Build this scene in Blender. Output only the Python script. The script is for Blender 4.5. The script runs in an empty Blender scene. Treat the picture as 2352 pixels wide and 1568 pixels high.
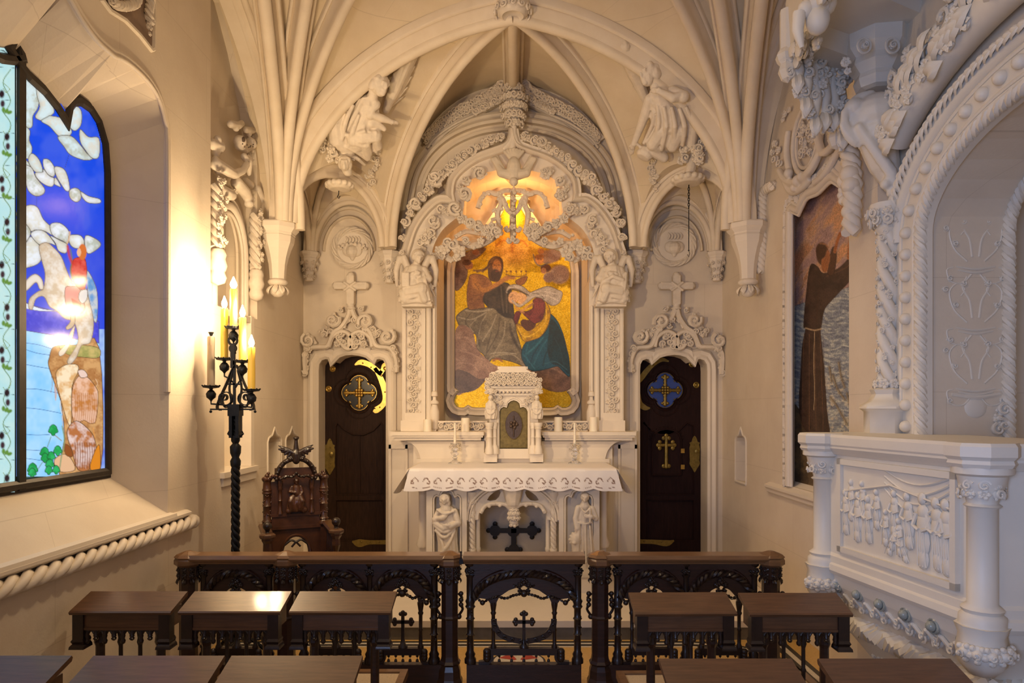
import bpy, bmesh, math, random
import numpy as np
from mathutils import Vector, Matrix, Quaternion
from mathutils.geometry import tessellate_polygon
PI = math.pi
F, CX, CY, H = 1568.0, 1178.0, 938.0, 1.77      # photo focal length, vanishing point, camera height
WX = 2.24                                        # half width of the chapel
BD = 7.3                                         # distance of the back wall
SC = bpy.context.scene
COL = SC.collection
V = Vector

def P(x, y, d):            # photo pixel at distance d
    return V(((x-CX)/F*d, d, H-(y-CY)/F*d))
def PW(x, y, X):           # photo pixel on the side-wall plane at X
    d = F*X/(x-CX)
    return V((X, d, H-(y-CY)/F*d))

# ---------------------------------------------------------------- mesh builder
class MB:
    def __init__(s): s.v=[]; s.f=[]; s.m=[]; s.sm=[]
    def add(s, vs, fs, mi=0, smooth=False):
        n=len(s.v); s.v += [tuple(v) for v in vs]
        for f in fs:
            s.f.append(tuple(i+n for i in f)); s.m.append(mi); s.sm.append(smooth)
    def join(s, o, mat=None):
        n=len(s.v)
        s.v += [tuple(mat@V(v)) for v in o.v] if mat is not None else o.v
        s.f += [tuple(i+n for i in f) for f in o.f]; s.m+=o.m; s.sm+=o.sm
    def box(s, lo, hi, mi=0, bev=0):
        x0,y0,z0=lo; x1,y1,z1=hi
        if x0>x1:x0,x1=x1,x0
        if y0>y1:y0,y1=y1,y0
        if z0>z1:z0,z1=z1,z0
        s.add([(x0,y0,z0),(x1,y0,z0),(x1,y1,z0),(x0,y1,z0),(x0,y0,z1),(x1,y0,z1),(x1,y1,z1),(x0,y1,z1)],
              [(0,3,2,1),(4,5,6,7),(0,1,5,4),(1,2,6,5),(2,3,7,6),(3,0,4,7)],mi)
    def boxc(s, c, sz, mi=0, rot=None):
        vs=[]; 
        for z in(-.5,.5):
            for x,y in((-.5,-.5),(.5,-.5),(.5,.5),(-.5,.5)):
                p=V((x*sz[0],y*sz[1],z*sz[2]))
                if rot is not None: p=rot@p
                vs.append(V(c)+p)
        s.add(vs,[(0,3,2,1),(4,5,6,7),(0,1,5,4),(1,2,6,5),(2,3,7,6),(3,0,4,7)],mi)
    def tube(s, pts, r, n=8, mi=0, cap=True, closed=False, smooth=True, ry=1.0, ref=None):
        pts=[V(p) for p in pts]; N=len(pts)
        if not hasattr(r,'__len__'): r=[r]*N
        vs=[]; up=None
        for i,p in enumerate(pts):
            if closed: t=pts[(i+1)%N]-pts[i-1]
            else: t=pts[min(i+1,N-1)]-pts[max(i-1,0)]
            if t.length<1e-9: t=V((0,0,1))
            t.normalize()
            if up is None:
                up=V(ref) if ref is not None else (V((0,0,1)) if abs(t.z)<.9 else V((0,1,0)))
            a=t.cross(up)
            if a.length<1e-6: a=t.cross(V((1,0.3,0.2)))
            a.normalize(); b=a.cross(t); up=b if ref is None else V(ref)
            for k in range(n):
                an=2*PI*k/n
                vs.append(p+a*math.cos(an)*r[i]+b*math.sin(an)*r[i]*ry)
        fs=[]
        for i in range(N if closed else N-1):
            for k in range(n):
                j=(i+1)%N
                fs.append((i*n+k,i*n+(k+1)%n,j*n+(k+1)%n,j*n+k))
        if cap and not closed:
            fs.append(tuple(range(n))[::-1]); fs.append(tuple((N-1)*n+k for k in range(n)))
        s.add(vs,fs,mi,smooth)
    def lathe(s, prof, c=(0,0,0), n=16, mi=0, rot=None, smooth=True, sx=1, sy=1, a0=0):
        vs=[]; fs=[]
        for r,z in prof:
            for k in range(n):
                a=2*PI*k/n+a0
                p=V((r*math.cos(a)*sx,r*math.sin(a)*sy,z))
                if rot is not None: p=rot@p
                vs.append(V(c)+p)
        for i in range(len(prof)-1):
            for k in range(n):
                fs.append((i*n+k,i*n+(k+1)%n,(i+1)*n+(k+1)%n,(i+1)*n+k))
        fs.append(tuple(range(n))[::-1]); fs.append(tuple((len(prof)-1)*n+k for k in range(n)))
        s.add(vs,fs,mi,smooth)
    def ball(s, c, r, n=10, m=6, mi=0, rot=None):
        if not hasattr(r,'__len__'): r=(r,r,r)
        vs=[]; fs=[]
        for i in range(1,m):
            th=PI*i/m
            for k in range(n):
                a=2*PI*k/n
                p=V((r[0]*math.sin(th)*math.cos(a),r[1]*math.sin(th)*math.sin(a),-r[2]*math.cos(th)))
                if rot is not None: p=rot@p
                vs.append(V(c)+p)
        b=V((0,0,-r[2])); t=V((0,0,r[2]))
        if rot is not None: b=rot@b; t=rot@t
        vs.append(V(c)+b); vs.append(V(c)+t)
        for i in range(m-2):
            for k in range(n): fs.append((i*n+k,i*n+(k+1)%n,(i+1)*n+(k+1)%n,(i+1)*n+k))
        nb=(m-1)*n
        for k in range(n):
            fs.append((nb,(k+1)%n,k)); fs.append((nb+1,(m-2)*n+k,(m-2)*n+(k+1)%n))
        s.add(vs,fs,mi,True)
    def plate(s, outer, holes, fn, thick, mi=0, back=True, smooth=False):
        """2-D polygon with holes extruded; fn(u,v,w) -> world, w 0 (front) .. thick"""
        loops=[outer]+list(holes)
        tri=tessellate_polygon([[V((p[0],p[1],0)) for p in L] for L in loops])
        flat=[p for L in loops for p in L]; n=len(flat)
        vs=[fn(p[0],p[1],0) for p in flat]+[fn(p[0],p[1],thick) for p in flat]
        A=V(vs[tri[0][1]])-V(vs[tri[0][0]]); B=V(vs[tri[0][2]])-V(vs[tri[0][0]])
        out=V(vs[0])-V(vs[n])
        fs=[]
        for t in tri:
            a,b,c=[V(vs[i]) for i in t]
            if (b-a).cross(c-a).dot(out)<0: t=(t[0],t[2],t[1])
            fs.append(tuple(t))
            if back: fs.append((t[0]+n,t[2]+n,t[1]+n))
        s.add(vs,fs,mi)
        o=0
        for L in loops:
            m=len(L)
            s.add([vs[o+i] for i in range(m)]+[vs[n+o+i] for i in range(m)],
                  [(i,(i+1)%m,m+(i+1)%m,m+i) for i in range(m)],mi,smooth)
            o+=m
    def sweep(s, pts, prof, nrm, closed=False, mi=0, smooth=True, cap=True, scale=None):
        """profile points (a,b): a across the path in its plane (right hand side), b along nrm."""
        pts=[V(p) for p in pts]; N=len(pts); vs=[]; m=len(prof)
        for i,p in enumerate(pts):
            nn=V(nrm[i]) if isinstance(nrm,list) else V(nrm)
            if closed: t1=(pts[i]-pts[i-1]); t2=(pts[(i+1)%N]-pts[i])
            else:
                t1=pts[i]-pts[i-1] if i>0 else pts[1]-pts[0]
                t2=pts[i+1]-pts[i] if i<N-1 else pts[-1]-pts[-2]
            t1.normalize(); t2.normalize(); t=(t1+t2)
            if t.length<1e-6: t=t1
            t.normalize(); nn=(nn-t*nn.dot(t)).normalized(); a=t.cross(nn).normalized()
            k=1/max(.45,math.sqrt(max(0,(1+t1.dot(t2))/2)))
            sc=scale[i] if scale else 1
            for (x,y) in prof: vs.append(p+a*x*k*sc+nn*y*sc)
        fs=[]
        for i in range(N if closed else N-1):
            j=(i+1)%N
            for k in range(m):
                fs.append((i*m+k,i*m+(k+1)%m,j*m+(k+1)%m,j*m+k))
        if cap and not closed:
            fs.append(tuple(range(m))[::-1]); fs.append(tuple((N-1)*m+k for k in range(m)))
        s.add(vs,fs,mi,smooth)
    def loft(s, rings, mi=0, smooth=True, cap=True, closed=True):
        m=len(rings[0]); vs=[p for r in rings for p in r]; fs=[]
        for i in range(len(rings)-1):
            for k in range(m if closed else m-1):
                fs.append((i*m+k,i*m+(k+1)%m,(i+1)*m+(k+1)%m,(i+1)*m+k))
        if cap and closed:
            fs.append(tuple(range(m))[::-1]); fs.append(tuple((len(rings)-1)*m+k for k in range(m)))
        s.add(vs,fs,mi,smooth)
    def bounds(s):
        a=np.array(s.v); return a.min(0),a.max(0)
    def build(s, name, mat, parent=None, world=True, loc=None, ang=52, recalc=True):
        me=bpy.data.meshes.new(name)
        if parent is not None: off=ABS.get(parent.name,V((0,0,0))) if world else V((0,0,0))
        else:
            if loc is None:
                lo,hi=s.bounds(); loc=V(((lo[0]+hi[0])/2,(lo[1]+hi[1])/2,lo[2]))
            off=V(loc)
        me.from_pydata([(v[0]-off.x,v[1]-off.y,v[2]-off.z) for v in s.v],[],s.f)
        mats=mat if isinstance(mat,(list,tuple)) else [mat]
        for m in mats: me.materials.append(m)
        me.polygons.foreach_set('material_index',s.m)
        me.polygons.foreach_set('use_smooth',s.sm)
        if recalc:
            bm=bmesh.new(); bm.from_mesh(me)
            bmesh.ops.recalc_face_normals(bm,faces=bm.faces); bm.to_mesh(me); bm.free()
        me.update()
        if any(s.sm): me.set_sharp_from_angle(angle=math.radians(ang))
        o=bpy.data.objects.new(name,me); COL.objects.link(o)
        if parent is not None:
            o.parent=parent; ABS[o.name]=off.copy()
        else:
            o.location=off; ABS[o.name]=off.copy()
        return o
ABS={}
def tag(o,label=None,cat=None,group=None,kind=None):
    if label: o['label']=label
    if cat: o['category']=cat
    if group: o['group']=group
    if kind: o['kind']=kind
    return o
def thing(name,loc,label,cat,group=None,kind=None,rz=0):
    o=bpy.data.objects.new(name,None); COL.objects.link(o)
    o.location=loc; o.rotation_euler=(0,0,rz); o.empty_display_size=.1
    ABS[o.name]=V(loc); tag(o,label,cat,group,kind); return o
def struct(name,mb,mat,label=None):
    o=mb.build(name,mat); o['kind']='structure'
    if label: o['label']=label
    return o
def children(o): return [c for c in bpy.data.objects if c.parent==o]
def copy_tree(o,parent=None):
    kids=[c for c in ALLKIDS.get(o.name,[])] if o.name in ALLKIDS else children(o)
    c=o.copy(); COL.objects.link(c); c.parent=parent
    for k in kids: copy_tree(k,c)
    return c
ALLKIDS={}
def voxel(o,size,smooth=2,dec=0):
    m=o.modifiers.new('Remesh','REMESH'); m.mode='VOXEL'; m.voxel_size=size; m.use_smooth_shade=True
    if smooth:
        q=o.modifiers.new('Smooth','SMOOTH'); q.factor=.5; q.iterations=smooth
    return o
def bsplit(mb,name,mat,parent,x0=0,**k):
    """build the left and right halves of a symmetric pair as two objects"""
    out=[]
    for sg in(-1,1):
        m=MB(); mp={}
        for f,mi,sm in zip(mb.f,mb.m,mb.sm):
            if (sum(mb.v[i][0] for i in f)/len(f)-x0)*sg>0:
                m.f.append(tuple(mp.setdefault(i,len(mp)) for i in f)); m.m.append(mi); m.sm.append(sm)
        m.v=[mb.v[i] for i in mp]
        if m.f: out.append(m.build(name,mat,parent,**k))
    return out
# ---------------------------------------------------------------- curve helpers
def lerp(a,b,t): return a+(b-a)*t
def resample(pts,n):
    pts=[V(p) for p in pts]; L=[0]
    for i in range(1,len(pts)): L.append(L[-1]+(pts[i]-pts[i-1]).length)
    out=[]; k=0
    for i in range(n):
        s=L[-1]*i/(n-1)
        while k<len(L)-2 and L[k+1]<s: k+=1
        t=(s-L[k])/max(1e-9,L[k+1]-L[k]); out.append(pts[k].lerp(pts[k+1],min(1,t)))
    return out
def smooth_curve(pts,sub=6,closed=False):
    """Catmull-Rom through tuples of any dimension"""
    pts=[np.array(p,float) for p in pts]; N=len(pts); out=[]
    rng=range(N) if closed else range(N-1)
    for i in rng:
        p1=pts[i]; p2=pts[(i+1)%N]
        p0=pts[i-1] if (closed or i>0) else 2*p1-p2
        p3=pts[(i+2)%N] if (closed or i<N-2) else 2*p2-p1
        for k in range(sub):
            t=k/sub
            out.append(.5*((2*p1)+(-p0+p2)*t+(2*p0-5*p1+4*p2-p3)*t*t+(-p0+3*p1-3*p2+p3)*t**3))
    if not closed: out.append(pts[-1])
    return [tuple(float(c) for c in p) for p in out]
def arc(cx,cy,r,a0,a1,n=12,ry=None):
    ry=r if ry is None else ry
    return [(cx+r*math.cos(math.radians(lerp(a0,a1,i/n))),cy+ry*math.sin(math.radians(lerp(a0,a1,i/n)))) for i in range(n+1)]
def frame(u,v):
    u=V(u).normalized(); v=V(v).normalized(); n=u.cross(v).normalized(); return u,v,n
# ---------------------------------------------------------------- carved stonework
def curl(mb,c,u,v,n,r,turn=1.4,sgn=1,a0=0,th=.2,segs=12,k=5):
    """scroll: a spiral roll with a bead at the middle"""
    pts=[];rr=[]
    for i in range(segs+1):
        t=i/segs; a=a0+sgn*t*turn*2*PI; q=r*(1-.82*t)
        pts.append(V(c)+u*math.cos(a)*q+v*math.sin(a)*q+n*(r*.12+r*.42*t)); rr.append(r*th*(1-.35*t))
    mb.tube(pts,rr,k)
    mb.ball(pts[-1],r*.2,6,4)
def leaf(mb,c,d,n,L,w,lift=.35,curlt=.5):
    """lobed leaf along d, rising from the ground along n and curling back at the tip"""
    d=V(d).normalized(); n=V(n).normalized(); s=d.cross(n).normalized()
    rings=[]
    for i in range(6):
        t=i/5
        ww=w*(math.sin(PI*min(1,t*.86+.14))**.6)*(1+.22*math.sin(t*15))
        h=L*lift*math.sin(t*PI*.8)
        p=V(c)+d*L*(t-.12*curlt*t*t)+n*h
        a=t*1.6*curlt
        nn=(n*math.cos(a)-d*math.sin(a))
        rings.append([p-s*ww*.5+nn*0,p-s*ww*.28+nn*w*.22,p+nn*w*.08,p+s*ww*.28+nn*w*.22,p+s*ww*.5,p-nn*w*.18])
    mb.loft(rings)
def bunch(mb,c,u,v,n,r,rng,kind=None):
    """one carved knot of foliage of radius r"""
    c=V(c); kind=kind or rng.choice('cclb')
    rt=Matrix((u,v,n)).transposed()
    mb.ball(c,(r*.8,r*.8,r*.34),8,5,rot=rt)
    if kind=='c':
        curl(mb,c+n*r*.36,u,v,n,r*.88,1.25,rng.choice((-1,1)),rng.random()*6,.28)
        for i in range(3):
            a=rng.random()*2*PI; d=u*math.cos(a)+v*math.sin(a)
            leaf(mb,c+d*r*.4,d,n,r*.7,r*.5)
    elif kind=='l':
        a0=rng.random()*6
        for i in range(5):
            a=a0+i*2*PI/5+rng.random()*.3; d=u*math.cos(a)+v*math.sin(a)
            leaf(mb,c,d,n,r*1.05,r*.62,.45,.7)
        mb.ball(c+n*r*.3,r*.24,6,4)
    else:
        mb.ball(c+n*r*.1,(r*.55,r*.55,r*.5),8,5)
        a0=rng.random()*6
        for i in range(5):
            a=a0+i*2*PI/5; d=u*math.cos(a)+v*math.sin(a)
            mb.ball(c+d*r*.62+n*r*.15,r*.3,6,4)
        curl(mb,c+n*r*.55,u,v,n,r*.34,1.0,1,a0,.3,7)
def garland(mb,pts,w,n,rng,step=.75,jit=.25,base=True,kinds='cclb'):
    """foliage along a path; w = width (number or function of 0..1)"""
    pts=[V(p) for p in pts]
    Ls=sum((pts[i+1]-pts[i]).length for i in range(len(pts)-1)); W=w if callable(w) else (lambda t:w)
    s=0; nn=V(n).normalized()
    rs=resample(pts,200)
    while s<Ls:
        t=s/Ls; i=min(198,int(t*199)); p=rs[i]; tg=(rs[i+1]-rs[i]).normalized(); sd=tg.cross(nn).normalized()
        ww=W(t); k=max(1,round(ww/ (0.075 if ww>.1 else 10)))
        rr=ww/2/k if k>1 else ww/2
        for j in range(k):
            off=((j+.5)/k-.5)*ww
            c=p+sd*(off+rng.uniform(-jit,jit)*rr)+tg*rng.uniform(-jit,jit)*rr
            bunch(mb,c,tg,sd,nn,rr*rng.uniform(.95,1.25),rng,rng.choice(kinds))
        s+=rr*2*step
    if base: mb.tube(resample(pts,24),W(.5)*.22,6)
def rope(mb,pts,r,turns_per=6.0,strands=3,n=5,mi=0,k=None,closed=False):
    """twisted rope"""
    pts=[V(p) for p in pts]; L=sum((pts[i+1]-pts[i]).length for i in range(len(pts)-1))
    N=k or max(8,int(L/(r*.55))); rs=resample(pts,N+1)
    tg=[(rs[min(i+1,N)]-rs[max(i-1,0)]).normalized() for i in range(N+1)]
    up=V((0,0,1)) if abs(tg[0].z)<.8 else V((0,1,0)); fr=[]
    for t in tg:
        a=t.cross(up).normalized(); b=a.cross(t); up=b; fr.append((a,b))
    tw=L/(r*turns_per)
    for s in range(strands):
        q=[]
        for i in range(N+1):
            an=2*PI*(s/strands+i/N*tw); q.append(rs[i]+(fr[i][0]*math.cos(an)+fr[i][1]*math.sin(an))*r*.56)
        mb.tube(q,r*.52,n,mi)
    return mb
# ---------------------------------------------------------------- materials
def mat(name,col,rough=.6,metal=0,var=.0,vs=6.0,bump=0,bs=30.0,col2=None,stretch=(1,1,1),spec=.5,coat=0,bdist=.01,**kw):
    m=bpy.data.materials.new(name); m.use_nodes=True; nt=m.node_tree; b=nt.nodes['Principled BSDF']
    b.inputs['Base Color'].default_value=(*col,1); b.inputs['Roughness'].default_value=rough
    b.inputs['Metallic'].default_value=metal; b.inputs['Specular IOR Level'].default_value=spec
    if coat: b.inputs['Coat Weight'].default_value=coat; b.inputs['Coat Roughness'].default_value=.12
    for k,v in kw.items(): b.inputs[k.replace('_',' ')].default_value=v
    L=nt.links.new
    if var or bump:
        tc=nt.nodes.new('ShaderNodeNewGeometry'); mp=nt.nodes.new('ShaderNodeMapping')
        mp.inputs['Scale'].default_value=stretch; L(tc.outputs['Position'],mp.inputs['Vector'])
    if var:
        n=nt.nodes.new('ShaderNodeTexNoise'); n.inputs['Scale'].default_value=vs; n.inputs['Detail'].default_value=5; n.inputs['Roughness'].default_value=.6
        L(mp.outputs[0],n.inputs['Vector'])
        r=nt.nodes.new('ShaderNodeMapRange'); r.inputs['From Min'].default_value=.3; r.inputs['From Max'].default_value=.7
        L(n.outputs['Fac'],r.inputs['Value'])
        mx=nt.nodes.new('ShaderNodeMix'); mx.data_type='RGBA'
        c2=col2 if col2 else tuple(c*(1-var) for c in col)
        mx.inputs['A'].default_value=(*c2,1); mx.inputs['B'].default_value=(*col,1)
        L(r.outputs[0],mx.inputs['Factor']); L(mx.outputs['Result'],b.inputs['Base Color'])
    if bump:
        n2=nt.nodes.new('ShaderNodeTexNoise'); n2.inputs['Scale'].default_value=bs; n2.inputs['Detail'].default_value=4
        L(mp.outputs[0],n2.inputs['Vector'])
        bp=nt.nodes.new('ShaderNodeBump'); bp.inputs['Strength'].default_value=bump; bp.inputs['Distance'].default_value=bdist
        L(n2.outputs['Fac'],bp.inputs['Height']); L(bp.outputs[0],b.inputs['Normal'])
    return m
def add_joints(m,w,h,amt=.12):
    """faint masonry joints in the plaster colour (box-ish mapping on position)"""
    nt=m.node_tree; b=nt.nodes['Principled BSDF']; L=nt.links.new
    g=nt.nodes.new('ShaderNodeNewGeometry'); sx=nt.nodes.new('ShaderNodeSeparateXYZ'); L(g.outputs['Position'],sx.inputs[0])
    ad=nt.nodes.new('ShaderNodeMath'); ad.operation='ADD'; L(sx.outputs['X'],ad.inputs[0]); L(sx.outputs['Y'],ad.inputs[1])
    cb=nt.nodes.new('ShaderNodeCombineXYZ'); L(ad.outputs[0],cb.inputs['X']); L(sx.outputs['Z'],cb.inputs['Y'])
    br=nt.nodes.new('ShaderNodeTexBrick'); br.inputs['Scale'].default_value=1; br.inputs['Mortar Size'].default_value=.0025
    br.inputs['Brick Width'].default_value=w; br.inputs['Row Height'].default_value=h; br.inputs['Mortar Smooth'].default_value=.5
    L(cb.outputs[0],br.inputs['Vector'])
    src=b.inputs['Base Color'].links[0].from_socket
    mx=nt.nodes.new('ShaderNodeMix'); mx.data_type='RGBA'; mx.blend_type='MULTIPLY'
    mu=nt.nodes.new('ShaderNodeMath'); mu.operation='MULTIPLY'; mu.inputs[1].default_value=amt; L(br.outputs['Fac'],mu.inputs[0])
    L(mu.outputs[0],mx.inputs['Factor']); L(src,mx.inputs['A']); mx.inputs['B'].default_value=(.35,.27,.2,1)
    L(mx.outputs['Result'],b.inputs['Base Color'])
def attr_mat(name,rough=.5,emit=0,var_rough=0,spec=.5,tess=0,metal=0,bump=.0,coat=0):
    """colour comes from the mesh's own colour attribute (mosaic, stained glass)"""
    m=bpy.data.materials.new(name); m.use_nodes=True; nt=m.node_tree; b=nt.nodes['Principled BSDF']; L=nt.links.new
    a=nt.nodes.new('ShaderNodeAttribute'); a.attribute_name='art'
    b.inputs['Roughness'].default_value=rough; b.inputs['Specular IOR Level'].default_value=spec
    src=a.outputs['Color']
    g=nt.nodes.new('ShaderNodeNewGeometry')
    if tess:
        vo=nt.nodes.new('ShaderNodeTexVoronoi'); vo.inputs['Scale'].default_value=tess; L(g.outputs['Position'],vo.inputs['Vector'])
        sp=nt.nodes.new('ShaderNodeSeparateColor'); L(vo.outputs['Color'],sp.inputs[0])
        mr=nt.nodes.new('ShaderNodeMapRange'); mr.inputs['To Min'].default_value=.72; mr.inputs['To Max'].default_value=1.22; L(sp.outputs[0],mr.inputs['Value'])
        mx=nt.nodes.new('ShaderNodeVectorMath'); mx.operation='SCALE'; L(src,mx.inputs[0]); L(mr.outputs[0],mx.inputs['Scale'])
        src=mx.outputs[0]
        bp=nt.nodes.new('ShaderNodeBump'); bp.inputs['Strength'].default_value=.5; bp.inputs['Distance'].default_value=.002
        L(sp.outputs[1],bp.inputs['Height']); L(bp.outputs[0],b.inputs['Normal'])
        # gold tesserae (high red, low blue) shine like metal
        s2=nt.nodes.new('ShaderNodeSeparateColor'); L(a.outputs['Color'],s2.inputs[0])
        d=nt.nodes.new('ShaderNodeMath'); d.operation='SUBTRACT'; L(s2.outputs[0],d.inputs[0]); L(s2.outputs[2],d.inputs[1])
        r2=nt.nodes.new('ShaderNodeMapRange'); r2.inputs['From Min'].default_value=.32; r2.inputs['From Max'].default_value=.45; r2.inputs['To Max'].default_value=.75
        L(d.outputs[0],r2.inputs['Value']); L(r2.outputs[0],b.inputs['Metallic'])
    if not emit: L(src,b.inputs['Base Color'])
    if emit:
        vm=nt.nodes.new('ShaderNodeVectorMath'); vm.operation='SCALE'; vm.inputs['Scale'].default_value=.15; L(src,vm.inputs[0]); L(vm.outputs[0],b.inputs['Base Color'])
        L(src,b.inputs['Emission Color']); b.inputs['Emission Strength'].default_value=emit
    if coat: b.inputs['Coat Weight'].default_value=coat; b.inputs['Coat Roughness'].default_value=.08
    if bump:
        n2=nt.nodes.new('ShaderNodeTexNoise'); n2.inputs['Scale'].default_value=25; L(g.outputs['Position'],n2.inputs['Vector'])
        bp=nt.nodes.new('ShaderNodeBump'); bp.inputs['Strength'].default_value=bump; bp.inputs['Distance'].default_value=.004
        L(n2.outputs['Fac'],bp.inputs['Height']); L(bp.outputs[0],b.inputs['Normal'])
    return m
def emis(name,col,s):
    m=bpy.data.materials.new(name); m.use_nodes=True; b=m.node_tree.nodes['Principled BSDF']
    b.inputs['Base Color'].default_value=(*col,1); b.inputs['Emission Color'].default_value=(*col,1); b.inputs['Emission Strength'].default_value=s
    return m
STONE=(.73,.635,.505)
M={}
M['wall']=mat('wall_plaster',STONE,.75,0,.10,2.2,.10,60,col2=(.655,.555,.43)); add_joints(M['wall'],1.1,.62,.22)
M['vault']=mat('vault_stone',(.71,.60,.435),.8,0,.14,2.5,.10,60,col2=(.63,.515,.35)); add_joints(M['vault'],.9,.55,.2)
M['rib']=mat('rib_stone',(.75,.65,.51),.7,0,.12,4,.06,60,col2=(.68,.57,.42))
M['carve']=mat('carved_stone',(.75,.655,.53),.72,0,.14,14,.12,70)
M['carve2']=mat('carved_stone_warm',(.74,.64,.50),.75,0,.18,10,.15,60)
M['smooth']=mat('dressed_stone',(.76,.67,.55),.6,0,.06,3,.03,60)
M['pulpit']=mat('pulpit_stone',(.75,.695,.60),.5,0,.07,3,.03,60)
M['wood']=mat('dark_oak',(.036,.012,.008),.38,0,.55,9,.25,40,stretch=(1,1,9),coat=.25,bdist=.003)
M['carvedwood']=mat('carved_dark_oak',(.024,.011,.008),.36,0,.5,25,.3,60,coat=.25,bdist=.003)
M['top']=mat('desk_top_oak',(.125,.056,.024),.42,0,.45,5,.12,30,stretch=(1.4,14,14),coat=.25,bdist=.002)
M['rail_top']=mat('rail_cap_oak',(.21,.105,.045),.35,0,.35,5,.1,30,stretch=(1.4,14,14),coat=.3,bdist=.002)
M['door']=mat('door_oak',(.036,.016,.009),.62,0,.55,6,.3,30,spec=.15,stretch=(10,10,1),bdist=.003)
M['door_dark']=mat('door_mahogany',(.022,.007,.006),.62,0,.5,6,.3,30,spec=.15,stretch=(10,10,1),bdist=.003)
M['throne']=mat('throne_oak',(.085,.030,.013),.36,0,.5,12,.25,40,coat=.3,bdist=.003)
M['iron']=mat('wrought_iron',(.018,.020,.024),.45,.6,.3,20,.3,60,bdist=.002)
M['brass']=mat('brass',(.62,.40,.10),.35,.9,.35,30,.2,80,bdist=.002)
M['olbrass']=mat('aged_brass',(.30,.215,.06),.42,.85,.35,30,.2,80,bdist=.002)
M['gilt']=mat('gilt_door',(.22,.155,.045),.45,.6,.45,35,.5,90,bdist=.002)
M['bronze']=mat('dark_bronze',(.10,.065,.045),.4,.7,.3,40,.4,90,bdist=.002)
M['cloth']=mat('white_linen',(.80,.76,.74),.85,0,.05,8,.15,300,bdist=.001)
M['lace']=mat('lace_holes',(.16,.09,.07),.9)
M['wax']=mat('ivory_wax',(.82,.74,.60),.5,Subsurface_Weight=.15)
M['amber']=mat('amber_wax',(.80,.52,.07),.5)
M['grey_wax']=mat('unlit_sleeve',(.30,.24,.17),.6)
M['bulb']=emis('lit_bulb',(1,.82,.5),45)
M['glow']=emis('niche_lamp_bulb',(1,.6,.22),14)
M['deadbulb']=mat('unlit_bulb',(.35,.3,.27),.25)
M['lead']=mat('window_iron',(.040,.030,.022),.5,.3,.4,20,.2,50,bdist=.002)
M['dark']=mat('black_cross_wood',(.018,.012,.011),.5,0,.3,20,.3,60,bdist=.002)
M['glassq']=mat('cut_glass',(.9,.9,.9),.05,0); 
b_=M['glassq'].node_tree.nodes['Principled BSDF']; b_.inputs['Transmission Weight'].default_value=.9
M['blue']=mat('blue_glass',(.03,.07,.30),.15)
M['black_glass']=mat('dark_quatrefoil_glass',(.015,.02,.025),.2)
M['gold_line']=mat('gilt_moulding',(.45,.28,.05),.35,.8,.3,40)
M['cane']=mat('woven_cane',(.55,.42,.27),.7,0,.3,120)
M['floorgold']=mat('ochre_terrazzo',(.66,.42,.14),.3,0,.25,60,.05,60)
M['floordark']=mat('black_tesserae',(.03,.027,.025),.4,0,.3,80)
M['floorwhite']=mat('white_tesserae',(.70,.63,.52),.4,0,.2,80)
M['floorred']=mat('red_tesserae',(.42,.05,.03),.4)
M['stepshade']=mat('shaded_step_riser',(.20,.18,.15),.5,0,.3,12)  # riser coloured dark grey for the shade below the tread
M['nave']=mat('nave_floor',(.30,.20,.11),.4,0,.3,12)
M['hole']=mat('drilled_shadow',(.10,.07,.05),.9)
M['gem']=mat('grey_green_marble',(.36,.38,.34),.25,0,.3,30)
M['spandrel']=mat('dark_red_marble',(.30,.21,.15),.6,0,.2,12)  # mottled dark brown for the spandrel field
# ---------------------------------------------------------------- camera
cam=bpy.data.cameras.new('camera'); co=bpy.data.objects.new('camera',cam); COL.objects.link(co)
co.location=(0,0,H); co.rotation_euler=(PI/2,0,0); cam.lens=24; cam.sensor_width=36; cam.sensor_fit='HORIZONTAL'
cam.shift_x=(1176-CX)/2352; cam.shift_y=(CY-784)/2352; cam.clip_start=.05
SC.camera=co
# ---------------------------------------------------------------- walls
def inset2(pts,off):
    """offset an open 2-D outline sideways"""
    out=[];n=len(pts)
    for i in range(n):
        a=V(pts[max(i-1,0)]);b=V(pts[min(i+1,n-1)]);d=(b-a); d=d.normalized() if d.length>0 else V((0,1))
        out.append((pts[i][0]+d.y*off,pts[i][1]-d.x*off))
    return out
def side(pts,X):         # photo pixels -> (d,z) on a side plane
    return [(PW(x,y,X).y,PW(x,y,X).z) for x,y in pts]
WOUT=[(385,1178),(388,900),(388,600),(388,330),(383,280),(368,225),(345,185),(318,155),(292,133),(270,120),(262,118),(250,108),(225,85),(195,45),(172,5),(158,-20),(145,-40)]
FOUT=[(245,1092),(244,900),(244,600),(243,400),(238,330),(222,275),(200,240),(175,222),(155,222),(145,235),(140,262),(125,238),(95,200),(60,168),(38,140),(22,115),(15,98)]
XF=-2.52; WC=3.43
wall_o=side(WOUT,-WX); fr_o=side(FOUT,XF)
wall_o[-1]=(WC,wall_o[-1][1]); fr_o[-1]=(WC,fr_o[-1][1])
def mir(o): return o+[(2*WC-d,z) for d,z in o[-2::-1]]
wall_loop=mir(wall_o); fr_loop=mir(fr_o)
BAY=(5.06,5.98,2.55)
bay_loop=[(BAY[0],2.55),(BAY[1],2.55),(BAY[1],3.9),(5.85,4.3),(5.6,4.68),(5.35,4.95),(BAY[0],5.05)]
def archloop(c,hw,z0,zs,h,n=8):
    return [(c-hw,z0),(c+hw,z0),(c+hw,zs)]+[(c+hw*math.cos(PI*i/(2*n)),zs+h*math.sin(PI*i/(2*n))) for i in range(1,2*n)]+[(c-hw,zs)]
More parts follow.
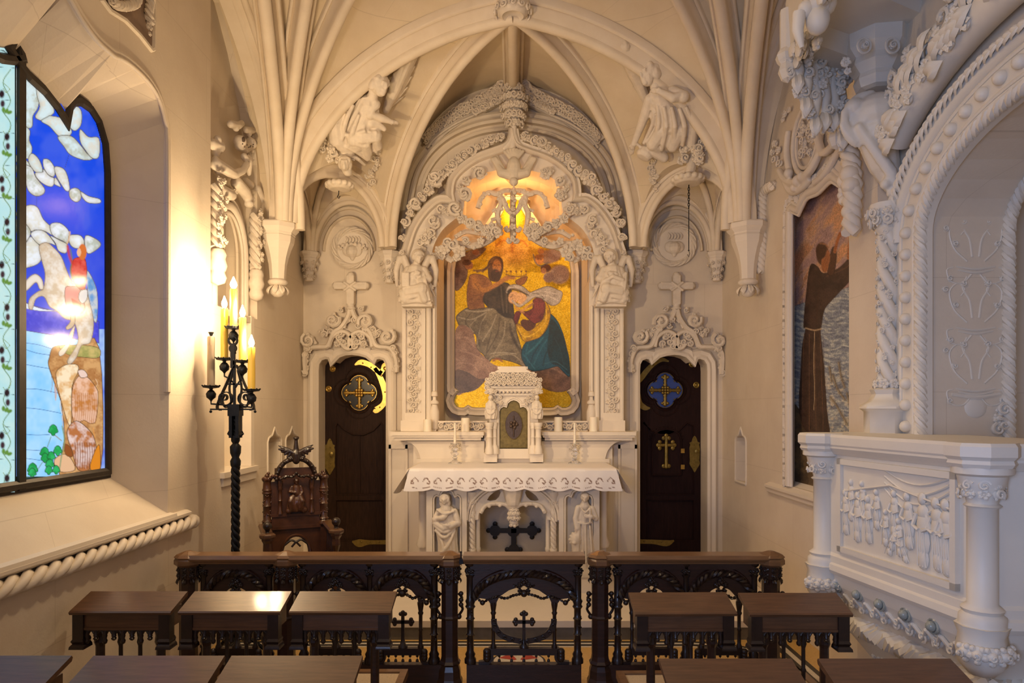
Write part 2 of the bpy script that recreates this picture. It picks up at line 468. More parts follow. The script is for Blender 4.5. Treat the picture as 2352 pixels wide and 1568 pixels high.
def ogee(c,hw,z0,zs,h):
    r=[(c+hw,z0),(c+hw,zs),(c+hw*.86,zs+h*.28),(c+hw*.55,zs+h*.40),(c+hw*.45,zs+h*.40),(c+hw*.3,zs+h*.55),(c+hw*.12,zs+h*.82),(c,zs+h)]
    return [(2*c-x,z) for x,z in r[:1]]+r+[(2*c-x,z) for x,z in r[-2:0:-1]]
low_niche=archloop(5.57,.27,1.27,2.549,.0,2)[:3]; low_niche=[(5.30,1.27),(5.84,1.27),(5.84,2.5),(5.30,2.5)]
def nloop(x0,x1,yb,yt):
    d0=PW(x0,938,-WX).y if x0<CX else PW(x0,938,WX).y; d1=PW(x1,938,-WX).y if x1<CX else PW(x1,938,WX).y
    c=(d0+d1)/2; hw=abs(d1-d0)/2; zb=H-(yb-CY)/F*c; zt=H-(yt-CY)/F*c
    return c,hw,zb,zt
nL1=nloop(616,644,1092,984); nL2=nloop(657,683,1088,982); nR1=nloop(1691,1713,1108,984)
def og(n): return ogee(n[0],n[1],n[2],n[3]-.13,.13)
mb=MB()
mb.plate([(-2.0,0),(7.3,0),(7.3,6.4),(-2.0,6.4)],[wall_loop,bay_loop,low_niche,og(nL1),og(nL2)],lambda u,v,w:V((-WX-w,u,v)),.45)
# splayed window reveal
mb.loft([[V((-WX,d,z)) for d,z in wall_loop],[V((XF-.0,d,z)) for d,z in fr_loop]],cap=False,smooth=False)
# back of the bay recess, niche and small niches
mb.plate([(BAY[0]-.05,2.45),(BAY[1]+.05,2.45),(BAY[1]+.05,5.2),(BAY[0]-.05,5.2)],[archloop(5.57,.25,2.45,3.05,.33)],lambda u,v,w:V((-WX-.10-w,u,v)),.02)
mb.box((-WX-.30,5.2,1.2),(-WX-.26,5.95,3.5))
for n in(nL1,nL2): mb.box((-WX-.2,n[0]-n[1]-.03,n[2]-.05),(-WX-.16,n[0]+n[1]+.03,n[3]+.05))
struct('wall_left',mb,M['wall'])
# window reveal mouldings
mb=MB(); roll=lambda r,n=8:[(r*math.cos(2*PI*k/n),r*math.sin(2*PI*k/n)) for k in range(n)]
wl=[V((-WX,d,z)) for d,z in wall_loop]
pl=smooth_curve([tuple(p) for p in wl[1:-1]],3)
off=[V((-WX+.004,p[0],p[1])) for p in inset2([(q[1],q[2]) for q in pl],-.028)]
mb.sweep(off,roll(.012),(1,0,0)); mb.sweep([V(q)+V((-.012,0,0)) for q in pl],roll(.026),(1,0,0))
inn=[V((-WX-.075,p[0],p[1])) for p in inset2([(q[1],q[2]) for q in pl],.03)]
mb.sweep(inn,roll(.012),(1,0,0))
struct('trim_1',mb,M['wall'])
# sloped sill under the window + rope string course
mb=MB(); zs=wall_o[0][1]; d0,d1=2*WC-wall_o[0][0]-.02,wall_o[0][0]
ds=[.6,4.74]
prof=[(XF,zs+.02),(-WX,zs),(-WX+.045,zs-.005),(-WX+.05,zs-.03),(-WX+.03,zs-.045),(-WX-.01,zs-.055),(XF,zs-.055)]
mb.loft([[V((x,d,z)) for x,z in prof] for d in(d0,d1+.03)],smooth=False)
prof=[(-WX-.01,zs-.01),(-WX+.02,zs-.01),(-WX+.05,zs-.025),(-WX+.05,zs-.04),(-WX+.02,zs-.06),(-WX-.01,zs-.06)]
mb.loft([[V((x,d,z)) for x,z in prof] for d in(-.5,4.66)],smooth=False)
struct('trim_2',mb,M['smooth'])
mb=MB(); zr=.992
rope(mb,[(-WX+.035,-.5,zr),(-WX+.035,4.70,zr)],.044,6.5,3,7)
mb.ball((-WX+.03,4.71,zr),(.05,.05,.05)); struct('trim_3',mb,M['smooth'])
# right wall with the pulpit archway, the mosaic recess and a small niche
AW=dict(c=2.86,hw=.84,zs=2.72,h=.44)
arch_loop=archloop(AW['c'],AW['hw'],0.0,AW['zs'],AW['h'])
MOUT=[(1800,1112),(1800,900),(1800,640),(1801,490),(1808,458),(1824,438),(1836,446),(1842,424),(1858,404),(1880,394)]
mo=side(MOUT,WX); MC=(PW(1815,938,WX).y+PW(1955,938,WX).y)/2-.02
mo=[(min(d,9),z) for d,z in mo]; mo_loop=mo+[(2*MC-d,z) for d,z in mo[::-1]]
mb=MB()
mb.plate([(-2.0,-.01),(7.3,-.01),(7.3,6.4),(-2.0,6.4)],[arch_loop,mo_loop,og(nR1)],lambda u,v,w:V((WX+w,u,v)),.46)
mb.box((WX+.16,nR1[0]-nR1[1]-.03,nR1[2]-.05),(WX+.2,nR1[0]+nR1[1]+.03,nR1[3]+.05))
mb.box((WX+.16,3.9,1.0),(WX+.2,6.3,3.9))
struct('wall_right',mb,M['wall'])
# back wall: two doorways and the altar recess
def trefoil(x0,x1,z0,pts):
    return [(x0,z0)]+pts+[(x1,z0)]
def bpx(pts,d=BD): return [((x-CX)/F*d,H-(y-CY)/F*d) for x,y in pts]
TL=[(732,850),(733,836),(739,826),(749,823),(759,825),(767.5,831),(780,820),(795,815),(809,814),(826,816),(842,821),(854,830),(862,825),(873,823),(882,826),(887,836),(888,850)]
dl=bpx(TL); dloopL=[(dl[0][0],0.15)]+dl+[(dl[-1][0],0.15)]
dloopR=[(-x,z) for x,z in dloopL][::-1]
NO=.795
nich=[(-NO,1.5),(-NO,3.45)]+[(-NO*math.cos(a),3.45+.85*math.sin(a)) for a in [PI*i/16 for i in range(1,16)]]+[(NO,3.45),(NO,1.5)]
mb=MB()
mb.plate([(-2.7,0),(2.7,0),(2.7,6.4),(-2.7,6.4)],[dloopL,dloopR,nich],lambda u,v,w:V((u,BD+w,v)),.40)
struct('wall_back',mb,M['wall'])
mb=MB()   # altar recess, slightly splayed, with its back wall
ND=7.78
b2=[(x*.97,z) for x,z in nich]
mb.loft([[V((x,BD-.02,z)) for x,z in nich],[V((x,ND,z)) for x,z in b2]],cap=False,smooth=False)
mb.box((-1.0,ND,1.3),(1.0,ND+.05,4.7)); struct('wall_recess',mb,M['wall'])
# ---------------------------------------------------------------- floor
mb=MB(); mb.box((-2.7,-2.2,-.1),(2.7,4.25,0),0); mb.box((-2.7,4.25,-.1),(2.7,7.8,0.0),1)
struct('floor',mb,[M['nave'],M['floorgold']])
# ---------------------------------------------------------------- vault
def ribcurve(S,T,n=22):
    S=V(S);T=V(T); out=[]
    for i in range(n+1):
        t=PI/2*i/n; c=1-math.cos(t); s=math.sin(t)
        out.append(V((S.x+(T.x-S.x)*c,S.y+(T.y-S.y)*c,S.z+(T.z-S.z)*s)))
    return out
WEBPTS=[]
def web(mb,A,B,u0=None,nu=8,push=.05,keep=False):
    """surface between two rib curves, bottom cut along an arch height u0(u)"""
    n=len(A)-1; rows=[]
    for k in range(nu+1):
        u=k/nu; col=[]
        zc=u0(u) if u0 else -9
        base=[A[i].lerp(B[i],u) for i in range(n+1)]
        # param of the first point above the cut
        st=0.0
        for i in range(n):
            if base[i].z<=zc<base[i+1].z: st=i+(zc-base[i].z)/(base[i+1].z-base[i].z)
        if zc>0: col.append(A[0].lerp(B[0],u)+V((0,0,zc-A[0].lerp(B[0],u).z)))
        for i in range(n+1):
            f=st+(n-st)*i/n; j=min(n-1,int(f)); p=base[j].lerp(base[j+1],f-j)
            col.append(p+V((0,0,push*math.sin(PI*u)*math.sin(PI/2*min(1,i/n*1.5)))))
        rows.append(col)
        if keep:
            for a,b in zip(col,col[1:]):
                for f in(0,.25,.5,.75):
                    q=a.lerp(b,f); WEBPTS.append((CX+q.x/q.y*F,CY-(q.z-H)/q.y*F,q.y))
    mb.loft(rows,cap=False,closed=False,smooth=True)
def ribnorm(C):
    out=[]
    for i in range(len(C)):
        t=(C[min(i+1,len(C)-1)]-C[max(i-1,0)]).normalized()
        h=V((t.x,t.y,0)); h=h.normalized() if h.length>1e-6 else V((C[-1].x-C[0].x,C[-1].y-C[0].y,0)).normalized()
        sd=h.cross(V((0,0,1))); nn=t.cross(sd).normalized()
        # pointing to the room: down / inward
        if nn.z>0 or (abs(nn.z)<1e-3 and nn.dot(h)<0): nn=-nn
        out.append(nn)
    # force consistency
    for i in range(1,len(out)):
        if out[i].dot(out[i-1])<0: out[i]=-out[i]
    if out[-1].z>0: out=[-o for o in out]
    return out
def ribprof(w=.09,d=.13,r=.036):
    p=[(-w,-.05),(-w,.01),(-w*.93,.022),(-w*.80,.026),(-w*.66,.012),(-w*.55,d*.30),(-w*.42,d*.5),(-r*1.0,d*.62)]
    a=[(-r*math.cos(x),d-r+r*math.sin(x)) for x in (-.35,.15,.6,1.1)]
    q=p+a; return q+[(0,d)]+[(-x,y) for x,y in q[::-1]]
def rollprof(r,n=10): return [(r*math.cos(2*PI*k/n),r*.6+r*math.sin(2*PI*k/n)) for k in range(n)]
def add_rib(mb,C,prof,nrm=None):
    mb.sweep(C,prof,nrm or ribnorm(C))
BOSS=V((0,5.5,5.02))
nrib=[3]
def structn(mb,m,label=None):
    nrib[0]+=1; return struct('trim_%d'%nrib[0],mb,m,label)
def mirx(C): return [V((-p.x,p.y,p.z)) for p in C]
ZC=3.42
for sg in(1,-1):
    S1=V((-2.06*1,6.10,ZC)); S2=V((-1.285,7.02,ZC)); S3=V((-2.14,7.2,ZC))
    mk=lambda C:[V((sg*p.x,p.y,p.z)) for p in C]
    A=ribcurve(S1,BOSS); B=ribcurve(S2,BOSS); Cc=[V((-1.30*math.cos(PI/2*i/22)**.9 if i<22 else 0,7.29,ZC+1.80*math.sin(PI/2*i/22))) for i in range(23)]
    R1=ribcurve(S1,(-2.22,3.2,5.42)); R2=ribcurve(S1,(-1.0,1.5,5.5)); R3=ribcurve(S1,(0,2.0,5.62)); R4=ribcurve(S1,(0,3.8,5.42))
    R0=ribcurve((-2.26,6.1,ZC),(-2.26,3.2,5.5))
    arc_h=lambda u,h=.66: ZC+h*math.sqrt(max(0,1-(2*u-1)**2))
    mb=MB()
    web(mb,mk(R0),mk(R1)); web(mb,mk(R1),mk(R2),push=.08); web(mb,mk(R2),mk(R3),push=.08); web(mb,mk(R3),mk(R4),push=.08); web(mb,mk(R4),mk(A),push=.06)
    web(mb,mk(A),mk(B),arc_h,nu=24,push=.04,keep=True); web(mb,mk(B),mk(Cc),nu=24,push=.05,keep=True)
    G=V((-1.80,6.80,ZC+.74))
    r1=ribcurve(S1,G,14); r2=ribcurve(S2,G,14); r3=ribcurve(S3,G,14)
    web(mb,mk(r1),mk(r2),arc_h,nu=16,push=0); web(mb,mk(r2),mk(r3),lambda u:arc_h(u,.55),nu=16,push=0); web(mb,mk(r3),mk(r1),lambda u:arc_h(u,.55),nu=16,push=0)
    o=struct('ceiling',mb,M['vault'])
    for C,pr,lab in((A,ribprof(.125,.16,.045),'broad rib across the chapel'),(B,ribprof(.095,.14,.042),None),(R1,None,None),(R2,ribprof(.10,.17,.05),None),(R3,ribprof(.095,.17,.045),None),(R4,ribprof(.085,.16,.04),None)):
        mb=MB(); C=mk(C)
        if pr is None:     # wall rib: three rolls side by side
            for dx,rr in((-.0,.045),(.085,.035),(.16,.045)):
                mb.tube([p+V((-sg*0+sg*(dx),0,-dx*.35)) for p in C],rr,8)
            mb.sweep(C,[(-.1,-.05),(-.1,.05),(.16,.02),(.16,-.05)],ribnorm(C))
        else: add_rib(mb,C,pr)
        structn(mb,M['rib'],lab)
    # arches of the little door bay
    def archpts(Pa,Pb,h,n=20): return [V((lerp(Pa.x,Pb.x,(1-math.cos(PI*i/n))/2),lerp(Pa.y,Pb.y,(1-math.cos(PI*i/n))/2),ZC+h*math.sin(PI*i/n))) for i in range(n+1)]
    for Pa,Pb,h,pr in((S1,S2,.66,ribprof(.07,.11,.032)),(S2,S3,.55,ribprof(.05,.08,.03)),(S3,S1,.55,ribprof(.05,.08,.03))):
        pts=mk(archpts(Pa,Pb,h)); mb=MB()
        pl=(pts[-1]-pts[0]).cross(V((0,0,1))).normalized()
        nr=[]
        mid=(pts[0]+pts[-1])/2
        for i in range(len(pts)):
            t=(pts[min(i+1,len(pts)-1)]-pts[max(i-1,0)]).normalized(); q=t.cross(pl)
            if q.dot(mid-pts[i])<0: q=-q
            nr.append(q)
        mb.sweep(pts,pr,nr); structn(mb,M['rib'])
    for C in(r1,r3,r2):
        mb=MB(); add_rib(mb,mk(C),ribprof(.05,.08,.03)); structn(mb,M['rib'])
    # shallow concentric arch mouldings on the wall over the door
    cx=(803-CX)/F*BD*sg
    for rr,tk in((.345,.022),(.27,.014)):
        mb=MB(); q=[V((cx+rr*math.cos(a),BD,3.45+rr*1.35*math.sin(a))) for a in [PI*i/20 for i in range(21)]]
        mb.sweep(q,[(-tk,-.02),(-tk,.03),(0,.045),(tk,.03),(tk,-.02)],(0,-1,0)); structn(mb,M['rib'])
# ridge rib and wall arch over the altar
mb=MB(); q=[V((0,7.28,5.20)),V((0,6.6,5.14)),V((0,6.0,5.07)),V((0,5.5,5.02))]
mb.sweep(q,ribprof(.10,.15,.045),[(0,0,-1)]*4); structn(mb,M['rib'],'ridge rib running from the wall to the boss')
def warch(px): return [P(x,y,BD-.02) for x,y in px]
WA=[(918,606),(920,566),(927,480),(940,410),(962,363),(995,325),(1038,295),(1095,273),(1157,263),(1180,262)]
wa=[(p.x,p.z) for p in warch(WA)]; wa[-1]=(0,wa[-1][1]); wa=wa+[(-x,z) for x,z in wa[-2::-1]]
wa=smooth_curve(wa,4)
mb=MB()
mb.sweep([V((x,BD,z)) for x,z in wa],[(-.03,-.02),(-.03,.05),(0,.065),(.02,.05),(.05,.03),(.05,.085),(.075,.10),(.10,.085),(.10,.02),(.15,.02),(.15,.06),(.18,.06),(.18,-.02)],(0,-1,0))
structn(mb,M['rib'],'moulded wall arch framing the altarpiece')
mb=MB(); mb.box((-2.9,.2,6.2),(2.9,3.6,6.4)); 
# plain nave vault over the viewer
pts=[(-2.26+0*i,0) for i in range(1)]
struct('ceiling_nave',mb,M['vault'])
# ---------------------------------------------------------------- corbels
def corbel(x,y,z,sc,label,knob=True,group=None):
    t=thing('corbel',(x,y,z-.72*sc),label,'corbel',group)
    mb=MB(); a0=PI/8
    R=lambda pr:[(r*sc,z+zz*sc) for r,zz in pr]
    mb.lathe(R([(.02,-.13),(.15,-.13),(.165,-.115),(.165,-.10),(.178,-.085),(.20,-.06),(.20,-.015),(.185,0),(.02,0)]),(x,y,0),8,a0=a0,smooth=False)
    mb.build('abacus',M['smooth'],t)
    mb=MB(); mb.lathe(R([(.01,-.56),(.075,-.55),(.078,-.48),(.085,-.40),(.10,-.33),(.125,-.25),(.15,-.19),(.16,-.13),(.02,-.12)]),(x,y,0),8,a0=PI/8,smooth=False)
    mb.build('bracket',M['smooth'],t)
    if knob:
        mb=MB(); mb.lathe(R([(.01,-.60),(.075,-.60),(.095,-.58),(.095,-.56),(.075,-.54),(.01,-.54)]),(x,y,0),14)
        rg=random.Random(int(x*100)); 
        mb.ball((x,y,z-.655*sc),(.07*sc,.07*sc,.06*sc),10,6)
        for k in range(8):
            a=k*PI/4; d=V((math.cos(a),math.sin(a),0)); leaf(mb,V((x,y,z-.60*sc))+d*.05*sc,V((0,0,-1))+d*.25,d,.10*sc,.06*sc)
        mb.build('finial',M['carve'],t)
    else:
        rg=random.Random(7); mb=MB()
        for k in range(8):
            a=k*PI/4
            for zz,q in((-.22,.14),(-.34,.10),(-.47,.075)):
                d=V((math.cos(a),math.sin(a),0)); bunch(mb,V((x,y,z+zz*sc))+d*q*sc,V((0,0,1)),d.cross(V((0,0,1))),d,.045*sc,rg,'c')
        mb.build('foliage',M['carve'],t)
    return t
corbel(-2.10,6.10,ZC,.92,'large octagonal stone corbel at the foot of the left vault ribs')
corbel(2.10,6.10,ZC,.92,'large octagonal stone corbel at the foot of the right vault ribs')
corbel(-2.15,7.21,ZC,.55,'small carved corbel in the far left corner above the left door',False)
corbel(2.15,7.21,ZC,.55,'small carved corbel in the far right corner above the right door',False)
corbel(-1.30,7.185,ZC,.6,'small carved corbel between left medallion and altar arch',False)
corbel(1.30,7.185,ZC,.6,'small carved corbel between altar arch and right medallion',False)
# boss with its lamp socket
t=thing('ceiling_boss',(0,5.45,4.86),'round foliate boss with recessed lamp at the crown of the vault','boss')
mb=MB(); bp=V((0,5.42,4.93)); mb.lathe([(.055,-.02),(.085,-.05),(.12,-.03),(.135,.02),(.13,.10),(.02,.12),(.02,.08),(.05,.07)],bp,20)
rg=random.Random(5)
for k in range(12):
    a=k*PI/6; d=V((math.cos(a),math.sin(a),0)); bunch(mb,bp+d*.125+V((0,0,.0)),V((0,0,1)),d.cross(V((0,0,1))),(d+V((0,0,-.6))).normalized(),.036,rg,'c')
mb.build('carved_ring',M['carve'],t)
mb=MB(); mb.lathe([(.05,.06),(.055,-.015),(.045,-.02),(.035,.05)],bp,16); mb.build('lamp_socket',M['olbrass'],t)
mb=MB(); mb.ball(bp+V((0,0,.015)),.028); mb.build('bulb',M['deadbulb'],t)
# ---------------------------------------------------------------- sculpture kit (photo pixels at a given distance)
class K:
    """x,y are photo pixels on the plane at distance d; w is depth towards the back in the same pixel unit"""
    def __init__(s,d,fn=None): s.d=d; s.s=d/F; s.mb=MB(); s.fn=fn
    def p(s,x,y,w=0): 
        if s.fn: return P(x,y,s.fn(x,y)+w*s.s)
        q=P(x,y,s.d); return V((q.x,q.y+w*s.s,q.z))
    def cap(s,*pts,n=10):
        """tapered limb through (x,y,w,r) points"""
        P_=[s.p(a[0],a[1],a[2]) for a in pts]; R=[a[3]*s.s for a in pts]
        Q=resample(P_,max(2,3*(len(pts)-1)+1)) if False else P_
        s.mb.tube(Q,R,n); 
        for q,r in zip(P_,R): s.mb.ball(q,r,n,6)
    def ball(s,x,y,w,r,rz=None,ry=None,rot=None): 
        rz=rz or r; ry=ry or r; s.mb.ball(s.p(x,y,w),(r*s.s,ry*s.s,rz*s.s),12,8,rot=rot)
    def robe(s,rings,nf=9,amp=.14,tw=.25,ph=0,n=36):
        """rings: (x,y,w,rx,ry) -> pleated cloth"""
        R=[]
        rings=smooth_curve(rings,3)
        for i,(x,y,w,rx,ry) in enumerate(rings):
            c=s.p(x,y,w); t=i/(len(rings)-1); row=[]
            for k in range(n):
                a=2*PI*k/n; f=1+amp*min(1,.25+t)*math.sin(nf*a+ph+tw*i)+amp*.4*math.sin(nf*2.3*a+1.3*i*tw)
                row.append(c+V((math.cos(a)*rx*f*s.s,math.sin(a)*ry*f*s.s,0)))
            R.append(row)
        s.mb.loft(R)
    def fold(s,*pts,n=6):
        """raised drapery fold through (x,y,w,r)"""
        q=smooth_curve(pts,4); s.mb.tube([s.p(a[0],a[1],a[2]) for a in q],[a[3]*s.s for a in q],n)
    def head(s,x,y,w,r,look=(0,-1,0),hair='short',tilt=0,beard=False):
        """head with brow, nose, mouth, chin, ears; look is the direction faced"""
        c=s.p(x,y,w); f=V(look).normalized(); up=V((0,0,1)); up=(up-f*up.dot(f)).normalized()
        if tilt: up=Quaternion(f,tilt)@up
        sd=f.cross(up).normalized(); R=r*s.s
        rot=Matrix((sd,f,up)).transposed()
        b=lambda o,q:s.mb.ball(c+sd*o[0]*R+f*o[1]*R+up*o[2]*R,(q[0]*R,q[1]*R,q[2]*R),10,7,rot=rot)
        b((0,-.05,.12),(.74,.86,.86)); b((0,.30,-.18),(.56,.50,.70)); b((0,.62,-.62),(.24,.2,.2))
        b((0,.86,-.05),(.12,.16,.26)); b((0,.80,.20),(.50,.12,.09)); b((-.27,.74,.04),(.13,.1,.09)); b((.27,.74,.04),(.13,.1,.09))
        b((0,.78,-.38),(.22,.1,.07)); b((0,.76,-.48),(.18,.1,.06)); b((-.75,.05,-.05),(.1,.16,.24)); b((.75,.05,-.05),(.1,.16,.24))
        if hair=='short' or hair=='long':
            b((0,-.16,.20),(.84,.88,.80)); b((.58,-.12,-.12),(.26,.46,.46)); b((-.58,-.12,-.12),(.26,.46,.46)); b((0,-.5,-.15),(.62,.42,.6))
            for k in range(7):
                a=PI*k/6; b((math.cos(a)*.58,.34,.36+math.sin(a)*.34),(.18,.22,.16))
            if hair=='long': b((0,-.55,-.55),(.55,.35,.6)); b((.55,-.1,-.6),(.2,.28,.4)); b((-.55,-.1,-.6),(.2,.28,.4))
        if hair=='veil':
            b((0,-.3,.22),(.95,.85,.95)); 
            for k in range(13):
                a=PI*k/12*1.3-.15*PI; b((math.cos(a)*.8,.22,.1+math.sin(a)*.84),(.2,.3,.2))
            b((.75,-.1,-.7),(.3,.45,.7)); b((-.75,-.1,-.7),(.3,.45,.7)); b((0,-.5,-.7),(.85,.5,.8))
        if beard: b((0,.55,-.75),(.4,.35,.5))
    def hand(s,x,y,w,r,dx,dy,dw=0):
        """palm, four fingers and a thumb pointing along dx,dy"""
        L=math.sqrt(dx*dx+dy*dy+dw*dw) or 1; dx/=L;dy/=L;dw/=L; px_,py_=-dy,dx
        s.cap((x,y,w,r),(x+dx*r*1.2,y+dy*r*1.2,w+dw*r*1.2,r*.95))
        for k in range(4):
            o=(k-1.5)*.55*r; l=(2.3,2.7,2.6,2.1)[k]*r; bx,by=x+dx*r*1.4+px_*o,y+dy*r*1.4+py_*o
            s.cap((bx,by,w+dw*r*1.4,r*.33),(bx+dx*l*.55,by+dy*l*.55,w+dw*l*.5-.1*r,r*.30),(bx+dx*l,by+dy*l,w+dw*l+.35*r,r*.24),n=6)
        s.cap((x+px_*r*.8,y+py_*r*.8,w-r*.3,r*.36),(x+px_*r*1.4+dx*r*1.2,y+py_*r*1.4+dy*r*1.2,w-r*.5,r*.28),n=6)
    def wing(s,pts,root,f=.045):
        """feathered wing: fan of long quills from root curve to tip curve; pts=list of tips (x,y,w)"""
        n=len(pts); 
        for i,(x,y,w) in enumerate(pts):
            rx,ry,rw=root[min(i*len(root)//n,len(root)-1)]
            L=math.hypot(x-rx,y-ry); r=max(3.0,L*f)
            s.cap((rx,ry,rw,r*.9),((rx*2+x)/3,(ry*2+y)/3,(rw*2+w)/3-2,r*1.15),((rx+2*x)/3,(ry+2*y)/3,(rw+2*w)/3-1,r),(x,y,w,r*.45),n=8)
    def build(s,name,m,parent=None,vox=None,smooth=2,**k):
        o=s.mb.build(name,m,parent,**k)
        if vox: voxel(o,vox,smooth)
        return o
    def bunch(s,x,y,w,r,rng,kind=None,n=(0,-1,0)):
        nn=V(n).normalized(); u=nn.cross(V((0,0,1))).normalized() if abs(nn.z)<.9 else V((1,0,0)); v=nn.cross(u)
        bunch(s.mb,s.p(x,y,w),u,v,nn,r*s.s,rng,kind)

SURF=[]     # vault surfaces as (pixel x, pixel y, distance)
def webdepth(x,y,_c={}):
    k=(round(x/4),round(y/4))
    if k not in _c:
        if 'a' not in _c: _c['a']=np.array(WEBPTS)
        a=_c['a']; d=(a[:,0]-x)**2+(a[:,1]-y)**2; i=np.argsort(d)[:6]
        w=1/(d[i]+4); _c[k]=float((a[i,2]*w).sum()/w.sum())
    return _c[k]
# ---------------------------------------------------------------- doorways: hood mould, crest, cross, medallion, door leaf
def mfn(sg):   # mirror helper in photo x about the axis for the right-hand twin
    return (lambda x: x) if sg==1 else (lambda x: 2*CX-x-(0 if True else 0))
RD_SHIFT=3
def quatre(cx,cy,r,n=9,lob=.62,off=.52):
    out=[]
    for q in range(4):
        a0=q*PI/2
        for k in range(n+1):
            a=a0-math.radians(88)+math.radians(176)*k/n
            out.append((cx+off*r*math.cos(a0)+lob*r*math.cos(a),cy+off*r*math.sin(a0)+lob*r*math.sin(a)))
    return out
for sg in(1,-1):
    side_='left' if sg==1 else 'right'
    mx=lambda x: x if sg==1 else 2*CX-x+RD_SHIFT
    DX=lambda u: sg*u
    # hood moulding round the opening
    t=thing('door_surround',(sg*-1.71,BD-.04,0.15),'moulded stone frame around the %s door with trefoil head'%side_,'door frame',group=None)
    mb=MB(); base=[(sg*x,z) for x,z in dl]
    path=[(base[0][0],.15)]+base+[(base[-1][0],.15)]
    o1=inset2(path,-.05*sg*1); o2=inset2(path,-.095*sg)
    mb.sweep([V((x,BD,z)) for x,z in o1],[(-.055,-.02),(-.055,.03),(-.03,.045),(-.005,.03),(.03,.045),(.055,.02),(.055,-.02)],(0,-1,0),smooth=False)
    mb.build('moulding',M['smooth'],t)
    mb=MB(); mb.sweep([V((x,BD,z)) for x,z in o2[3:-3]],roll(.02),(0,-1,0)); mb.sweep([V((x,BD-.02,z)) for x,z in inset2(path,-.02*sg)],roll(.012),(0,-1,0)); mb.build('roll',M['smooth'],t)
    # crest of foliage
    rg=random.Random(11); k=K(BD-.05)
    t=thing('foliate_crest',P(mx(807),800,BD-.06),'carved foliage crest of scrolls over the %s door'%side_,'carving')
    for x,y,r in((712,783,19),(711,800,12),(768,737,19),(843,741,21),(892,775,21),(740,760,8),(747,768,9),(865,770,9),(872,765,8),(785,713,7),(832,711,8),(905,800,9)):
        k.bunch(mx(x),y,-6,r,rg,'c'); k.bunch(mx(x)+rg.uniform(-4,4),y+rg.uniform(-4,4),-14,r*.6,rg,'b')
    for x,y in((704,815),(703,830),(704,845),(702,856),(908,812),(912,828),(911,842),(908,850),(752,752),(762,762),(858,757),(800,735),(816,735),(790,748),(824,748)):
        k.bunch(mx(x),y,-4,9,rg)
    for x,y in((780,775),(790,786),(776,790),(832,775),(822,786),(838,790),(800,795),(815,795),(812,778),(826,768),(785,768)):
        k.bunch(mx(x),y,-4,9,rg,'c')
    def br(pts,r): k.fold(*[(mx(x),y,-7,r) for x,y in pts])
    br([(704,860),(702,820),(712,800),(740,797),(755,794),(768,765),(785,752),(800,730),(805,712)],6)
    br([(912,855),(910,825),(897,800),(872,797),(862,790),(852,765),(835,745),(818,730),(810,712)],6)
    br([(757,797),(765,775),(785,762),(802,768),(812,785),(806,800),(795,800),(786,790)],5)
    br([(856,797),(850,775),(830,762),(812,768),(803,785),(808,800)],5)
    k.build('scrollwork',M['carve'],t)
    # branch cross
    t2=K(BD-.05); c=t2; cxx=mx(807)
    c.cap((cxx,634,-6,9),(cxx,668,-6,8.5),(cxx,706,-6,8)); c.cap((cxx-35,657,-6,8.5),(cxx,660,-7,9),(cxx+35,657,-6,8.5))
    c.mb.box(c.p(cxx-9,634,6),c.p(cxx+9,700,-14)); c.mb.box(c.p(cxx-37,650,6),c.p(cxx+37,666,-14))
    c.fold((cxx-14,650,-16,3),(cxx,660,-17,3),(cxx+14,670,-15,3)); c.fold((cxx+14,650,-16,3),(cxx,660,-17,3),(cxx-14,670,-15,3))
    c.mb.lathe([(.01,-.02),(.05,-.015),(.055,0),(.03,.02),(.01,.02)],c.p(cxx,708,-4),12)
    o=c.build('stone_cross',M['carve'],vox=.007,smooth=1); tag(o,'stone branch cross above the crest of the %s door'%side_,'cross')
    # medallion
    mcx,mcy,mr=(810,570,50) if sg==1 else (1548,562,53)
    t=thing('medallion',P(mcx,mcy+mr,BD-.04),('round medallion with thorn-wrapped heart above the left door' if sg==1 else 'round medallion with flaming heart above the right door'),'medallion')
    c=K(BD-.02); mb=MB(); rr=mr*c.s; ce=c.p(mcx,mcy,0); q=[ce+V((math.cos(a)*rr*.86,-.02,math.sin(a)*rr*.86)) for a in [2*PI*i/60 for i in range(61)]]
    rope(mb,q,.026,9,3,6,k=90); mb.build('rope_ring',M['carve'],t)
    mb=MB(); mb.lathe([(rr*.83,-.02),(rr*.83,.014),(rr*.74,.018),(rr*.70,.004),(.001,.004)],ce,40,rot=Matrix.Rotation(PI/2,3,'X')); mb.build('disc',M['smooth'],t)
    c.ball(mcx-8,mcy+6,-3,15,14,7); c.ball(mcx+8,mcy+6,-3,15,14,7); c.cap((mcx,mcy+8,-3,15),(mcx,mcy+24,-2,5))
    for i in range(5): c.fold((mcx-14+7*i,mcy-12,-4,2.5),(mcx-11+7*i,mcy-20,-4,2.5),(mcx-15+7*i,mcy-27,-4,1.2))
    if sg==1:
        for i in range(14): c.bunch(mcx-31+i*4.8,mcy-3-6*math.sin(PI*i/13)+6*(i%2),-7,5,rg,'b')
    c.build('heart_relief',M['carve'],t,vox=.005,smooth=1)
    # ------------------------------------------------ door leaf
    dd=BD+.27; k=K(dd)
    nm='door_%d'%(1 if sg==1 else 2)
    root=thing(nm,(sg*-1.715,dd,.15),None,None,kind='structure'); root['label']=('dark oak door with brass strap hinges left of the altar' if sg==1 else 'dark mahogany door with brass cross panel right of the altar')
    wood=M['door'] if sg==1 else M['door_dark']
    X0,X1=-2.085,-1.335
    leaf_o=[(sg*x,z) for x,z in dl]; 
    mb=MB(); zt=lambda x: 0
    outl=[(sg*X0,.15)]+[(sg*(x if abs(x+1.71)<.36 else (X0 if x<-1.71 else X1)),z-.015+.02) for x,z in dl]+[(sg*X1,.15)]
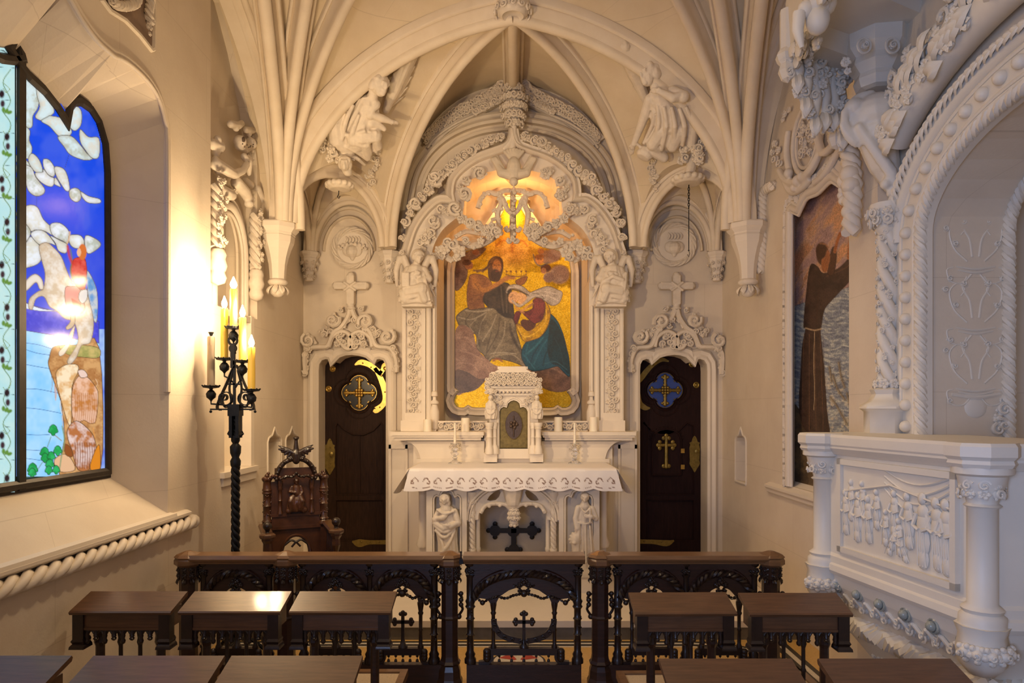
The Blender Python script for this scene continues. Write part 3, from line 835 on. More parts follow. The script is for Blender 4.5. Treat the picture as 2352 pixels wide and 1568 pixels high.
    # leaf is a plain board behind, with frame members raised on it
    top=2.40
    mb.box((sg*X0,dd,.15),(sg*X1,dd+.05,top)); mb.build('panel',wood,root)
    cxq,cyq=(826,902) if sg==1 else (1527,896)
    R=58
    # stiles and rails with a round cut-out for the rose
    px_=lambda x,y:(P(x,y,dd).x,P(x,y,dd).z)
    lx,rx=(748,898) if sg==1 else (2*CX-898+3,1610)
    cz=[px_(cxq+math.cos(a)*34,cyq+math.sin(a)*34) for a in [2*PI*i/40 for i in range(40)]]
    qf=[px_(x,y) for x,y in quatre(cxq,cyq,40)]
    zl=px_(lx,0)[0]; zr_=px_(rx,0)[0]
    pb=[px_(lx+24,978),px_(cxq-50,970),px_(cxq-34,986),px_(cxq-14,997),px_(cxq+10,998),px_(cxq+32,988),px_(cxq+50,970),px_(rx-17,978),px_(rx-17,1135),px_(lx+24,1135)]
    pb2=[px_(lx+24,1147),px_(rx-17,1147),px_(rx-17,1240),px_(lx+24,1240)]
    mb=MB(); mb.plate([(zl,.15),(zr_,.15),(zr_,top),(zl,top)],[qf,pb,pb2],lambda u,v,w:V((u,dd-.02+w,v)),.025)
    for lp in(pb,pb2): mb.sweep([V((x,dd-.018,z)) for x,z in lp],roll(.008,6),(0,-1,0),closed=True)
    mb.sweep([V((x,dd-.02,z)) for x,z in qf],[(-.012,-.01),(-.012,.012),(0,.018),(.01,.008),(.01,-.01)],(0,-1,0),closed=True)
    mb.sweep([V((x,dd-.02,z)) for x,z in [px_(x,y) for x,y in quatre(cxq,cyq,52)]],roll(.007,6),(0,-1,0),closed=True)
    mb.box(V(k.p(cxq-1.5,1000,0)),V(k.p(cxq+1.5,1135,-3))) if sg==1 else None
    mb.build('frame',wood,root)
    # glazed quatrefoil with gilt cross
    mb=MB(); mb.plate([px_(x,y) for x,y in quatre(cxq,cyq,36)],[],lambda u,v,w:V((u,dd-.014+w,v)),.01); 
    g=mb.build('quatrefoil_glass',M['black_glass'] if sg==1 else M['blue'],root)
    mb=MB(); gm=M['brass'] if sg==1 else M['olbrass']
    mb.sweep([V((x,dd-.018,z)) for x,z in [px_(x,y) for x,y in quatre(cxq,cyq,35)]],roll(.004,6),(0,-1,0),closed=True)
    kk=K(dd-.02); kk.mb=mb
    for a in range(4):
        ca,sa=math.cos(a*PI/2),math.sin(a*PI/2)
        for rad,wd in((12,4.5),(20,4),(28,5),(33,4)):
            kk.ball(cxq+ca*rad,cyq+sa*rad,-2,wd*1.1,wd*1.1,2)
        for s_ in(-1,1): kk.ball(cxq+ca*30-sa*6*s_,cyq+sa*30+ca*6*s_,-2,3.4,3.4,2)
        kk.cap((cxq,cyq,-2,3.5),(cxq+ca*34,cyq+sa*34,-2,3))
    for a in range(9): kk.ball(cxq+(a%3-1)*6,cyq+(a//3-1)*6,-5,3.6,3.6,3)
    mb.build('gilt_cross',gm,root)
    # studs, strap hinges and lock plate
    def strap(pts,r,m=M['brass'] if sg==1 else M['olbrass'],name='strap_hinge',knobs=()):
        q=smooth_curve(pts,4); mb=MB(); rr=smooth_curve([(a,) for a in r],4)
        up=[];dn=[]
        for i,(x,y) in enumerate(q):
            a=q[max(i-1,0)]; b=q[min(i+1,len(q)-1)]; dx,dy=b[0]-a[0],b[1]-a[1]; L=math.hypot(dx,dy) or 1; w=rr[i][0]
            up.append((x-dy/L*w,y+dx/L*w)); dn.append((x+dy/L*w,y-dx/L*w))
        mb.plate([px_(x,y) for x,y in up+dn[::-1]],[],lambda u,v,w:V((u,dd-.027+w,v)),.008)
        for x,y,r_ in knobs: mb.ball(P(x,y,dd-.03),(r_*k.s,.006,r_*k.s),8,5)
        return mb.build(name,m,root)
    if sg==1:
        strap([(816,838),(830,832),(850,838),(866,850),(878,858)],[1.5,6,6,6,5],knobs=((833,834,2),(852,843,2)))
        strap([(862,845),(874,866),(884,893),(886,915),(880,930),(864,942),(860,940)],[4,6,7,6,6,7,1.5],knobs=((876,862,3),(884,900,2),(872,935,2)))
        strap([(872,862),(880,850),(886,842),(896,840)],[6,5,9,8],knobs=((885,846,5),))
        strap([(810,1242),(826,1246),(850,1244),(896,1244)],[1.5,9,5,5],M['olbrass'],knobs=((830,1244,2),(850,1244,2),(870,1244,2)))
        mb=MB()
        for x,y in((764,847),(755,893)): mb.lathe([(.034,0),(.034,.008),(.026,.012),(.018,.008),(.012,.016),(.001,.018)],P(x,y,dd-.02),18,rot=Matrix.Rotation(PI/2,3,'X'))
        mb.build('stud',M['brass'],root)
        lk=[(759,1006),(764,1013),(766,1020),(771,1022),(769,1027),(771,1035),(770,1062),(771,1070),(768,1076),(764,1082),(759,1090),(754,1082),(750,1076),(747,1070),(748,1062),(747,1035),(749,1027),(747,1022),(752,1020),(754,1013)]
    else:
        strap([(1535,830),(1518,826),(1500,836),(1484,852),(1472,868),(1464,876)],[1.5,5,5,6,6,6],knobs=((1500,838,2),))
        strap([(1464,905),(1468,925),(1480,936),(1492,937)],[6,6,6,1.5])
        strap([(1466,1242),(1500,1243),(1530,1246),(1547,1240)],[5,5,7,1.5],knobs=((1480,1243,2),(1500,1243,2),(1520,1244,2)))
        mb=MB()
        for x,y in((1589,836),(1599,884)): mb.lathe([(.034,0),(.034,.008),(.026,.012),(.018,.008),(.012,.016),(.001,.018)],P(x,y,dd-.02),18,rot=Matrix.Rotation(PI/2,3,'X'))
        mb.build('stud',M['olbrass'],root)
        lk=[(x+835,y-6) for x,y in [(759,1006),(764,1013),(766,1020),(771,1022),(769,1027),(771,1035),(770,1062),(771,1070),(768,1076),(764,1082),(759,1090),(754,1082),(750,1076),(747,1070),(748,1062),(747,1035),(749,1027),(747,1022),(752,1020),(754,1013)]]
        # little arched wicket with cross
        wk=[px_(1497,1090),px_(1497,1010),px_(1502,996),px_(1514,988),px_(1530,985),px_(1546,988),px_(1558,996),px_(1563,1010),px_(1563,1090)]
        mb=MB(); mb.plate(wk,[],lambda u,v,w:V((u,dd-.02+w,v)),.03); mb.sweep([V((x,dd-.022,z)) for x,z in wk],roll(.009,6),(0,-1,0),closed=True)
        for i in range(14):
            a=PI*i/13; mb.ball(P(1530-math.cos(a)*38,1008-math.sin(a)*28,dd-.022),.008,6,4)
        wick=mb.build('wicket',wood,root)
        kk=K(dd-.035); kk.mb=MB(); kk.cap((1530,1004,0,4),(1530,1072,0,5)); kk.cap((1514,1022,0,4),(1546,1022,0,4))
        for x,y in((1530,1000),(1511,1022),(1549,1022),(1524,1006),(1536,1006),(1515,1015),(1515,1029),(1545,1015),(1545,1029),(1530,1022),(1524,1070),(1536,1070)): kk.ball(x,y,-1,5,5,2)
        kk.build('brass_cross',M['olbrass'],wick)
        for y in(1035,1072):
            mb=MB(); mb.box(P(1564,y-5,dd-.03),P(1572,y+5,dd-.02)); mb.build('hinge',M['brass'],wick)
    mb=MB(); lp=[px_(x,y) for x,y in smooth_curve(lk,2,True)]
    mb.plate(lp,[],lambda u,v,w:V((u,dd-.028+w,v)),.008); lx0=sum(p[0] for p in lk)/len(lk); ly0=sum(p[1] for p in lk)/len(lk)
    for o_ in(-35,-18,18,33): mb.ball(P(lx0,ly0+o_,dd-.03),(.008,.006,.008),8,5)
    mb.build('lock_plate',M['olbrass'],root)
    mb=MB(); mb.lathe([(.008,0),(.008,.03),(.022,.045),(.024,.058),(.001,.065)],P(lx0+4,ly0-4,dd-.03),14,rot=Matrix.Rotation(PI/2,3,'X')); mb.build('door_knob',M['olbrass'],root)
# ---------------------------------------------------------------- altarpiece: pilasters, ogee arch, foliage, dove
AF=7.02
alt=thing('altarpiece',(0,AF,1.54),'carved stone ogee arch and pilasters framing the gold mosaic','altarpiece')
px_=lambda x,y,d=AF:(P(x,y,d).x,P(x,y,d).z)
def sym(l): return l+[(2*CX-x,y) for x,y in l[::-1]]
OUTA=[(925,985),(925,700),(925,640),(928,590),(934,568),(949,523),(976,483),(1007,458),(1034,458),(1032,443),(1038,412),(1061,385),(1096,362),(1137,347),(1160,338),(1171,325),(1176,300)]
INN=[(1003,985),(1003,700),(1003,650),(992,600),(996,565),(1015,530),(1040,507),(1062,492),(1066,470),(1068,440),(1080,415),(1105,400),(1140,391),(1170,388)]
def densify(l,sharp,sub=4):
    out=[];seg=[l[0]]
    for i in range(1,len(l)):
        seg.append(l[i])
        if i in sharp or i==len(l)-1:
            out+=smooth_curve(seg,sub)[:-1] if len(seg)>2 else [seg[0]]; seg=[l[i]]
    return out+[l[-1]]
OA=densify(OUTA,{2,8}); IA=densify(INN,{2,7})
oa=[px_(*p) for p in sym(OA)]; ia=[px_(*p) for p in sym(IA)]
mb=MB(); mb.plate(oa+ia[::-1],[],lambda u,v,w:V((u,AF+w,v)),.30); mb.build('arch_face',M['smooth'],alt)
mb=MB(); q=[V((u,AF,v)) for u,v in [px_(*p) for p in OA[5:]]]
for sg in(1,-1):
    qq=[V((p.x*sg if sg==1 else -p.x,p.y,p.z)) for p in q]
    mb.sweep(qq,[(-.035,-.02),(-.035,.05),(-.015,.075),(.01,.055),(.02,.03),(.045,.045),(.055,.02),(.055,-.02)],(0,-1,0))
bsplit(mb,'arch_moulding',M['smooth'],alt)
mb=MB()  # finial stem
k=K(AF); k.mb=mb; k.cap((1176,345,-8,8),(1178,330,-8,9),(1180,300,-8,7),(1181,275,-10,9)); k.cap((1160,342,-6,7),(1172,330,-8,7),(1178,305,-8,6)); k.cap((1198,342,-6,7),(1186,330,-8,7),(1180,305,-8,6)); mb.build('stem',M['smooth'],alt)
rg=random.Random(21)
def both(k,x,y,w,r,kind=None):
    r*=1.22
    k.bunch(x,y,w,r,rg,kind); k.bunch(2*CX-x,y,w,r,rg,kind)
k=K(AF-.02)
for x,y,r in((926,585,8),(930,548,9),(934,514,11),(943,492,10),(956,470,14),(945,478,9),(972,457,10),(987,440,12),(1003,414,17),(990,425,12),(1015,405,12),(1028,396,11),(1041,383,12),(1054,369,11),(1068,360,10),(1083,349,12),(1097,341,9),(1112,333,12),(1128,327,10),(1140,322,8),(1150,318,10)):
    both(k,x,y,-6,r); both(k,x+rg.uniform(-6,6),y+rg.uniform(-5,5),-16,r*.6,'c')
bsplit(k.mb,'crockets',M['carve'],alt)
k=K(AF-.01)
for x,y,r in((1103,403,14),(1092,395,9),(1072,420,11),(1068,450,15),(1058,436,9),(1046,483,16),(1030,488,10),(1014,483,10),(1062,505,12),(1080,517,12),(1098,525,11),(1115,532,12),(1130,522,10),(1140,535,12),(1126,545,10),(996,510,12),(1000,520,10),(992,540,10),(978,552,14),(984,535,9),(968,560,8),(972,575,8)):
    both(k,x,y,-8,r); both(k,x+rg.uniform(-6,6),y+rg.uniform(-5,5),-15,r*.5,'c')
bsplit(k.mb,'inner_foliage',M['carve'],alt)
k=K(AF+.10)
def brs(pts,r,nodes=True):
    for f in(lambda x:x,lambda x:2*CX-x):
        k.fold(*[(f(x),y,0,r*(1+.12*((i*7)%3-1))) for i,(x,y) in enumerate(pts)])
        if nodes:
            q=smooth_curve(pts,3)
            for i,(x,y) in enumerate(q):
                if i%2==0: k.ball(f(x)+rg.uniform(-r,r)*.8,y+rg.uniform(-r,r)*.8,-r*.5,r*.7)
brs([(1178,438),(1160,438),(1142,446),(1122,442),(1106,455),(1098,478)],6)
brs([(1178,495),(1165,480),(1156,460),(1148,448)],6)
brs([(1146,446),(1150,470),(1143,490),(1146,515),(1150,530)],6)
brs([(1178,440),(1178,480),(1178,520),(1178,552)],7)
brs([(1178,520),(1166,530),(1160,522)],5); brs([(1178,548),(1170,556),(1166,550)],5)
brs([(1143,480),(1130,485)],4); brs([(1143,500),(1128,505)],4)
brs([(1040,600),(1025,588),(1035,565),(1060,560),(1085,565),(1110,558),(1135,545),(1150,528)],8)
brs([(1045,545),(1070,532),(1100,535),(1120,540)],6)
k.build('branch_tracery',M['carve'],alt)
k=K(AF+.06)
for x,y,r in((1056,580,15),(1050,592,10),(1040,565,12),(1022,575,12),(1015,590,9),(1028,560,10),(1070,556,9),(1105,555,9),(1128,545,10),(1118,530,12),(1100,518,9),(1000,590,10),(1008,575,9)):
    both(k,x,y,-6,r)
for y in(455,480,505): 
    k.bunch(1178,y,-2,7,rg,'b')
k.bunch(1178,522,-4,9,rg,'l'); k.bunch(1178,550,-4,8,rg,'l')
bsplit(k.mb,'hanging_foliage',M['carve'],alt)
k=K(AF-.03)   # dove, head down
k.ball(1180,395,-14,17,30,14); k.ball(1180,424,-20,10,10,10); k.cap((1180,430,-24,4),(1180,437,-25,1.5))
for i in range(7): k.cap((1180,375,-10,6),(1180+(i-3)*7,345+abs(i-3)*2,-8,4))
for s_ in(-1,1):
    k.cap((1180+s_*10,405,-12,12),(1180+s_*28,400,-10,11),(1180+s_*36,385,-8,8))
    for i in range(6): k.cap((1180+s_*(18+3*i),402-i*2,-10,6),(1180+s_*(32+3.2*i),372-i*1.5+abs(i-3)*2,-8,5),(1180+s_*(38+2.5*i),360+i*1.2,-4,3))
k.build('dove',M['carve2'],alt,vox=.006,smooth=1)
# pilasters
for sg in(1,-1):
    mx=lambda x: x if sg==1 else 2*CX-x
    mb=MB(); b=lambda x0,y0,x1,y1,d0,d1: mb.box((P(mx(x0),0,AF).x,d0,P(0,y1,AF).z),(P(mx(x1),0,AF).x,d1,P(0,y0,AF).z))
    b(925,702,933,985,AF-.03,AF); b(970,702,978,985,AF-.03,AF); b(933,702,970,712,AF-.02,AF); b(933,948,970,985,AF-.03,AF)
    b(922,965,1003,990,AF-.05,AF+.3)
    k=K(AF-.02); k.mb=mb
    k.cap((mx(985),705,-2,6.5),(mx(985),985,-2,6.5)); k.cap((mx(997),705,2,4),(mx(997),915,2,4)); k.cap((mx(928),705,0,3),(mx(928),962,0,3))
    mb.lathe([(.03,-.39),(.05,-.37),(.05,-.2),(.04,-.17),(.03,-.13),(.045,-.12),(.045,-.10),(.02,-.08),(.02,-.05),(.035,-.04),(.03,0),(.01,.01)],k.p(mx(998),900,0),12)
    mb.build('pilaster',M['smooth'],alt)
    k=K(AF+.01); 
    for i in range(19):
        y=716+i*12.6; k.bunch(mx(944+8*(i%2)),y,-2,9,rg,'c'); k.bunch(mx(960-7*(i%2)),y+4,-2,8,rg,'l')
    k.fold(*[(mx(951+9*math.sin(i*.9)),712+i*11,-2,2.5) for i in range(21)])
    k.build('carved_panel',M['carve'],alt)
# frieze of foliage on the vault cell and crown over the finial
t=thing('vault_frieze',P(1178,300,6.95),'carved foliage frieze arching under the ridge rib above the altar arch','carving')
FR=[(982,316),(996,296),(1022,274),(1052,255),(1084,240),(1112,226),(1138,212),(1152,200)]
k=K(7.22)
for f in(lambda x:x,lambda x:2*CX-x):
    for i,(x,y) in enumerate(smooth_curve(FR,4)):
        u=i/28; n=(0,-1,0)
        k.bunch(f(x),y,u*-8,8+5*u,rg,'c',n); k.bunch(f(x)-3,y+10+5*u,u*-8,7+5*u,rg,'c',n)
        if u>.6: k.bunch(f(x)+4,y+26,-14,10,rg,None,n)
    q=[k.p(f(x),y+10,4) for i,(x,y) in enumerate(FR)]
    k.mb.sweep(q,[(-.085,-.04),(-.085,.006),(.085,.006),(.085,-.04)],(0,-1,0),smooth=False)
    k.fold(*[(f(x),y-7-6*i/7,-8*i/7,3) for i,(x,y) in enumerate(FR)])
    k.fold(*[(f(x),y+24+8*i/7,-8*i/7,3) for i,(x,y) in enumerate(FR)])
bsplit(k.mb,'frieze',M['carve'],t)
k=K(7.0)
for y,r,n_ in((205,16,5),(228,24,7),(250,26,8),(270,22,7),(286,14,5)):
    for i in range(n_):
        a=PI*(i+.5)/n_; x=1181-math.cos(a)*r; k.bunch(x,y,-math.sin(a)*r,10,rg,None,(-math.cos(a),-math.sin(a),0))
k.mb.ball(k.p(1181,245,2),(.10,.1,.2)); k.build('crown',M['carve'],t)
# stepped mouldings and fleur frame around the mosaic
FD=ND-.06
MOS=[(1046,935),(1046,905),(1046,700),(1046,625),(1049,603),(1058,588),(1072,578),(1092,571),(1108,568),(1118,566),(1122,545),(1132,525),(1146,505),(1160,480),(1168,455),(1180,445)]
mosL=MOS; mosR=[(2*CX-x,y) for x,y in MOS[::-1]]
def foot(l):   # lobed lower corner
    return [(1100,935),(1085,934),(1075,928),(1064,935),(1050,932),(1044,920),(1050,906),(1056,900),(1052,894),(1046,890),(1046,880)]
mouter=smooth_curve(foot(0),2)+MOS[2:]+mosR[:-2]+[(2*CX-x,y) for x,y in smooth_curve(foot(0),2)[::-1]]
t=thing('gold_mosaic',P(1178,960,FD),'gold mosaic of a bearded man crowning a kneeling veiled woman in its stone frame','mosaic'); GOLDM=t
mb=MB(); mo_=[(P(x,y,FD).x,P(x,y,FD).z) for x,y in mouter]
mb.sweep([V((x,FD+.02,z)) for x,z in mo_],[(-.006,.0),(-.006,.03),(-.03,.055),(-.055,.035),(-.06,.06),(-.09,.07),(-.10,.02),(-.10,-.05),(-.006,-.05)],(0,-1,0),closed=True); 
o=mb.build('moulding',M['smooth'],t)
mb=MB(); mb.sweep([V((x,FD,z)) for x,z in mo_],roll(.008,6),(0,-1,0),closed=True); mb.build('gilt_edge',M['gold_line'],t)
# ---------------------------------------------------------------- seated angels on the pilasters
def seated_angel(cx,label,book,sg):
    k=K(AF-.10); g=lambda x: cx+sg*(x-955)
    k.head(g(962),592,-14,17,(sg*.45,-.8,-.35),'short')
    k.cap((g(958),606,-8,8),(g(957),618,-6,12)); k.cap((g(955),625,-4,20),(g(952),655,-6,20),(g(950),675,-6,24))
    k.cap((g(938),622,-4,10),(g(930),645,-10,10),(g(945),655,-20,8)); k.hand(g(950),640,-24,5,sg*1,-.5)
    k.cap((g(974),622,-4,10),(g(985),642,-10,10),(g(968),650,-22,8)); k.hand(g(965),632,-26,5,-sg*1,.2)
    k.robe([(g(955),612,-4,16,12),(g(955),630,-6,27,16),(g(953),655,-8,30,20),(g(955),680,-6,36,22),(g(955),695,-4,38,20)],11,.10)
    k.cap((g(940),672,-18,15),(g(972),668,-26,15),(g(978),690,-22,10)); k.cap((g(930),675,-14,13),(g(934),692,-18,9))
    for x0,x1 in((925,935),(940,928),(952,962),(965,985),(975,990),(935,970)): k.fold((g(x0),628,-14,3),(g((x0+x1)/2),660,-26,4),(g(x1),694,-22,3))
    k.fold((g(922),690,-18,5),(g(950),686,-26,5),(g(985),676,-22,5)); k.fold((g(925),698,-16,5),(g(960),694,-20,5),(g(992),699,-14,6))
    if book: k.mb.box(k.p(g(928),632,-34),k.p(g(945),664,-18))
    else: k.cap((g(935),648,-26,5),(g(958),640,-30,5),(g(975),650,-26,5)); 
    for s_ in(-1,1):
        k.wing([(g(955+s_*(26+3.5*i)),588+abs(i-1)*3+i*16-(6 if i<2 else 0),6) for i in range(6)]+[(g(955+s_*40),662,6)],[(g(955+s_*16),625,4)])
        k.cap((g(955+s_*14),625,4,8),(g(955+s_*28),592,5,9),(g(955+s_*38),592,6,8),(g(955+s_*46),620,6,7),(g(955+s_*44),655,6,4))
    k.mb.box(k.p(g(924),698,16),k.p(g(995),706,-16))
    o=k.build('angel_statue',M['carve'],vox=.006,smooth=2); tag(o,label,'statue'); return o
seated_angel(955,'seated winged angel reading a book on the left pilaster',True,1)
seated_angel(1406,'seated winged angel with folded arms on the right pilaster',False,-1)
# ---------------------------------------------------------------- large angels on the vault
def vault_angel_left():
    k=K(6.2,lambda x,y:webdepth(835,max(y,205))+.40*(x-835)*.004-.17+max(0,y-330)*.002)
    t=thing('vault_angel',k.p(820,370,0),'winged angel leaning forward with outstretched hand on the left vault','statue')
    k.head(870,196,-12,27,(.75,-.5,-.25),'short')
    k.cap((858,215,-4,11),(852,232,0,15)); k.cap((846,240,0,22),(838,262,0,24),(828,290,0,28),(818,318,0,30))
    k.cap((862,240,-12,12),(850,262,-20,12),(878,272,-26,9),(895,278,-28,6)); k.hand(896,278,-28,5,1,.35)
    k.cap((852,282,-16,11),(872,288,-22,9),(882,296,-24,6))
    k.robe([(846,228,0,20,15),(838,255,0,30,20),(826,290,0,38,26),(812,325,0,46,26),(815,350,0,42,22)],12,.13,.3)
    k.cap((830,315,-22,17),(862,312,-28,16),(868,335,-20,11)); k.cap((812,320,-16,16),(838,328,-22,14),(845,360,-14,9))
    k.cap((785,250,6,14),(770,280,6,18),(775,320,4,20),(800,345,2,18)); 
    for a in(((800,232,0,5),(780,262,-8,6),(765,300,-6,5)),((812,240,-8,4),(795,275,-14,6),(785,320,-12,5)),((825,262,-20,4),(812,295,-24,6),(800,335,-18,5)),((838,285,-22,4),(830,315,-32,5),(835,350,-22,5)),((850,300,-30,4),(845,325,-36,5),(852,355,-20,4)),((862,300,-34,4),(868,322,-34,4),(864,350,-20,4)),((775,300,0,5),(800,310,-18,5),(840,300,-34,5)),((780,330,-8,5),(815,345,-20,6),(845,368,-14,4)),((790,355,-6,6),(818,362,-14,6),(838,378,-8,4))): k.fold(*a)
    k.build('figure',M['carve'],t,vox=.007,smooth=1)
    k=K(6.3,lambda x,y:webdepth(x,y)-.055)
    k.wing([(966,78,0),(963,104,0),(958,128,0),(951,152,0),(944,176,0),(936,200,0),(926,222,0),(948,84,0),(934,108,0),(920,134,0),(908,160,0),(900,190,0)],[(886,252,-6)],.055)
    k.wing([(915,96,4),(895,108,4),(872,124,4),(850,142,4),(834,162,4),(822,182,4),(812,200,4)],[(850,238,4)],.05)
    k.build('wings',M['carve2'],t,vox=.007,smooth=1)
    rg=random.Random(4); k=K(6.3,webdepth)
    for i in range(34):
        x=rg.uniform(700,868);y=rg.uniform(330,400)
        ya=392-60*math.sqrt(max(0,1-((x-785)/100)**2))
        if y>ya+8: y=ya-rg.uniform(0,14)
        w=-30+ (x-700)*.0
        k.bunch(x,y,-2,10,rg,None,(.6,-1,0))
    for i in range(12): k.bunch(862-i*1.5+rg.uniform(-12,8),372+i*6+rg.uniform(-6,6)-4,-2,9,rg,None,(.6,-1,0))
    for i in range(14): k.bunch(780+rg.uniform(-22,30),345+rg.uniform(-14,26),-26,12,rg)
    k.build('foliage_base',M['carve2'],t)
    k=K(6.3); k.head(797,383,-18,19,(.1,-1,-.1),'short'); k.cap((780,345,0,14),(790,365,-6,13),(800,398,-8,11))
    k.mb.lathe([(.01,-.05),(.09,-.045),(.12,-.02),(.12,.01),(.09,.03),(.04,.05),(.01,.06)],k.p(780,425,0),18)
    for i in range(14):
        a=2*PI*i/14; k.mb.ball(k.p(780,426,0)+V((math.cos(a)*.11,math.sin(a)*.11,0)),.028,8,5)
    k.build('pendant',M['carve2'],t,vox=.007,smooth=1)
vault_angel_left()
def vault_angel_right():
    k=K(6.2,lambda x,y:webdepth(1525,max(y,205))-.40*(x-1525)*.004-.17+max(0,y-330)*.002)
    t=thing('vault_angel',k.p(1530,350,0),'winged angel with hand on breast pouring incense on the right vault','statue')
    k.head(1492,170,-14,30,(-.75,-.5,-.2),'short')
    k.cap((1505,192,-6,12),(1510,212,0,16)); k.cap((1515,222,0,24),(1530,250,0,27),(1545,280,0,30))
    k.cap((1492,228,-10,12),(1482,262,-14,12),(1468,300,-16,9),(1456,330,-18,7)); k.hand(1455,332,-18,6,-.3,1)
    k.cap((1545,212,-8,14),(1570,222,-16,13),(1545,225,-28,10),(1520,212,-32,7)); k.hand(1518,211,-33,6,-1,-.2)
    k.robe([(1512,210,0,20,16),(1525,240,0,32,22),(1545,275,0,46,28),(1555,310,0,50,28),(1545,345,0,38,22)],12,.13,.3,1)
    k.cap((1520,300,-16,18),(1500,330,-18,16),(1515,350,-10,12)); k.cap((1560,300,-12,18),(1545,335,-14,14)); k.cap((1500,345,-16,14),(1525,362,-14,12))
    k.cap((1575,250,6,18),(1592,290,6,16),(1588,330,6,12))
    for a in(((1500,235,-22,4),(1500,280,-24,5),(1478,330,-18,4)),((1510,240,-24,4),(1512,290,-28,6),(1490,345,-18,4)),((1525,245,-26,4),(1530,290,-32,6),(1520,345,-22,4)),((1542,245,-24,4),(1550,290,-32,6),(1548,340,-20,5)),((1560,248,-18,4),(1572,290,-24,6),(1568,335,-14,4)),((1575,245,-10,4),(1590,280,-10,5),(1596,315,-4,4)),((1462,330,-18,4),(1485,345,-20,4),(1515,340,-24,4))): k.fold(*a)
    k.mb.lathe([(.01,-.06),(.06,-.05),(.08,-.02),(.07,.03),(.05,.05),(.06,.06),(.01,.07)],k.p(1482,352,-22),14,rot=Matrix.Rotation(.5,3,'Y'))
    k.build('figure',M['carve'],t,vox=.007,smooth=1)
    k=K(6.3,lambda x,y:webdepth(x,y)-.055)
    k.wing([(1398,44,0),(1404,70,0),(1412,96,0),(1420,122,0),(1430,148,0),(1442,174,0),(1454,198,0),(1412,46,0),(1428,80,0),(1442,112,0),(1456,146,0)],[(1486,232,-6)],.055)
    k.wing([(1470,104,4),(1492,110,4),(1520,122,4),(1546,140,4),(1570,164,4),(1590,190,4)],[(1545,235,4)],.05)
    k.build('wings',M['carve2'],t,vox=.007,smooth=1)
    rg=random.Random(8); k=K(6.3,webdepth)
    for i in range(36):
        x=rg.uniform(1485,1668); y=rg.uniform(325,398); ya=392-60*math.sqrt(max(0,1-((x-1571)/100)**2))
        if y>ya+8: y=ya-rg.uniform(0,14)
        k.bunch(x,y,-2,10,rg,None,(-.6,-1,0))
    for i in range(12): k.bunch(1494+i*1.2+rg.uniform(-8,12),370+i*6,-2,9,rg,None,(-.6,-1,0))
    for i in range(12): k.bunch(1585+rg.uniform(-24,24),355+rg.uniform(-20,22),-26,12,rg)
    k.build('foliage_base',M['carve2'],t)
    k=K(6.3); k.head(1612,300,-8,17,(-.3,-1,0),'short'); k.cap((1612,315,0,9),(1600,340,0,11),(1590,370,-4,12),(1583,400,-4,13))
    k.mb.lathe([(.01,-.05),(.11,-.045),(.14,-.02),(.14,.01),(.10,.03),(.05,.05),(.01,.06)],k.p(1580,412,0),18)
    for i in range(14):
        a=2*PI*i/14; k.mb.ball(k.p(1580,412,0)+V((math.cos(a)*.13,math.sin(a)*.13,0)),.03,8,5)
    k.build('pendant',M['carve2'],t,vox=.007,smooth=1)
vault_angel_right()
# hanging hooks
mb=MB(); q=K(6.3); mb.tube([q.p(778,438),q.p(778,446),q.p(775,452),q.p(778,456),q.p(781,450)],.004,6); o=mb.build('iron_hook',M['iron']); tag(o,'small black hook under the left vault pendant','hook')
t=thing('hanging_chain',q.p(1582,590),'thin black chain and rod hanging in front of the right medallion','chain')
mb=MB()
for i in range(9):
    c=q.p(1582,428+i*6.0); a=0 if i%2 else PI/2
    mb.tube([c+V((math.cos(a)*.008*math.cos(b),math.sin(a)*.008*math.cos(b),.016*math.sin(b))) for b in [2*PI*j/10 for j in range(10)]],.0035,5,closed=True)
mb.build('links',M['iron'],t)
mb=MB(); mb.tube([q.p(1582,482),q.p(1582,575)],.004,6); mb.ball(q.p(1582,575),.008); mb.tube([q.p(1582,575),q.p(1584,582),q.p(1582,590),q.p(1579,584)],.003,5); mb.build('rod',M['iron'],t)
# ---------------------------------------------------------------- step, retable ledge, altar
mb=MB(); mb.box((-2.235,5.23,0),(2.235,7.29,.10),1); mb.box((-2.235,5.21,.10),(2.235,7.29,.15),0)
struct('floor_step',mb,[M['smooth'],M['stepshade']])
mb=MB()   # mosaic border on the chancel floor
def band(pts,w,z,mi): 
    mb.sweep([V((x,y,0)) for x,y in pts],[(-w/2,0),(-w/2,z),(w/2,z),(w/2,0)],(0,0,1),mi=mi,smooth=False)
rgt=[(-2.2,5.14),(1.35,5.14),(1.6,5.10),(1.78,4.98),(1.9,4.75),(1.9,4.3),(1.9,2.6)]
band(rgt,.10,.002,0); band([(-2.2,5.075),(1.3,5.075),(1.55,5.04),(1.72,4.93),(1.83,4.72),(1.83,2.6)],.02,.0025,1)
band([(x,y) for x,y in rgt],.03,.0028,1); band([(2.0,5.15),(2.0,2.6)],.12,.002,0); band([(2.0,5.15),(2.0,2.6)],.04,.0028,1)
tag(mb.build('mosaic_border',[M['floordark'],M['floorwhite']]),None,None,kind='structure').name='trim_mosaic_border'
mb=MB(); c=(0.04,4.78,0)
mb.lathe([(.001,0),(.19,0),(.19,.003),(.001,.003)],c,40,0,smooth=False); mb.lathe([(.001,0),(.175,0),(.175,.0045),(.001,.0045)],c,40,1,smooth=False)
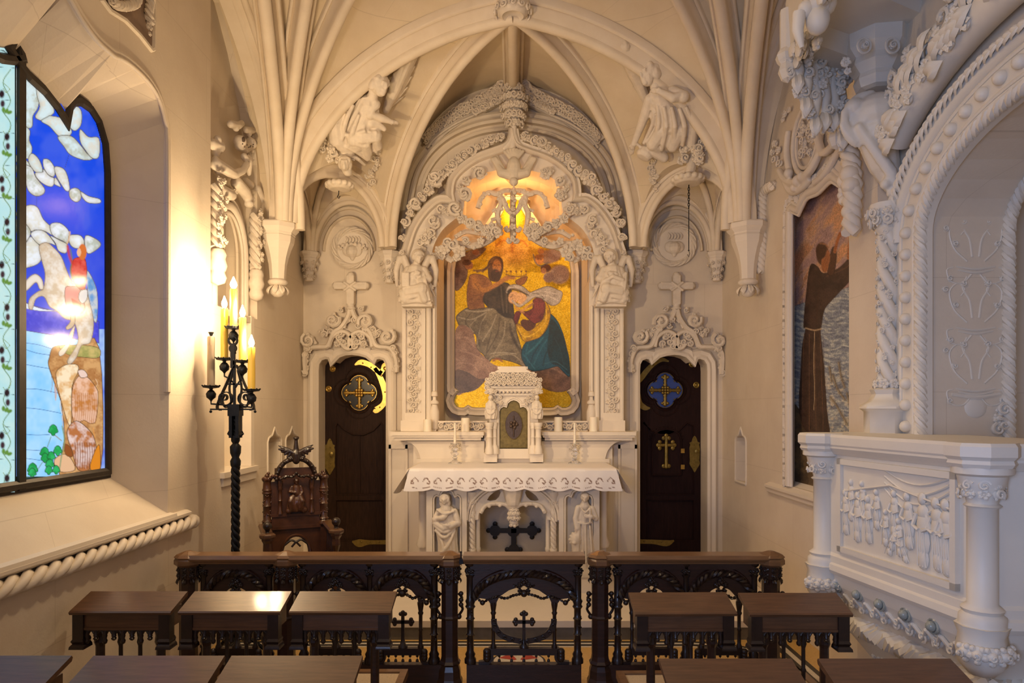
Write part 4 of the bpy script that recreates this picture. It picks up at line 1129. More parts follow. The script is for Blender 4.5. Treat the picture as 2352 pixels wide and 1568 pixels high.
for a in range(4):
    an=a*PI/2+PI/4; mb.plate([(c[0]+math.cos(an-.35)*.03,c[1]+math.sin(an-.35)*.03),(c[0]+math.cos(an-.42)*.15,c[1]+math.sin(an-.42)*.15),(c[0]+math.cos(an+.42)*.15,c[1]+math.sin(an+.42)*.15),(c[0]+math.cos(an+.35)*.03,c[1]+math.sin(an+.35)*.03)],[],lambda u,v,w:V((u,v,.006-w)),.005,2)
o=mb.build('floor_medallion',[M['floordark'],M['floorwhite'],M['floorred']]); tag(o,'round red and white cross medallion set in the ochre chancel floor','floor medallion')
# retable
t=thing('retable',(0,6.95,.15),'stone retable wall and ledge behind the altar carrying pillar candles','retable')
B=lambda mb,x0,y0,x1,y1,d0,d1,dd=None: mb.box((P(x0,0,dd or d0).x,d0,P(0,y1,dd or d0).z),(P(x1,0,dd or d0).x,d1,P(0,y0,dd or d0).z))
mb=MB(); mb.box((-1.27,7.0,.15),(1.27,7.28,1.54)); mb.box((-1.0,6.86,.15),(1.0,7.05,1.47))
for sg in(1,-1):
    for x0,x1 in((-1.27,-1.245),(-1.10,-1.075)): mb.box((sg*x0,6.975,.15),(sg*x1,7.0,1.40))
    mb.box((sg*-1.27,6.975,1.36),(sg*-.98,7.0,1.40)); mb.box((sg*-1.15,6.95,.98+.0),(sg*-.95,7.0,1.02))
mb.build('back_wall',M['smooth'],t)
mb=MB(); zt=1.54
for x0,x1 in((-1.20,-.285),(.285,1.21)):
    mb.box((x0,6.70,zt-.035),(x1,7.05,zt)); mb.box((x0+.01,6.715,zt-.055),(x1-.01,7.05,zt-.035)); mb.box((x0+.03,6.74,zt-.085),(x1-.03,7.05,zt-.055))
mb.box((-.285,6.80,zt-.085),(.285,7.05,zt))
mb.build('ledge',M['smooth'],t)
mb=MB()
for sg in(1,-1):   # curved end brackets
    q=[(sg*(1.09-.17*math.sin(a)),zt-.095-.20*(1-math.cos(a))) for a in [PI/2*i/8 for i in range(9)]]
    mb.plate([(0.285*sg,zt-.095)]+q+[(sg*.90,zt-.36),(sg*.285,zt-.36)],[],lambda u,v,w:V((u,6.80+w,v)),.12)
    mb.box((sg*.285,6.78,1.16),(sg*.96,6.95,1.27))
bsplit(mb,'bracket',M['smooth'],t)
rg=random.Random(31); k=K(6.8)
for sg in(1,-1):
    x=1035 if sg==1 else 1330
    for i in range(5): k.bunch(x+sg*i*5,1025+(i%3)*5,0,5,rg,'c')
    k.fold((x,1040,0,2),(x+sg*10,1030,-2,2.5),(x+sg*22,1018,-2,1.5))
bsplit(k.mb,'scroll_relief',M['carve'],t)
k=K(7.0)     # carved frieze behind the candles
for sg in(1,-1):
    mx=lambda x:x if sg==1 else 2*CX-x
    mb2=k.mb; mb2.box(k.p(mx(1007),966,6),k.p(mx(1120),970,-10)); mb2.box(k.p(mx(1007),988,6),k.p(mx(1120),994,-8)); mb2.box(k.p(mx(1007),966,6),k.p(mx(1120),994,0))
    for i in range(9): k.bunch(mx(1014+i*11.5),979+(2 if i%2 else -2),-4,8.5,rg,'c')
bsplit(k.mb,'frieze',M['carve'],t)
# altar block
AD=6.02; t=thing('altar',(0,AD,.15),'carved stone altar with cusped arch between two reliefs of robed figures','altar')
zt=1.235; mb=MB(); mb.box((-.93,AD-.04,zt-.07),(.93,6.86,zt)); mb.box((-.90,AD-.02,zt-.10),(.90,6.86,zt-.07)); mb.build('tabletop',M['smooth'],t)
zz=lambda y:P(0,y,AD).z; xx=lambda x:P(x,0,AD).x
for sg in(1,-1):
    mx=lambda x:x if sg==1 else 2*CX-x+ (0)
    # pier with arched recess
    nl=[(993,1300),(993,1145),(996,1138),(1003,1134),(1008,1138),(1012,1128),(1022,1122),(1032,1122),(1042,1128),(1046,1138),(1051,1134),(1058,1138),(1061,1145),(1061,1300)]
    out=[(979,1362),(979,1110),(1072,1110),(1072,1362)]
    mb=MB(); cv=lambda l:[(xx(mx(x)),zz(y)) for x,y in l]
    mb.plate(cv(out),[cv(nl)],lambda u,v,w:V((u,AD+w,v)),.10); 
    mb.box((xx(mx(979)),AD+.09,.15),(xx(mx(1072)),AD+.30,zt-.09))
    lp=cv(nl); mb.sweep([V((x,AD,z)) for x,z in inset2(lp,.012*sg)],roll(.008,6),(0,-1,0))
    mb.box((xx(mx(975)),AD-.03,.15),(xx(mx(1076)),AD+.2,.30)); mb.box((xx(mx(977)),AD-.015,.30),(xx(mx(1074)),AD+.2,.34))
    mb.build('pier',M['smooth'],t)
    mb=MB(); mb.box((xx(mx(955)),AD+.25,.15),(xx(mx(985)),6.86,zt-.09))
    mb.lathe([(.05,.0),(.06,.03),(.035,.1),(.035,.5),(.06,.55),(.07,.6),(.03,.62)],(xx(mx(962)),AD+.25,.5),10); mb.build('side_panel',M['smooth'],t)
    # round column and capital
    for cx_,r_,d_ in((1084,7,0),(1096,5.5,.05)):
        mb=MB(); c=V((xx(mx(cx_)),AD+.06+d_,.15)); s_=AD/F
        mb.lathe([(.05,0),(.05,.12),(.04,.15),(r_*s_,.18),(r_*s_,.34),(r_*s_*1.25,.35),(r_*s_*1.25,.37),(r_*s_,.38),(r_*s_,.68),(r_*s_*1.3,.70),(r_*s_,.72),(r_*s_*1.1,.74),(r_*s_*1.7,.84),(r_*s_*1.9,.85),(r_*s_*1.9,.88),(.001,.88)],c,14)
        for i in range(8):
            a=i*PI/4; d=V((math.cos(a),math.sin(a),0)); bunch(mb,c+V((0,0,.79))+d*r_*s_*1.35,V((0,0,1)),d.cross(V((0,0,1))),d,.016,rg,'c')
        if cx_==1084: 
            rope(mb,[c+V((0,-.01,.38)),c+V((0,-.01,.68))],r_*s_*1.02,5,3,5)
        mb.build('column',M['smooth'],t)
# arch with cusps
c_=lambda l:[(xx(x),zz(y)) for x,y in l]
ARO=[(1072,1195),(1074,1175),(1082,1155),(1096,1138),(1115,1124),(1140,1114)]
ARI=[(1098,1195),(1100,1180),(1108,1165),(1118,1158),(1126,1160),(1134,1158),(1146,1160),(1158,1163),(1168,1176)]
mb=MB(); A1=smooth_curve(ARO,4); 
out=c_(sym([(1072,1200)]+A1+[(1150,1108)])); inn_=c_(sym(smooth_curve(ARI,3)))
mb.plate(out+inn_[::-1],[c_([(1118,1150),(1124,1140),(1134,1132),(1146,1126),(1150,1132),(1146,1142),(1138,1150),(1126,1152)]),c_([(2*CX-x,y) for x,y in [(1118,1150),(1124,1140),(1134,1132),(1146,1126),(1150,1132),(1146,1142),(1138,1150),(1126,1152)]])],lambda u,v,w:V((u,AD+.05+w,v)),.07)
mb.plate(c_([(1072,1195),(1072,1108),(1284,1108),(1284,1195)]+sym(A1)[::-1]),[],lambda u,v,w:V((u,AD+.03+w,v)),.06)
for off_,r_ in((0,.014),(6,.009)):
    for f in(lambda x:x,lambda x:2*CX-x): mb.tube([V((xx(f(x+off_)),AD+.03,zz(y+off_*.6))) for x,y in A1],r_,7)
mb.build('arch',M['smooth'],t)
k=K(AD+.03)
k.cap((1178,1125,0,24),(1178,1150,0,18),(1178,1172,-2,8)); k.ball(1178,1132,-8,16,14,6)
for f in(lambda x:x,lambda x:2*CX-x):
    k.fold(*[(f(x),y,-3,5) for x,y in((1104,1178),(1112,1164),(1122,1158),(1140,1156),(1160,1158),(1176,1170))])
    for x,y in((1124,1162),(1136,1156),(1148,1160),(1108,1172)): k.ball(f(x),y,-5,4)
    for x,y in((1086,1128),(1092,1140),(1080,1138),(1104,1120)): k.bunch(f(x),y,2,7,rg,'b')
k.build('cusping',M['carve'],t,vox=.005,smooth=1)
k=K(AD)
for y,r,n_ in((1172,10,7),(1180,15,9),(1190,16,9)):
    for i in range(n_):
        a=2*PI*i/n_; k.bunch(1180+math.cos(a)*r*.75,y,math.sin(a)*r*.75+4,6,rg,'b',(math.cos(a),math.sin(a),0))
k.ball(1180,1182,4,13); k.ball(1180,1198,4,11,11)
for i in range(6): k.ball(1180+math.cos(i)*7,1205+2*(i%2),4+math.sin(i)*7,4)
k.build('pendant',M['carve'],t)
mb=MB(); mb.box((-.42,6.55,.15),(.42,6.60,1.2)); mb.build('cavity_back',M['wall'],t)
# reliefs
def nun():
    k=K(AD-.01)
    k.robe([(1025,1165,8,15,9),(1025,1190,6,23,13),(1024,1215,6,24,15),(1027,1245,6,22,14),(1030,1285,6,24,15),(1030,1305,6,26,14)],9,.10,.2)
    k.head(1022,1146,-3,12.5,(-.15,-1,-.1),'veil'); k.cap((1022,1156,2,9),(1024,1170,4,14))
    k.cap((1008,1175,2,8),(1000,1192,-4,8),(1020,1186,-12,6)); k.hand(1014,1188,-13,4.2,.9,-.45)
    k.cap((1044,1175,2,8),(1052,1200,-4,9),(1036,1206,-12,7)); k.hand(1034,1203,-15,4.2,-1,.15)
    k.cap((1000,1200,-4,7),(1020,1212,-10,7),(1042,1204,-8,7))
    for a in(((1003,1168,-6,3),(1022,1178,-12,3.5),(1045,1172,-6,3)),((998,1205,-6,4),(1022,1220,-12,4),(1048,1206,-6,4)),((1000,1215,-6,4),(1022,1232,-12,4),(1046,1212,-6,3)),((1005,1222,-4,3),(1018,1250,-10,4),(1014,1290,-6,3)),((1046,1216,-6,3),(1030,1250,-12,4),(1010,1272,-6,4)),((1035,1240,-8,3),(1038,1290,-8,3)),((1024,1255,-9,3),(1026,1295,-8,3))): k.fold(*a)
    k.mb.box(k.p(1000,1306,14),k.p(1056,1325,-8))
    return k.build('relief_figure',M['carve'],t,vox=.0055,smooth=1)
def friar():
    k=K(AD-.01)
    k.robe([(1343,1160,8,14,9),(1343,1185,6,20,12),(1341,1200,6,16,11),(1343,1235,6,20,13),(1345,1285,6,25,14),(1345,1305,6,26,14)],8,.07,.2)
    k.head(1343,1141,-3,12,(-.05,-1,-.1),'short'); k.cap((1343,1150,2,7),(1343,1162,4,12))
    k.cap((1328,1166,2,7),(1322,1190,0,7),(1325,1212,-6,6)); k.hand(1325,1212,-6,4.2,-.1,1)
    k.cap((1360,1168,2,7),(1368,1190,-2,7),(1356,1184,-12,5.5)); k.hand(1357,1184,-13,4.2,-.9,-.1); k.cap((1354,1166,-14,2.5),(1354,1196,-14,2.5))
    for a in(((1330,1200,-6,3),(1328,1240,-8,3.5),(1326,1290,-6,3.5)),((1338,1200,-10,2),(1338,1290,-12,2.5)),((1344,1200,-10,2),(1345,1290,-12,2.5)),((1354,1205,-8,3),(1360,1290,-8,3)),((1325,1198,-6,2.5),(1343,1201,-10,2.5),(1360,1198,-6,2.5)),((1334,1165,-10,2),(1343,1175,-12,2.5),(1354,1163,-10,2))): k.fold(*a)
    # lion at his side
    k.ball(1322,1238,-4,12,14,10); k.cap((1322,1245,-2,9),(1325,1275,0,12),(1330,1295,2,10)); k.ball(1318,1244,-12,5,4,5); 
    for i in range(12):
        a=2*PI*i/12; k.cap((1322+math.cos(a)*9,1238+math.sin(a)*10,-5,4),(1322+math.cos(a)*14,1238+math.sin(a)*16,-2,3))
    k.cap((1316,1270,-6,4),(1314,1300,-6,4)); k.cap((1330,1272,-6,4),(1330,1300,-6,4))
    k.mb.box(k.p(1310,1306,14),k.p(1368,1325,-8))
    return k.build('relief_figure',M['carve'],t,vox=.0055,smooth=1)
nun(); friar()
# hanging black cross inside the altar arch
cr=thing('black_cross',P(1180,1300,6.52),'dark wooden cross with trefoil ends inside the altar arch','cross')
k=K(6.52); s_=k.s
k.mb.box(k.p(1135,1213,4),k.p(1224,1223,-5)); k.mb.box(k.p(1174,1190,4),k.p(1186,1300,-5))
k.mb.lathe([(.001,-.03),(.05,-.03),(.06,-.015),(.06,.02),(.001,.02)],k.p(1179.5,1218,0),20,rot=Matrix.Rotation(PI/2,3,'X'))
k.build('shaft',M['dark'],cr)
for cx_,cy_,dx,dy in((1137,1218,-1,0),(1222,1218,1,0),(1180,1262,0,1)):
    k=K(6.52); k.mb.lathe([(.001,-.03),(.045,-.03),(.052,-.02),(.052,.02),(.001,.02)],k.p(cx_,cy_,0),20,rot=Matrix.Rotation(PI/2,3,'X'))
    for a,b in((dx,dy),(dy,dx),(-dy,-dx)): k.mb.lathe([(.001,-.03),(.02,-.03),(.024,0),(.001,.01)],k.p(cx_+a*15,cy_+b*15,0),12,rot=Matrix.Rotation(PI/2,3,'X'))
    k.build('trefoil_end',M['dark'],cr)
# cloth with cutwork
def cloth():
    zt=1.243; yF=AD-.055; yB=6.745; xw=.905; rows=[]; cols=240; drop=.165
    us=[i/cols for i in range(cols+1)]
    vs=[];uv=[]
    prof=[('t',j/6) for j in range(7)]+[('f',j/22) for j in range(1,23)]
    for kd,q in prof:
        r=[]
        for u in us:
            x=-xw+2*xw*u
            if kd=='t': p=V((x,lerp(yB,yF+.012,q),zt+.001*math.sin(u*40)*q))
            else:
                sc=abs(math.sin(u*PI*9.0)); L=drop*q*(1-.0)+ (0.022*sc*q)
                edge=min(u,1-u)*2*xw; 
                p=V((x+ (0 if edge>.1 else (.1-edge)*.5*q*(-1 if u<.5 else 1)),yF-.012*q-.006*math.sin(u*70)*q-.01,zt-.006-L-(.02*q*max(0,1-edge/.08))))
            r.append(p)
        rows.append(r)
    V_=[p for r in rows for p in r]; n=cols+1
    f=[(i*n+k,i*n+k+1,(i+1)*n+k+1,(i+1)*n+k) for i in range(len(rows)-1) for k in range(cols)]
    mb=MB(); mb.add(V_,f,0,True)
    o=mb.build('altar_cloth',M['cloth_art'],recalc=False)
    # side falls
    col=np.tile(np.array((.80,.755,.735)),(len(V_),1)).astype(float)
    def dist(px,py,pts):
        d=np.full(px.shape,9.0)
        for a,b in zip(pts,pts[1:]):
            ax,ay=a;bx,by=b; L=(bx-ax)**2+(by-ay)**2; t_=np.clip(((px-ax)*(bx-ax)+(py-ay)*(by-ay))/L,0,1)
            d=np.minimum(d,np.hypot(px-ax-t_*(bx-ax),py-ay-t_*(by-ay)))
        return d
    X=np.array([p.x for p in V_]); Z=np.array([zt-p.z for p in V_])
    X2=X; hole=np.zeros(X.shape,bool)
    pitch=2*xw/18
    for i in range(18):
        cx=-xw+pitch*(i+.5); s=1 if i%2 else -1
        sp=[(cx+s*(-.028+.05*t_)+ .0,.105-.028*math.sin(t_*PI)) for t_ in [j/6 for j in range(7)]]
        c0=(cx+s*.016,.118); sp+= [(c0[0]+s*.020*(1-.12*j)*math.cos(-1.2+j*.8),c0[1]+.020*(1-.12*j)*math.sin(-1.2+j*.8)) for j in range(7)]
        d=dist(X2,Z,sp); hole|=(d<.0042)
        # scallop slots
        sl=[(cx-.038,.153+ .010*abs(math.sin((cx-.038+xw)/(2*xw)*PI*9))),(cx,.156+.012*abs(math.sin((cx+xw)/(2*xw)*PI*9))),(cx+.034,.153+.010*abs(math.sin((cx+.034+xw)/(2*xw)*PI*9)))]
        d=dist(X2,Z,sl); hole|=(d<.0036)&(np.sin(X2*400)>-.6)
    col[hole&(Z>.01)]=(.22,.13,.10)
    ca=o.data.color_attributes.new('art','FLOAT_COLOR','POINT'); a=np.ones((len(V_),4)); a[:,:3]=col; ca.data.foreach_set('color',a.ravel())
    tag(o,'white linen altar cloth with scalloped cutwork hem','altar cloth')
    for sg in(1,-1):
        mb=MB(); R=[]
        for j in range(13):
            q=j/12; r=[]
            for i in range(30):
                v=i/29; y=lerp(yF-.005,yB,v); zg=.02*abs(math.sin(v*9))*q
                r.append(V((sg*(xw+.002+q*(.125-.06*v)+.010*math.sin(v*14+1)*q),y-.02*q*(1-v),zt-.003-q*(.185+.02*(1-v))-zg)))
            R.append(r)
        mb.loft(R,cap=False,closed=False); mb.build('side_fall',M['cloth_lace'],o,recalc=False)
M['cloth_art']=attr_mat('cutwork_linen',.85)
M['cloth_lace']=mat('lace_linen',(.80,.76,.73),.85,0,.55,38,.1,300,col2=(.60,.53,.48))
cloth()
# candles
for x,y0 in((982,962),(1069,959),(1282,957),(1363,957)):
    d=6.86; c=V((P(x,0,d).x,d,1.54)); h=(990-y0)*d/F; r=9.6*d/F
    mb=MB(); mb.lathe([(.001,0),(r*1.02,0),(r,.01),(r,h-.01),(r*.93,h),(r*.8,h-.006),(.001,h-.02)],c,20)
    t=thing('pillar_candle',c,{982:'ivory pillar candle at the left end of the ledge',1069:'ivory pillar candle just left of the tabernacle',1282:'ivory pillar candle just right of the tabernacle',1363:'ivory pillar candle at the right end of the ledge'}[x],'candle','pillar candles on the ledge')
    mb.build('wax',M['wax'],t)
    mb=MB(); mb.tube([c+V((0,0,h-.02)),c+V((0,0,h-.002)),c+V((.002,0,h+.003))],.0015,5); mb.build('wick',M['iron'],t)
for x in(1045,1320):
    d=6.55; c=V((P(x,0,d).x,d,1.244)); s=d/F; lab='left' if x<1178 else 'right'
    t=thing('glass_candlestick',c,'cut glass candlestick on the %s of the altar cloth'%lab,'candlestick','glass candlesticks on the altar')
    mb=MB(); mb.lathe([(.001,0),(15*s,0),(15*s,.008),(9*s,.02),(4*s,.04),(6*s,.055),(3.5*s,.07),(8*s,.085),(8*s,.095),(3.5*s,.11),(6.5*s,.125),(6.5*s,.14),(4*s,.15),(5*s,.165),(10*s,.185),(11*s,.192),(4*s,.196),(4*s,.175),(.001,.172)],c,20)
    mb.build('stem',M['glassq'],t)
    tp=thing('taper_candle',c+V((0,0,.175)),'thin ivory taper standing in the %s glass candlestick'%lab,'candle','tapers on the altar')
    mb=MB(); mb.tube([c+V((0,0,.175)),c+V((0,0,.39))],[3.4*s,2.4*s],10); mb.build('wax',M['wax'],tp)
    mb=MB(); mb.tube([c+V((0,0,.388)),c+V((0,0,.398))],.0015,5); mb.build('wick',M['iron'],tp)
# ---------------------------------------------------------------- tabernacle
TD=6.60; t=thing('tabernacle',(0,TD+.1,1.244),'carved stone tabernacle with arched gilt door on the altar','tabernacle')
px_=lambda x,y:(P(x,y,TD).x,P(x,y,TD).z)
mb=MB(); 
out=[(1116,1053),(1116,1010),(1124,1010),(1124,885),(1236,885),(1236,1010),(1243,1010),(1243,1053)]
dr=[(1147,1028),(1147,945),(1150,938),(1157,934),(1164,936),(1167,926),(1173,921),(1180,919),(1187,921),(1193,926),(1195,936),(1202,934),(1209,938),(1212,945),(1212,1028)]
mb.plate([px_(*p) for p in out],[[px_(*p) for p in dr]],lambda u,v,w:V((u,TD+w,v)),.07)
mb.box(V((px_(1124,0)[0],TD+.06,1.244)),V((px_(1236,0)[0],TD+.28,px_(0,888)[1])))
mb.sweep([V((x,TD,z)) for x,z in [px_(*p) for p in [(1143,1030),(1143,944),(1148,934),(1157,929),(1162,930),(1164,922),(1171,916),(1180,913),(1189,916),(1196,922),(1198,930),(1203,929),(1212,934),(1216,944),(1216,1030)]]],roll(.010,6),(0,-1,0))
b=lambda x0,y0,x1,y1,dd: mb.box((px_(x0,0)[0],TD-dd,px_(0,y1)[1]),(px_(x1,0)[0],TD+.2,px_(0,y0)[1]))
b(1112,1040,1142,1060,.05); b(1217,1040,1247,1060,.05); b(1124,893,1236,899,.03); b(1124,904,1236,908,.025); b(1124,886,1236,892,.04)
b(1128,854,1228,886,.02); b(1143,842,1212,848,.03)
mb.loft([[V((px_(x0,0)[0],TD-.05,px_(0,y)[1])),V((px_(x1,0)[0],TD-.05,px_(0,y)[1])),V((px_(x1,0)[0],TD+.2,px_(0,y)[1])),V((px_(x0,0)[0],TD+.2,px_(0,y)[1]))] for x0,x1,y in((1136,1219,856),(1138,1217,853),(1146,1209,849),(1148,1207,842))],smooth=False)
mb.build('body',M['smooth'],t)
k=K(TD-.04); rg=random.Random(77)
for i in range(11):
    for j in range(3): k.bunch(1128+i*10,862+j*9,-2-j,6.5,rg,'c')
for x in(1122,1236,1118,1240): 
    for y in(872,882,890): k.bunch(x,y,0,6,rg,'c')
for i in range(8): k.bunch(1148+i*9,901,2,3.5,rg,'b')
for s_ in(1,-1):
    for i in range(9):
        k.bunch(1180+s_*(22+rg.uniform(0,26)),914+rg.uniform(-4,14)*(1),4,5,rg,'c')
k.build('foliage',M['carve'],t)
for s_ in(1,-1):
    k=K(TD-.05); g=lambda x:1180+s_*(x-1180)
    for xo,r_,dp in((1124,6.5,-4),(1136,4.5,4)):
        k.mb.lathe([(10*k.s,0),(10*k.s,.04),(8*k.s,.07),(r_*k.s,.09),(r_*k.s,.155),(r_*k.s*1.2,.16),(r_*k.s,.168),(r_*k.s,.235),(r_*k.s*1.3,.245),(r_*k.s*1.1,.25),(r_*1.6*k.s,.285),(r_*1.6*k.s,.30),(.001,.30)],k.p(g(xo),1042,dp),12)
    k.build('column',M['smooth'],t)
    k=K(TD-.06); cx_=g(1127)
    k.head(cx_,914,-2,7,(0,-1,-.2),'short'); k.robe([(cx_,920,0,6,5),(cx_,932,-1,11,8),(cx_,950,-2,13,9),(cx_,962,-2,11,8)],8,.15)
    k.cap((cx_-8,928,0,4),(cx_-9,938,-5,4),(cx_,936,-9,3)); k.cap((cx_+8,928,0,4),(cx_+9,938,-5,4),(cx_,938,-9,3)); k.fold((cx_-8,945,-8,3),(cx_,950,-11,3),(cx_+9,944,-8,3))
    k.build('statuette',M['carve'],t,vox=.004,smooth=1)
    k=K(TD-.05)
    for i in range(5): k.bunch(cx_+(i-2)*5,896+abs(i-2)*2,-6,5,rg,'c')
    k.mb.lathe([(.001,-.03),(.03,-.03),(.045,.0),(.04,.02),(.001,.03)],k.p(cx_,898,0),10); k.build('canopy',M['carve'],t)
mb=MB(); mb.plate([px_(*p) for p in dr],[],lambda u,v,w:V((u,TD+.03+w,v)),.02)
mb.sweep([V((x,TD+.028,z)) for x,z in [px_(*p) for p in dr]],roll(.006,6),(0,-1,0),closed=True)
b2=lambda x0,y0,x1,y1: mb.box((px_(x0,0)[0],TD+.0,px_(0,y1)[1]),(px_(x1,0)[0],TD+.05,px_(0,y0)[1])); b2(1147,1026,1212,1030)
d_=mb.build('door',M['gilt'],t); d_['label']='gilt metal tabernacle door'
mb=MB(); ov=[(1180+20*math.sin(a)*(1-.18*abs(math.cos(a))**3),976-33*math.cos(a)) for a in [2*PI*i/32 for i in range(32)]]
mb.plate([px_(*p) for p in ov],[],lambda u,v,w:V((u,TD+.024+w,v)),.01); 
k=K(TD+.02); k.mb=mb; k.cap((1180,956,0,1.5),(1180,1002,0,1.5)); 
for i in range(5): k.ball(1180+math.cos(i*2*PI/5)*7,975+math.sin(i*2*PI/5)*7,0,4,4,2)
k.cap((1180,990,0,1.2),(1172,970,0,1.2)); k.cap((1180,990,0,1.2),(1188,970,0,1.2)); k.ball(1180,975,-1,4,4,2)
o=mb.build('oval_plaque',M['bronze'],d_)
mb=MB(); mb.sweep([V((x,TD+.024,z)) for x,z in [px_(*p) for p in ov]],roll(.003,5),(0,-1,0),closed=True); mb.build('rim',M['gilt'],d_)
# ---------------------------------------------------------------- pictures made of tesserae and stained glass
def s2l(c): 
    c=np.array(c,float)/255; return np.where(c<.04045,c/12.92,((c+.055)/1.055)**2.4)
def vnoise(x,y,seed=0):
    r=np.random.RandomState(seed); T=r.rand(64,64)
    xi=np.floor(x).astype(int); yi=np.floor(y).astype(int); fx=x-xi; fy=y-yi; fx=fx*fx*(3-2*fx); fy=fy*fy*(3-2*fy)
    a=T[xi%64,yi%64];b=T[(xi+1)%64,yi%64];c=T[xi%64,(yi+1)%64];d=T[(xi+1)%64,(yi+1)%64]
    return (a*(1-fx)+b*fx)*(1-fy)+(c*(1-fx)+d*fx)*fy
def fbm(x,y,s=0): return .5*vnoise(x,y,s)+.28*vnoise(2*x+7,2*y+3,s+1)+.22*vnoise(4.1*x,4.1*y,s+2)
class Art:
    def __init__(s,outline,to3d,step,x0y0x1y1,sc=1,ox=0,oy=0):
        s.sc,s.ox,s.oy=sc,ox,oy
        x0,y0,x1,y1=x0y0x1y1; s.nx=int((x1-x0)/step)+1; s.ny=int((y1-y0)/step)+1
        gx,gy=np.meshgrid(np.linspace(x0,x1,s.nx),np.linspace(y0,y1,s.ny)); s.x=gx.ravel(); s.y=gy.ravel()
        s.c=np.zeros((s.x.size,3)); s.to3d=to3d; s.outline=outline
    def cv(s,pts): return [(s.ox+a/s.sc,s.oy+b/s.sc) for a,b in pts]
    def inside(s,p,sel):
        x=s.x[sel];y=s.y[sel]; r=np.zeros(x.shape,bool); j=len(p)-1
        for i in range(len(p)):
            xi,yi=p[i];xj,yj=p[j]
            if yi!=yj: r^=((yi>y)!=(yj>y))&(x<(xj-xi)*(y-yi)/(yj-yi)+xi)
            j=i
        return r
    def dist(s,p,sel):
        x=s.x[sel];y=s.y[sel];d=np.full(x.shape,1e9)
        for a,b in zip(p,p[1:]):
            L=(b[0]-a[0])**2+(b[1]-a[1])**2+1e-9; t=np.clip(((x-a[0])*(b[0]-a[0])+(y-a[1])*(b[1]-a[1]))/L,0,1)
            d=np.minimum(d,np.hypot(x-a[0]-t*(b[0]-a[0]),y-a[1]-t*(b[1]-a[1])))
        return d
    def sel(s,p,m):
        xs=[a for a,b in p];ys=[b for a,b in p]
        return np.where((s.x>min(xs)-m)&(s.x<max(xs)+m)&(s.y>min(ys)-m)&(s.y<max(ys)+m))[0]
    def mixin(s,sel,a,col): 
        a=np.asarray(a)[:,None]; s.c[sel]=s.c[sel]*(1-a)+s2l(col)*a
    def poly(s,pts,col,edge=None,ew=1.1,smooth=True,var=0,col2=None,shade=None,raw=False):
        p=pts if raw else s.cv(pts); 
        if smooth: p=smooth_curve(p,4,True)
        q=s.sel(p,8); i=s.inside(p,q); a=i.astype(float)
        base=s.c[q].copy(); s.mixin(q,a,col)
        if col2 is not None:
            n=fbm(s.x[q]/14,s.y[q]/14,len(p)); s.mixin(q,a*np.clip((n-.35)*3,0,1),col2)
        if shade is not None:     # darker towards the outline (painted modelling)
            d=s.dist(p+[p[0]],q); s.mixin(q,a*np.clip(1-d/shade[0],0,1)*shade[2],shade[1])
        if edge is not None:
            d=s.dist(p+[p[0]],q); s.mixin(q,np.clip(1.2-d/ew,0,1),edge)
    def line(s,pts,w,col,soft=1,alpha=1,smooth=True,raw=False):
        p=pts if raw else s.cv(pts); 
        if smooth and len(p)>2: p=smooth_curve(p,5)
        q=s.sel(p,w*2+3); d=s.dist(p,q); s.mixin(q,np.clip((w/2-d)/(soft*w/2+1e-6)+ (0 if soft>.9 else .5),0,1)*alpha,col)
    def ell(s,x,y,rx,ry,col,soft=.15,alpha=1,rot=0):
        cx,cy=s.cv([(x,y)])[0]; rx/=s.sc;ry/=s.sc; dx=s.x-cx;dy=s.y-cy; c,n=math.cos(rot),math.sin(rot)
        r=np.hypot((dx*c+dy*n)/rx,(-dx*n+dy*c)/ry); q=np.where(r<1+soft)[0]
        s.mixin(q,np.clip((1+soft/2-r[q])/soft,0,1)*alpha,col)
    def build(s,name,m,parent=None,depth=None):
        q=np.arange(s.x.size); ins=s.inside(s.outline,q).reshape(s.ny,s.nx)
        k=ins[:-1,:-1]|ins[1:,1:]|ins[:-1,1:]|ins[1:,:-1]; ii,jj=np.where(k); idx=np.arange(s.x.size).reshape(s.ny,s.nx)
        f=np.stack([idx[ii,jj],idx[ii,jj+1],idx[ii+1,jj+1],idx[ii+1,jj]],1)
        used=np.unique(f); mp=np.full(s.x.size,-1); mp[used]=np.arange(used.size); f=mp[f]
        vs=[tuple(s.to3d(a,b)) for a,b in zip(s.x[used],s.y[used])]
        mb=MB(); mb.v=vs; mb.f=[tuple(int(z) for z in r) for r in f]; mb.m=[0]*len(f); mb.sm=[False]*len(f)
        o=mb.build(name,m,parent,recalc=False)
        ca=o.data.color_attributes.new('art','FLOAT_COLOR','POINT'); a=np.ones((used.size,4)); a[:,:3]=np.clip(s.c[used],0,1); ca.data.foreach_set('color',a.ravel())
        return o
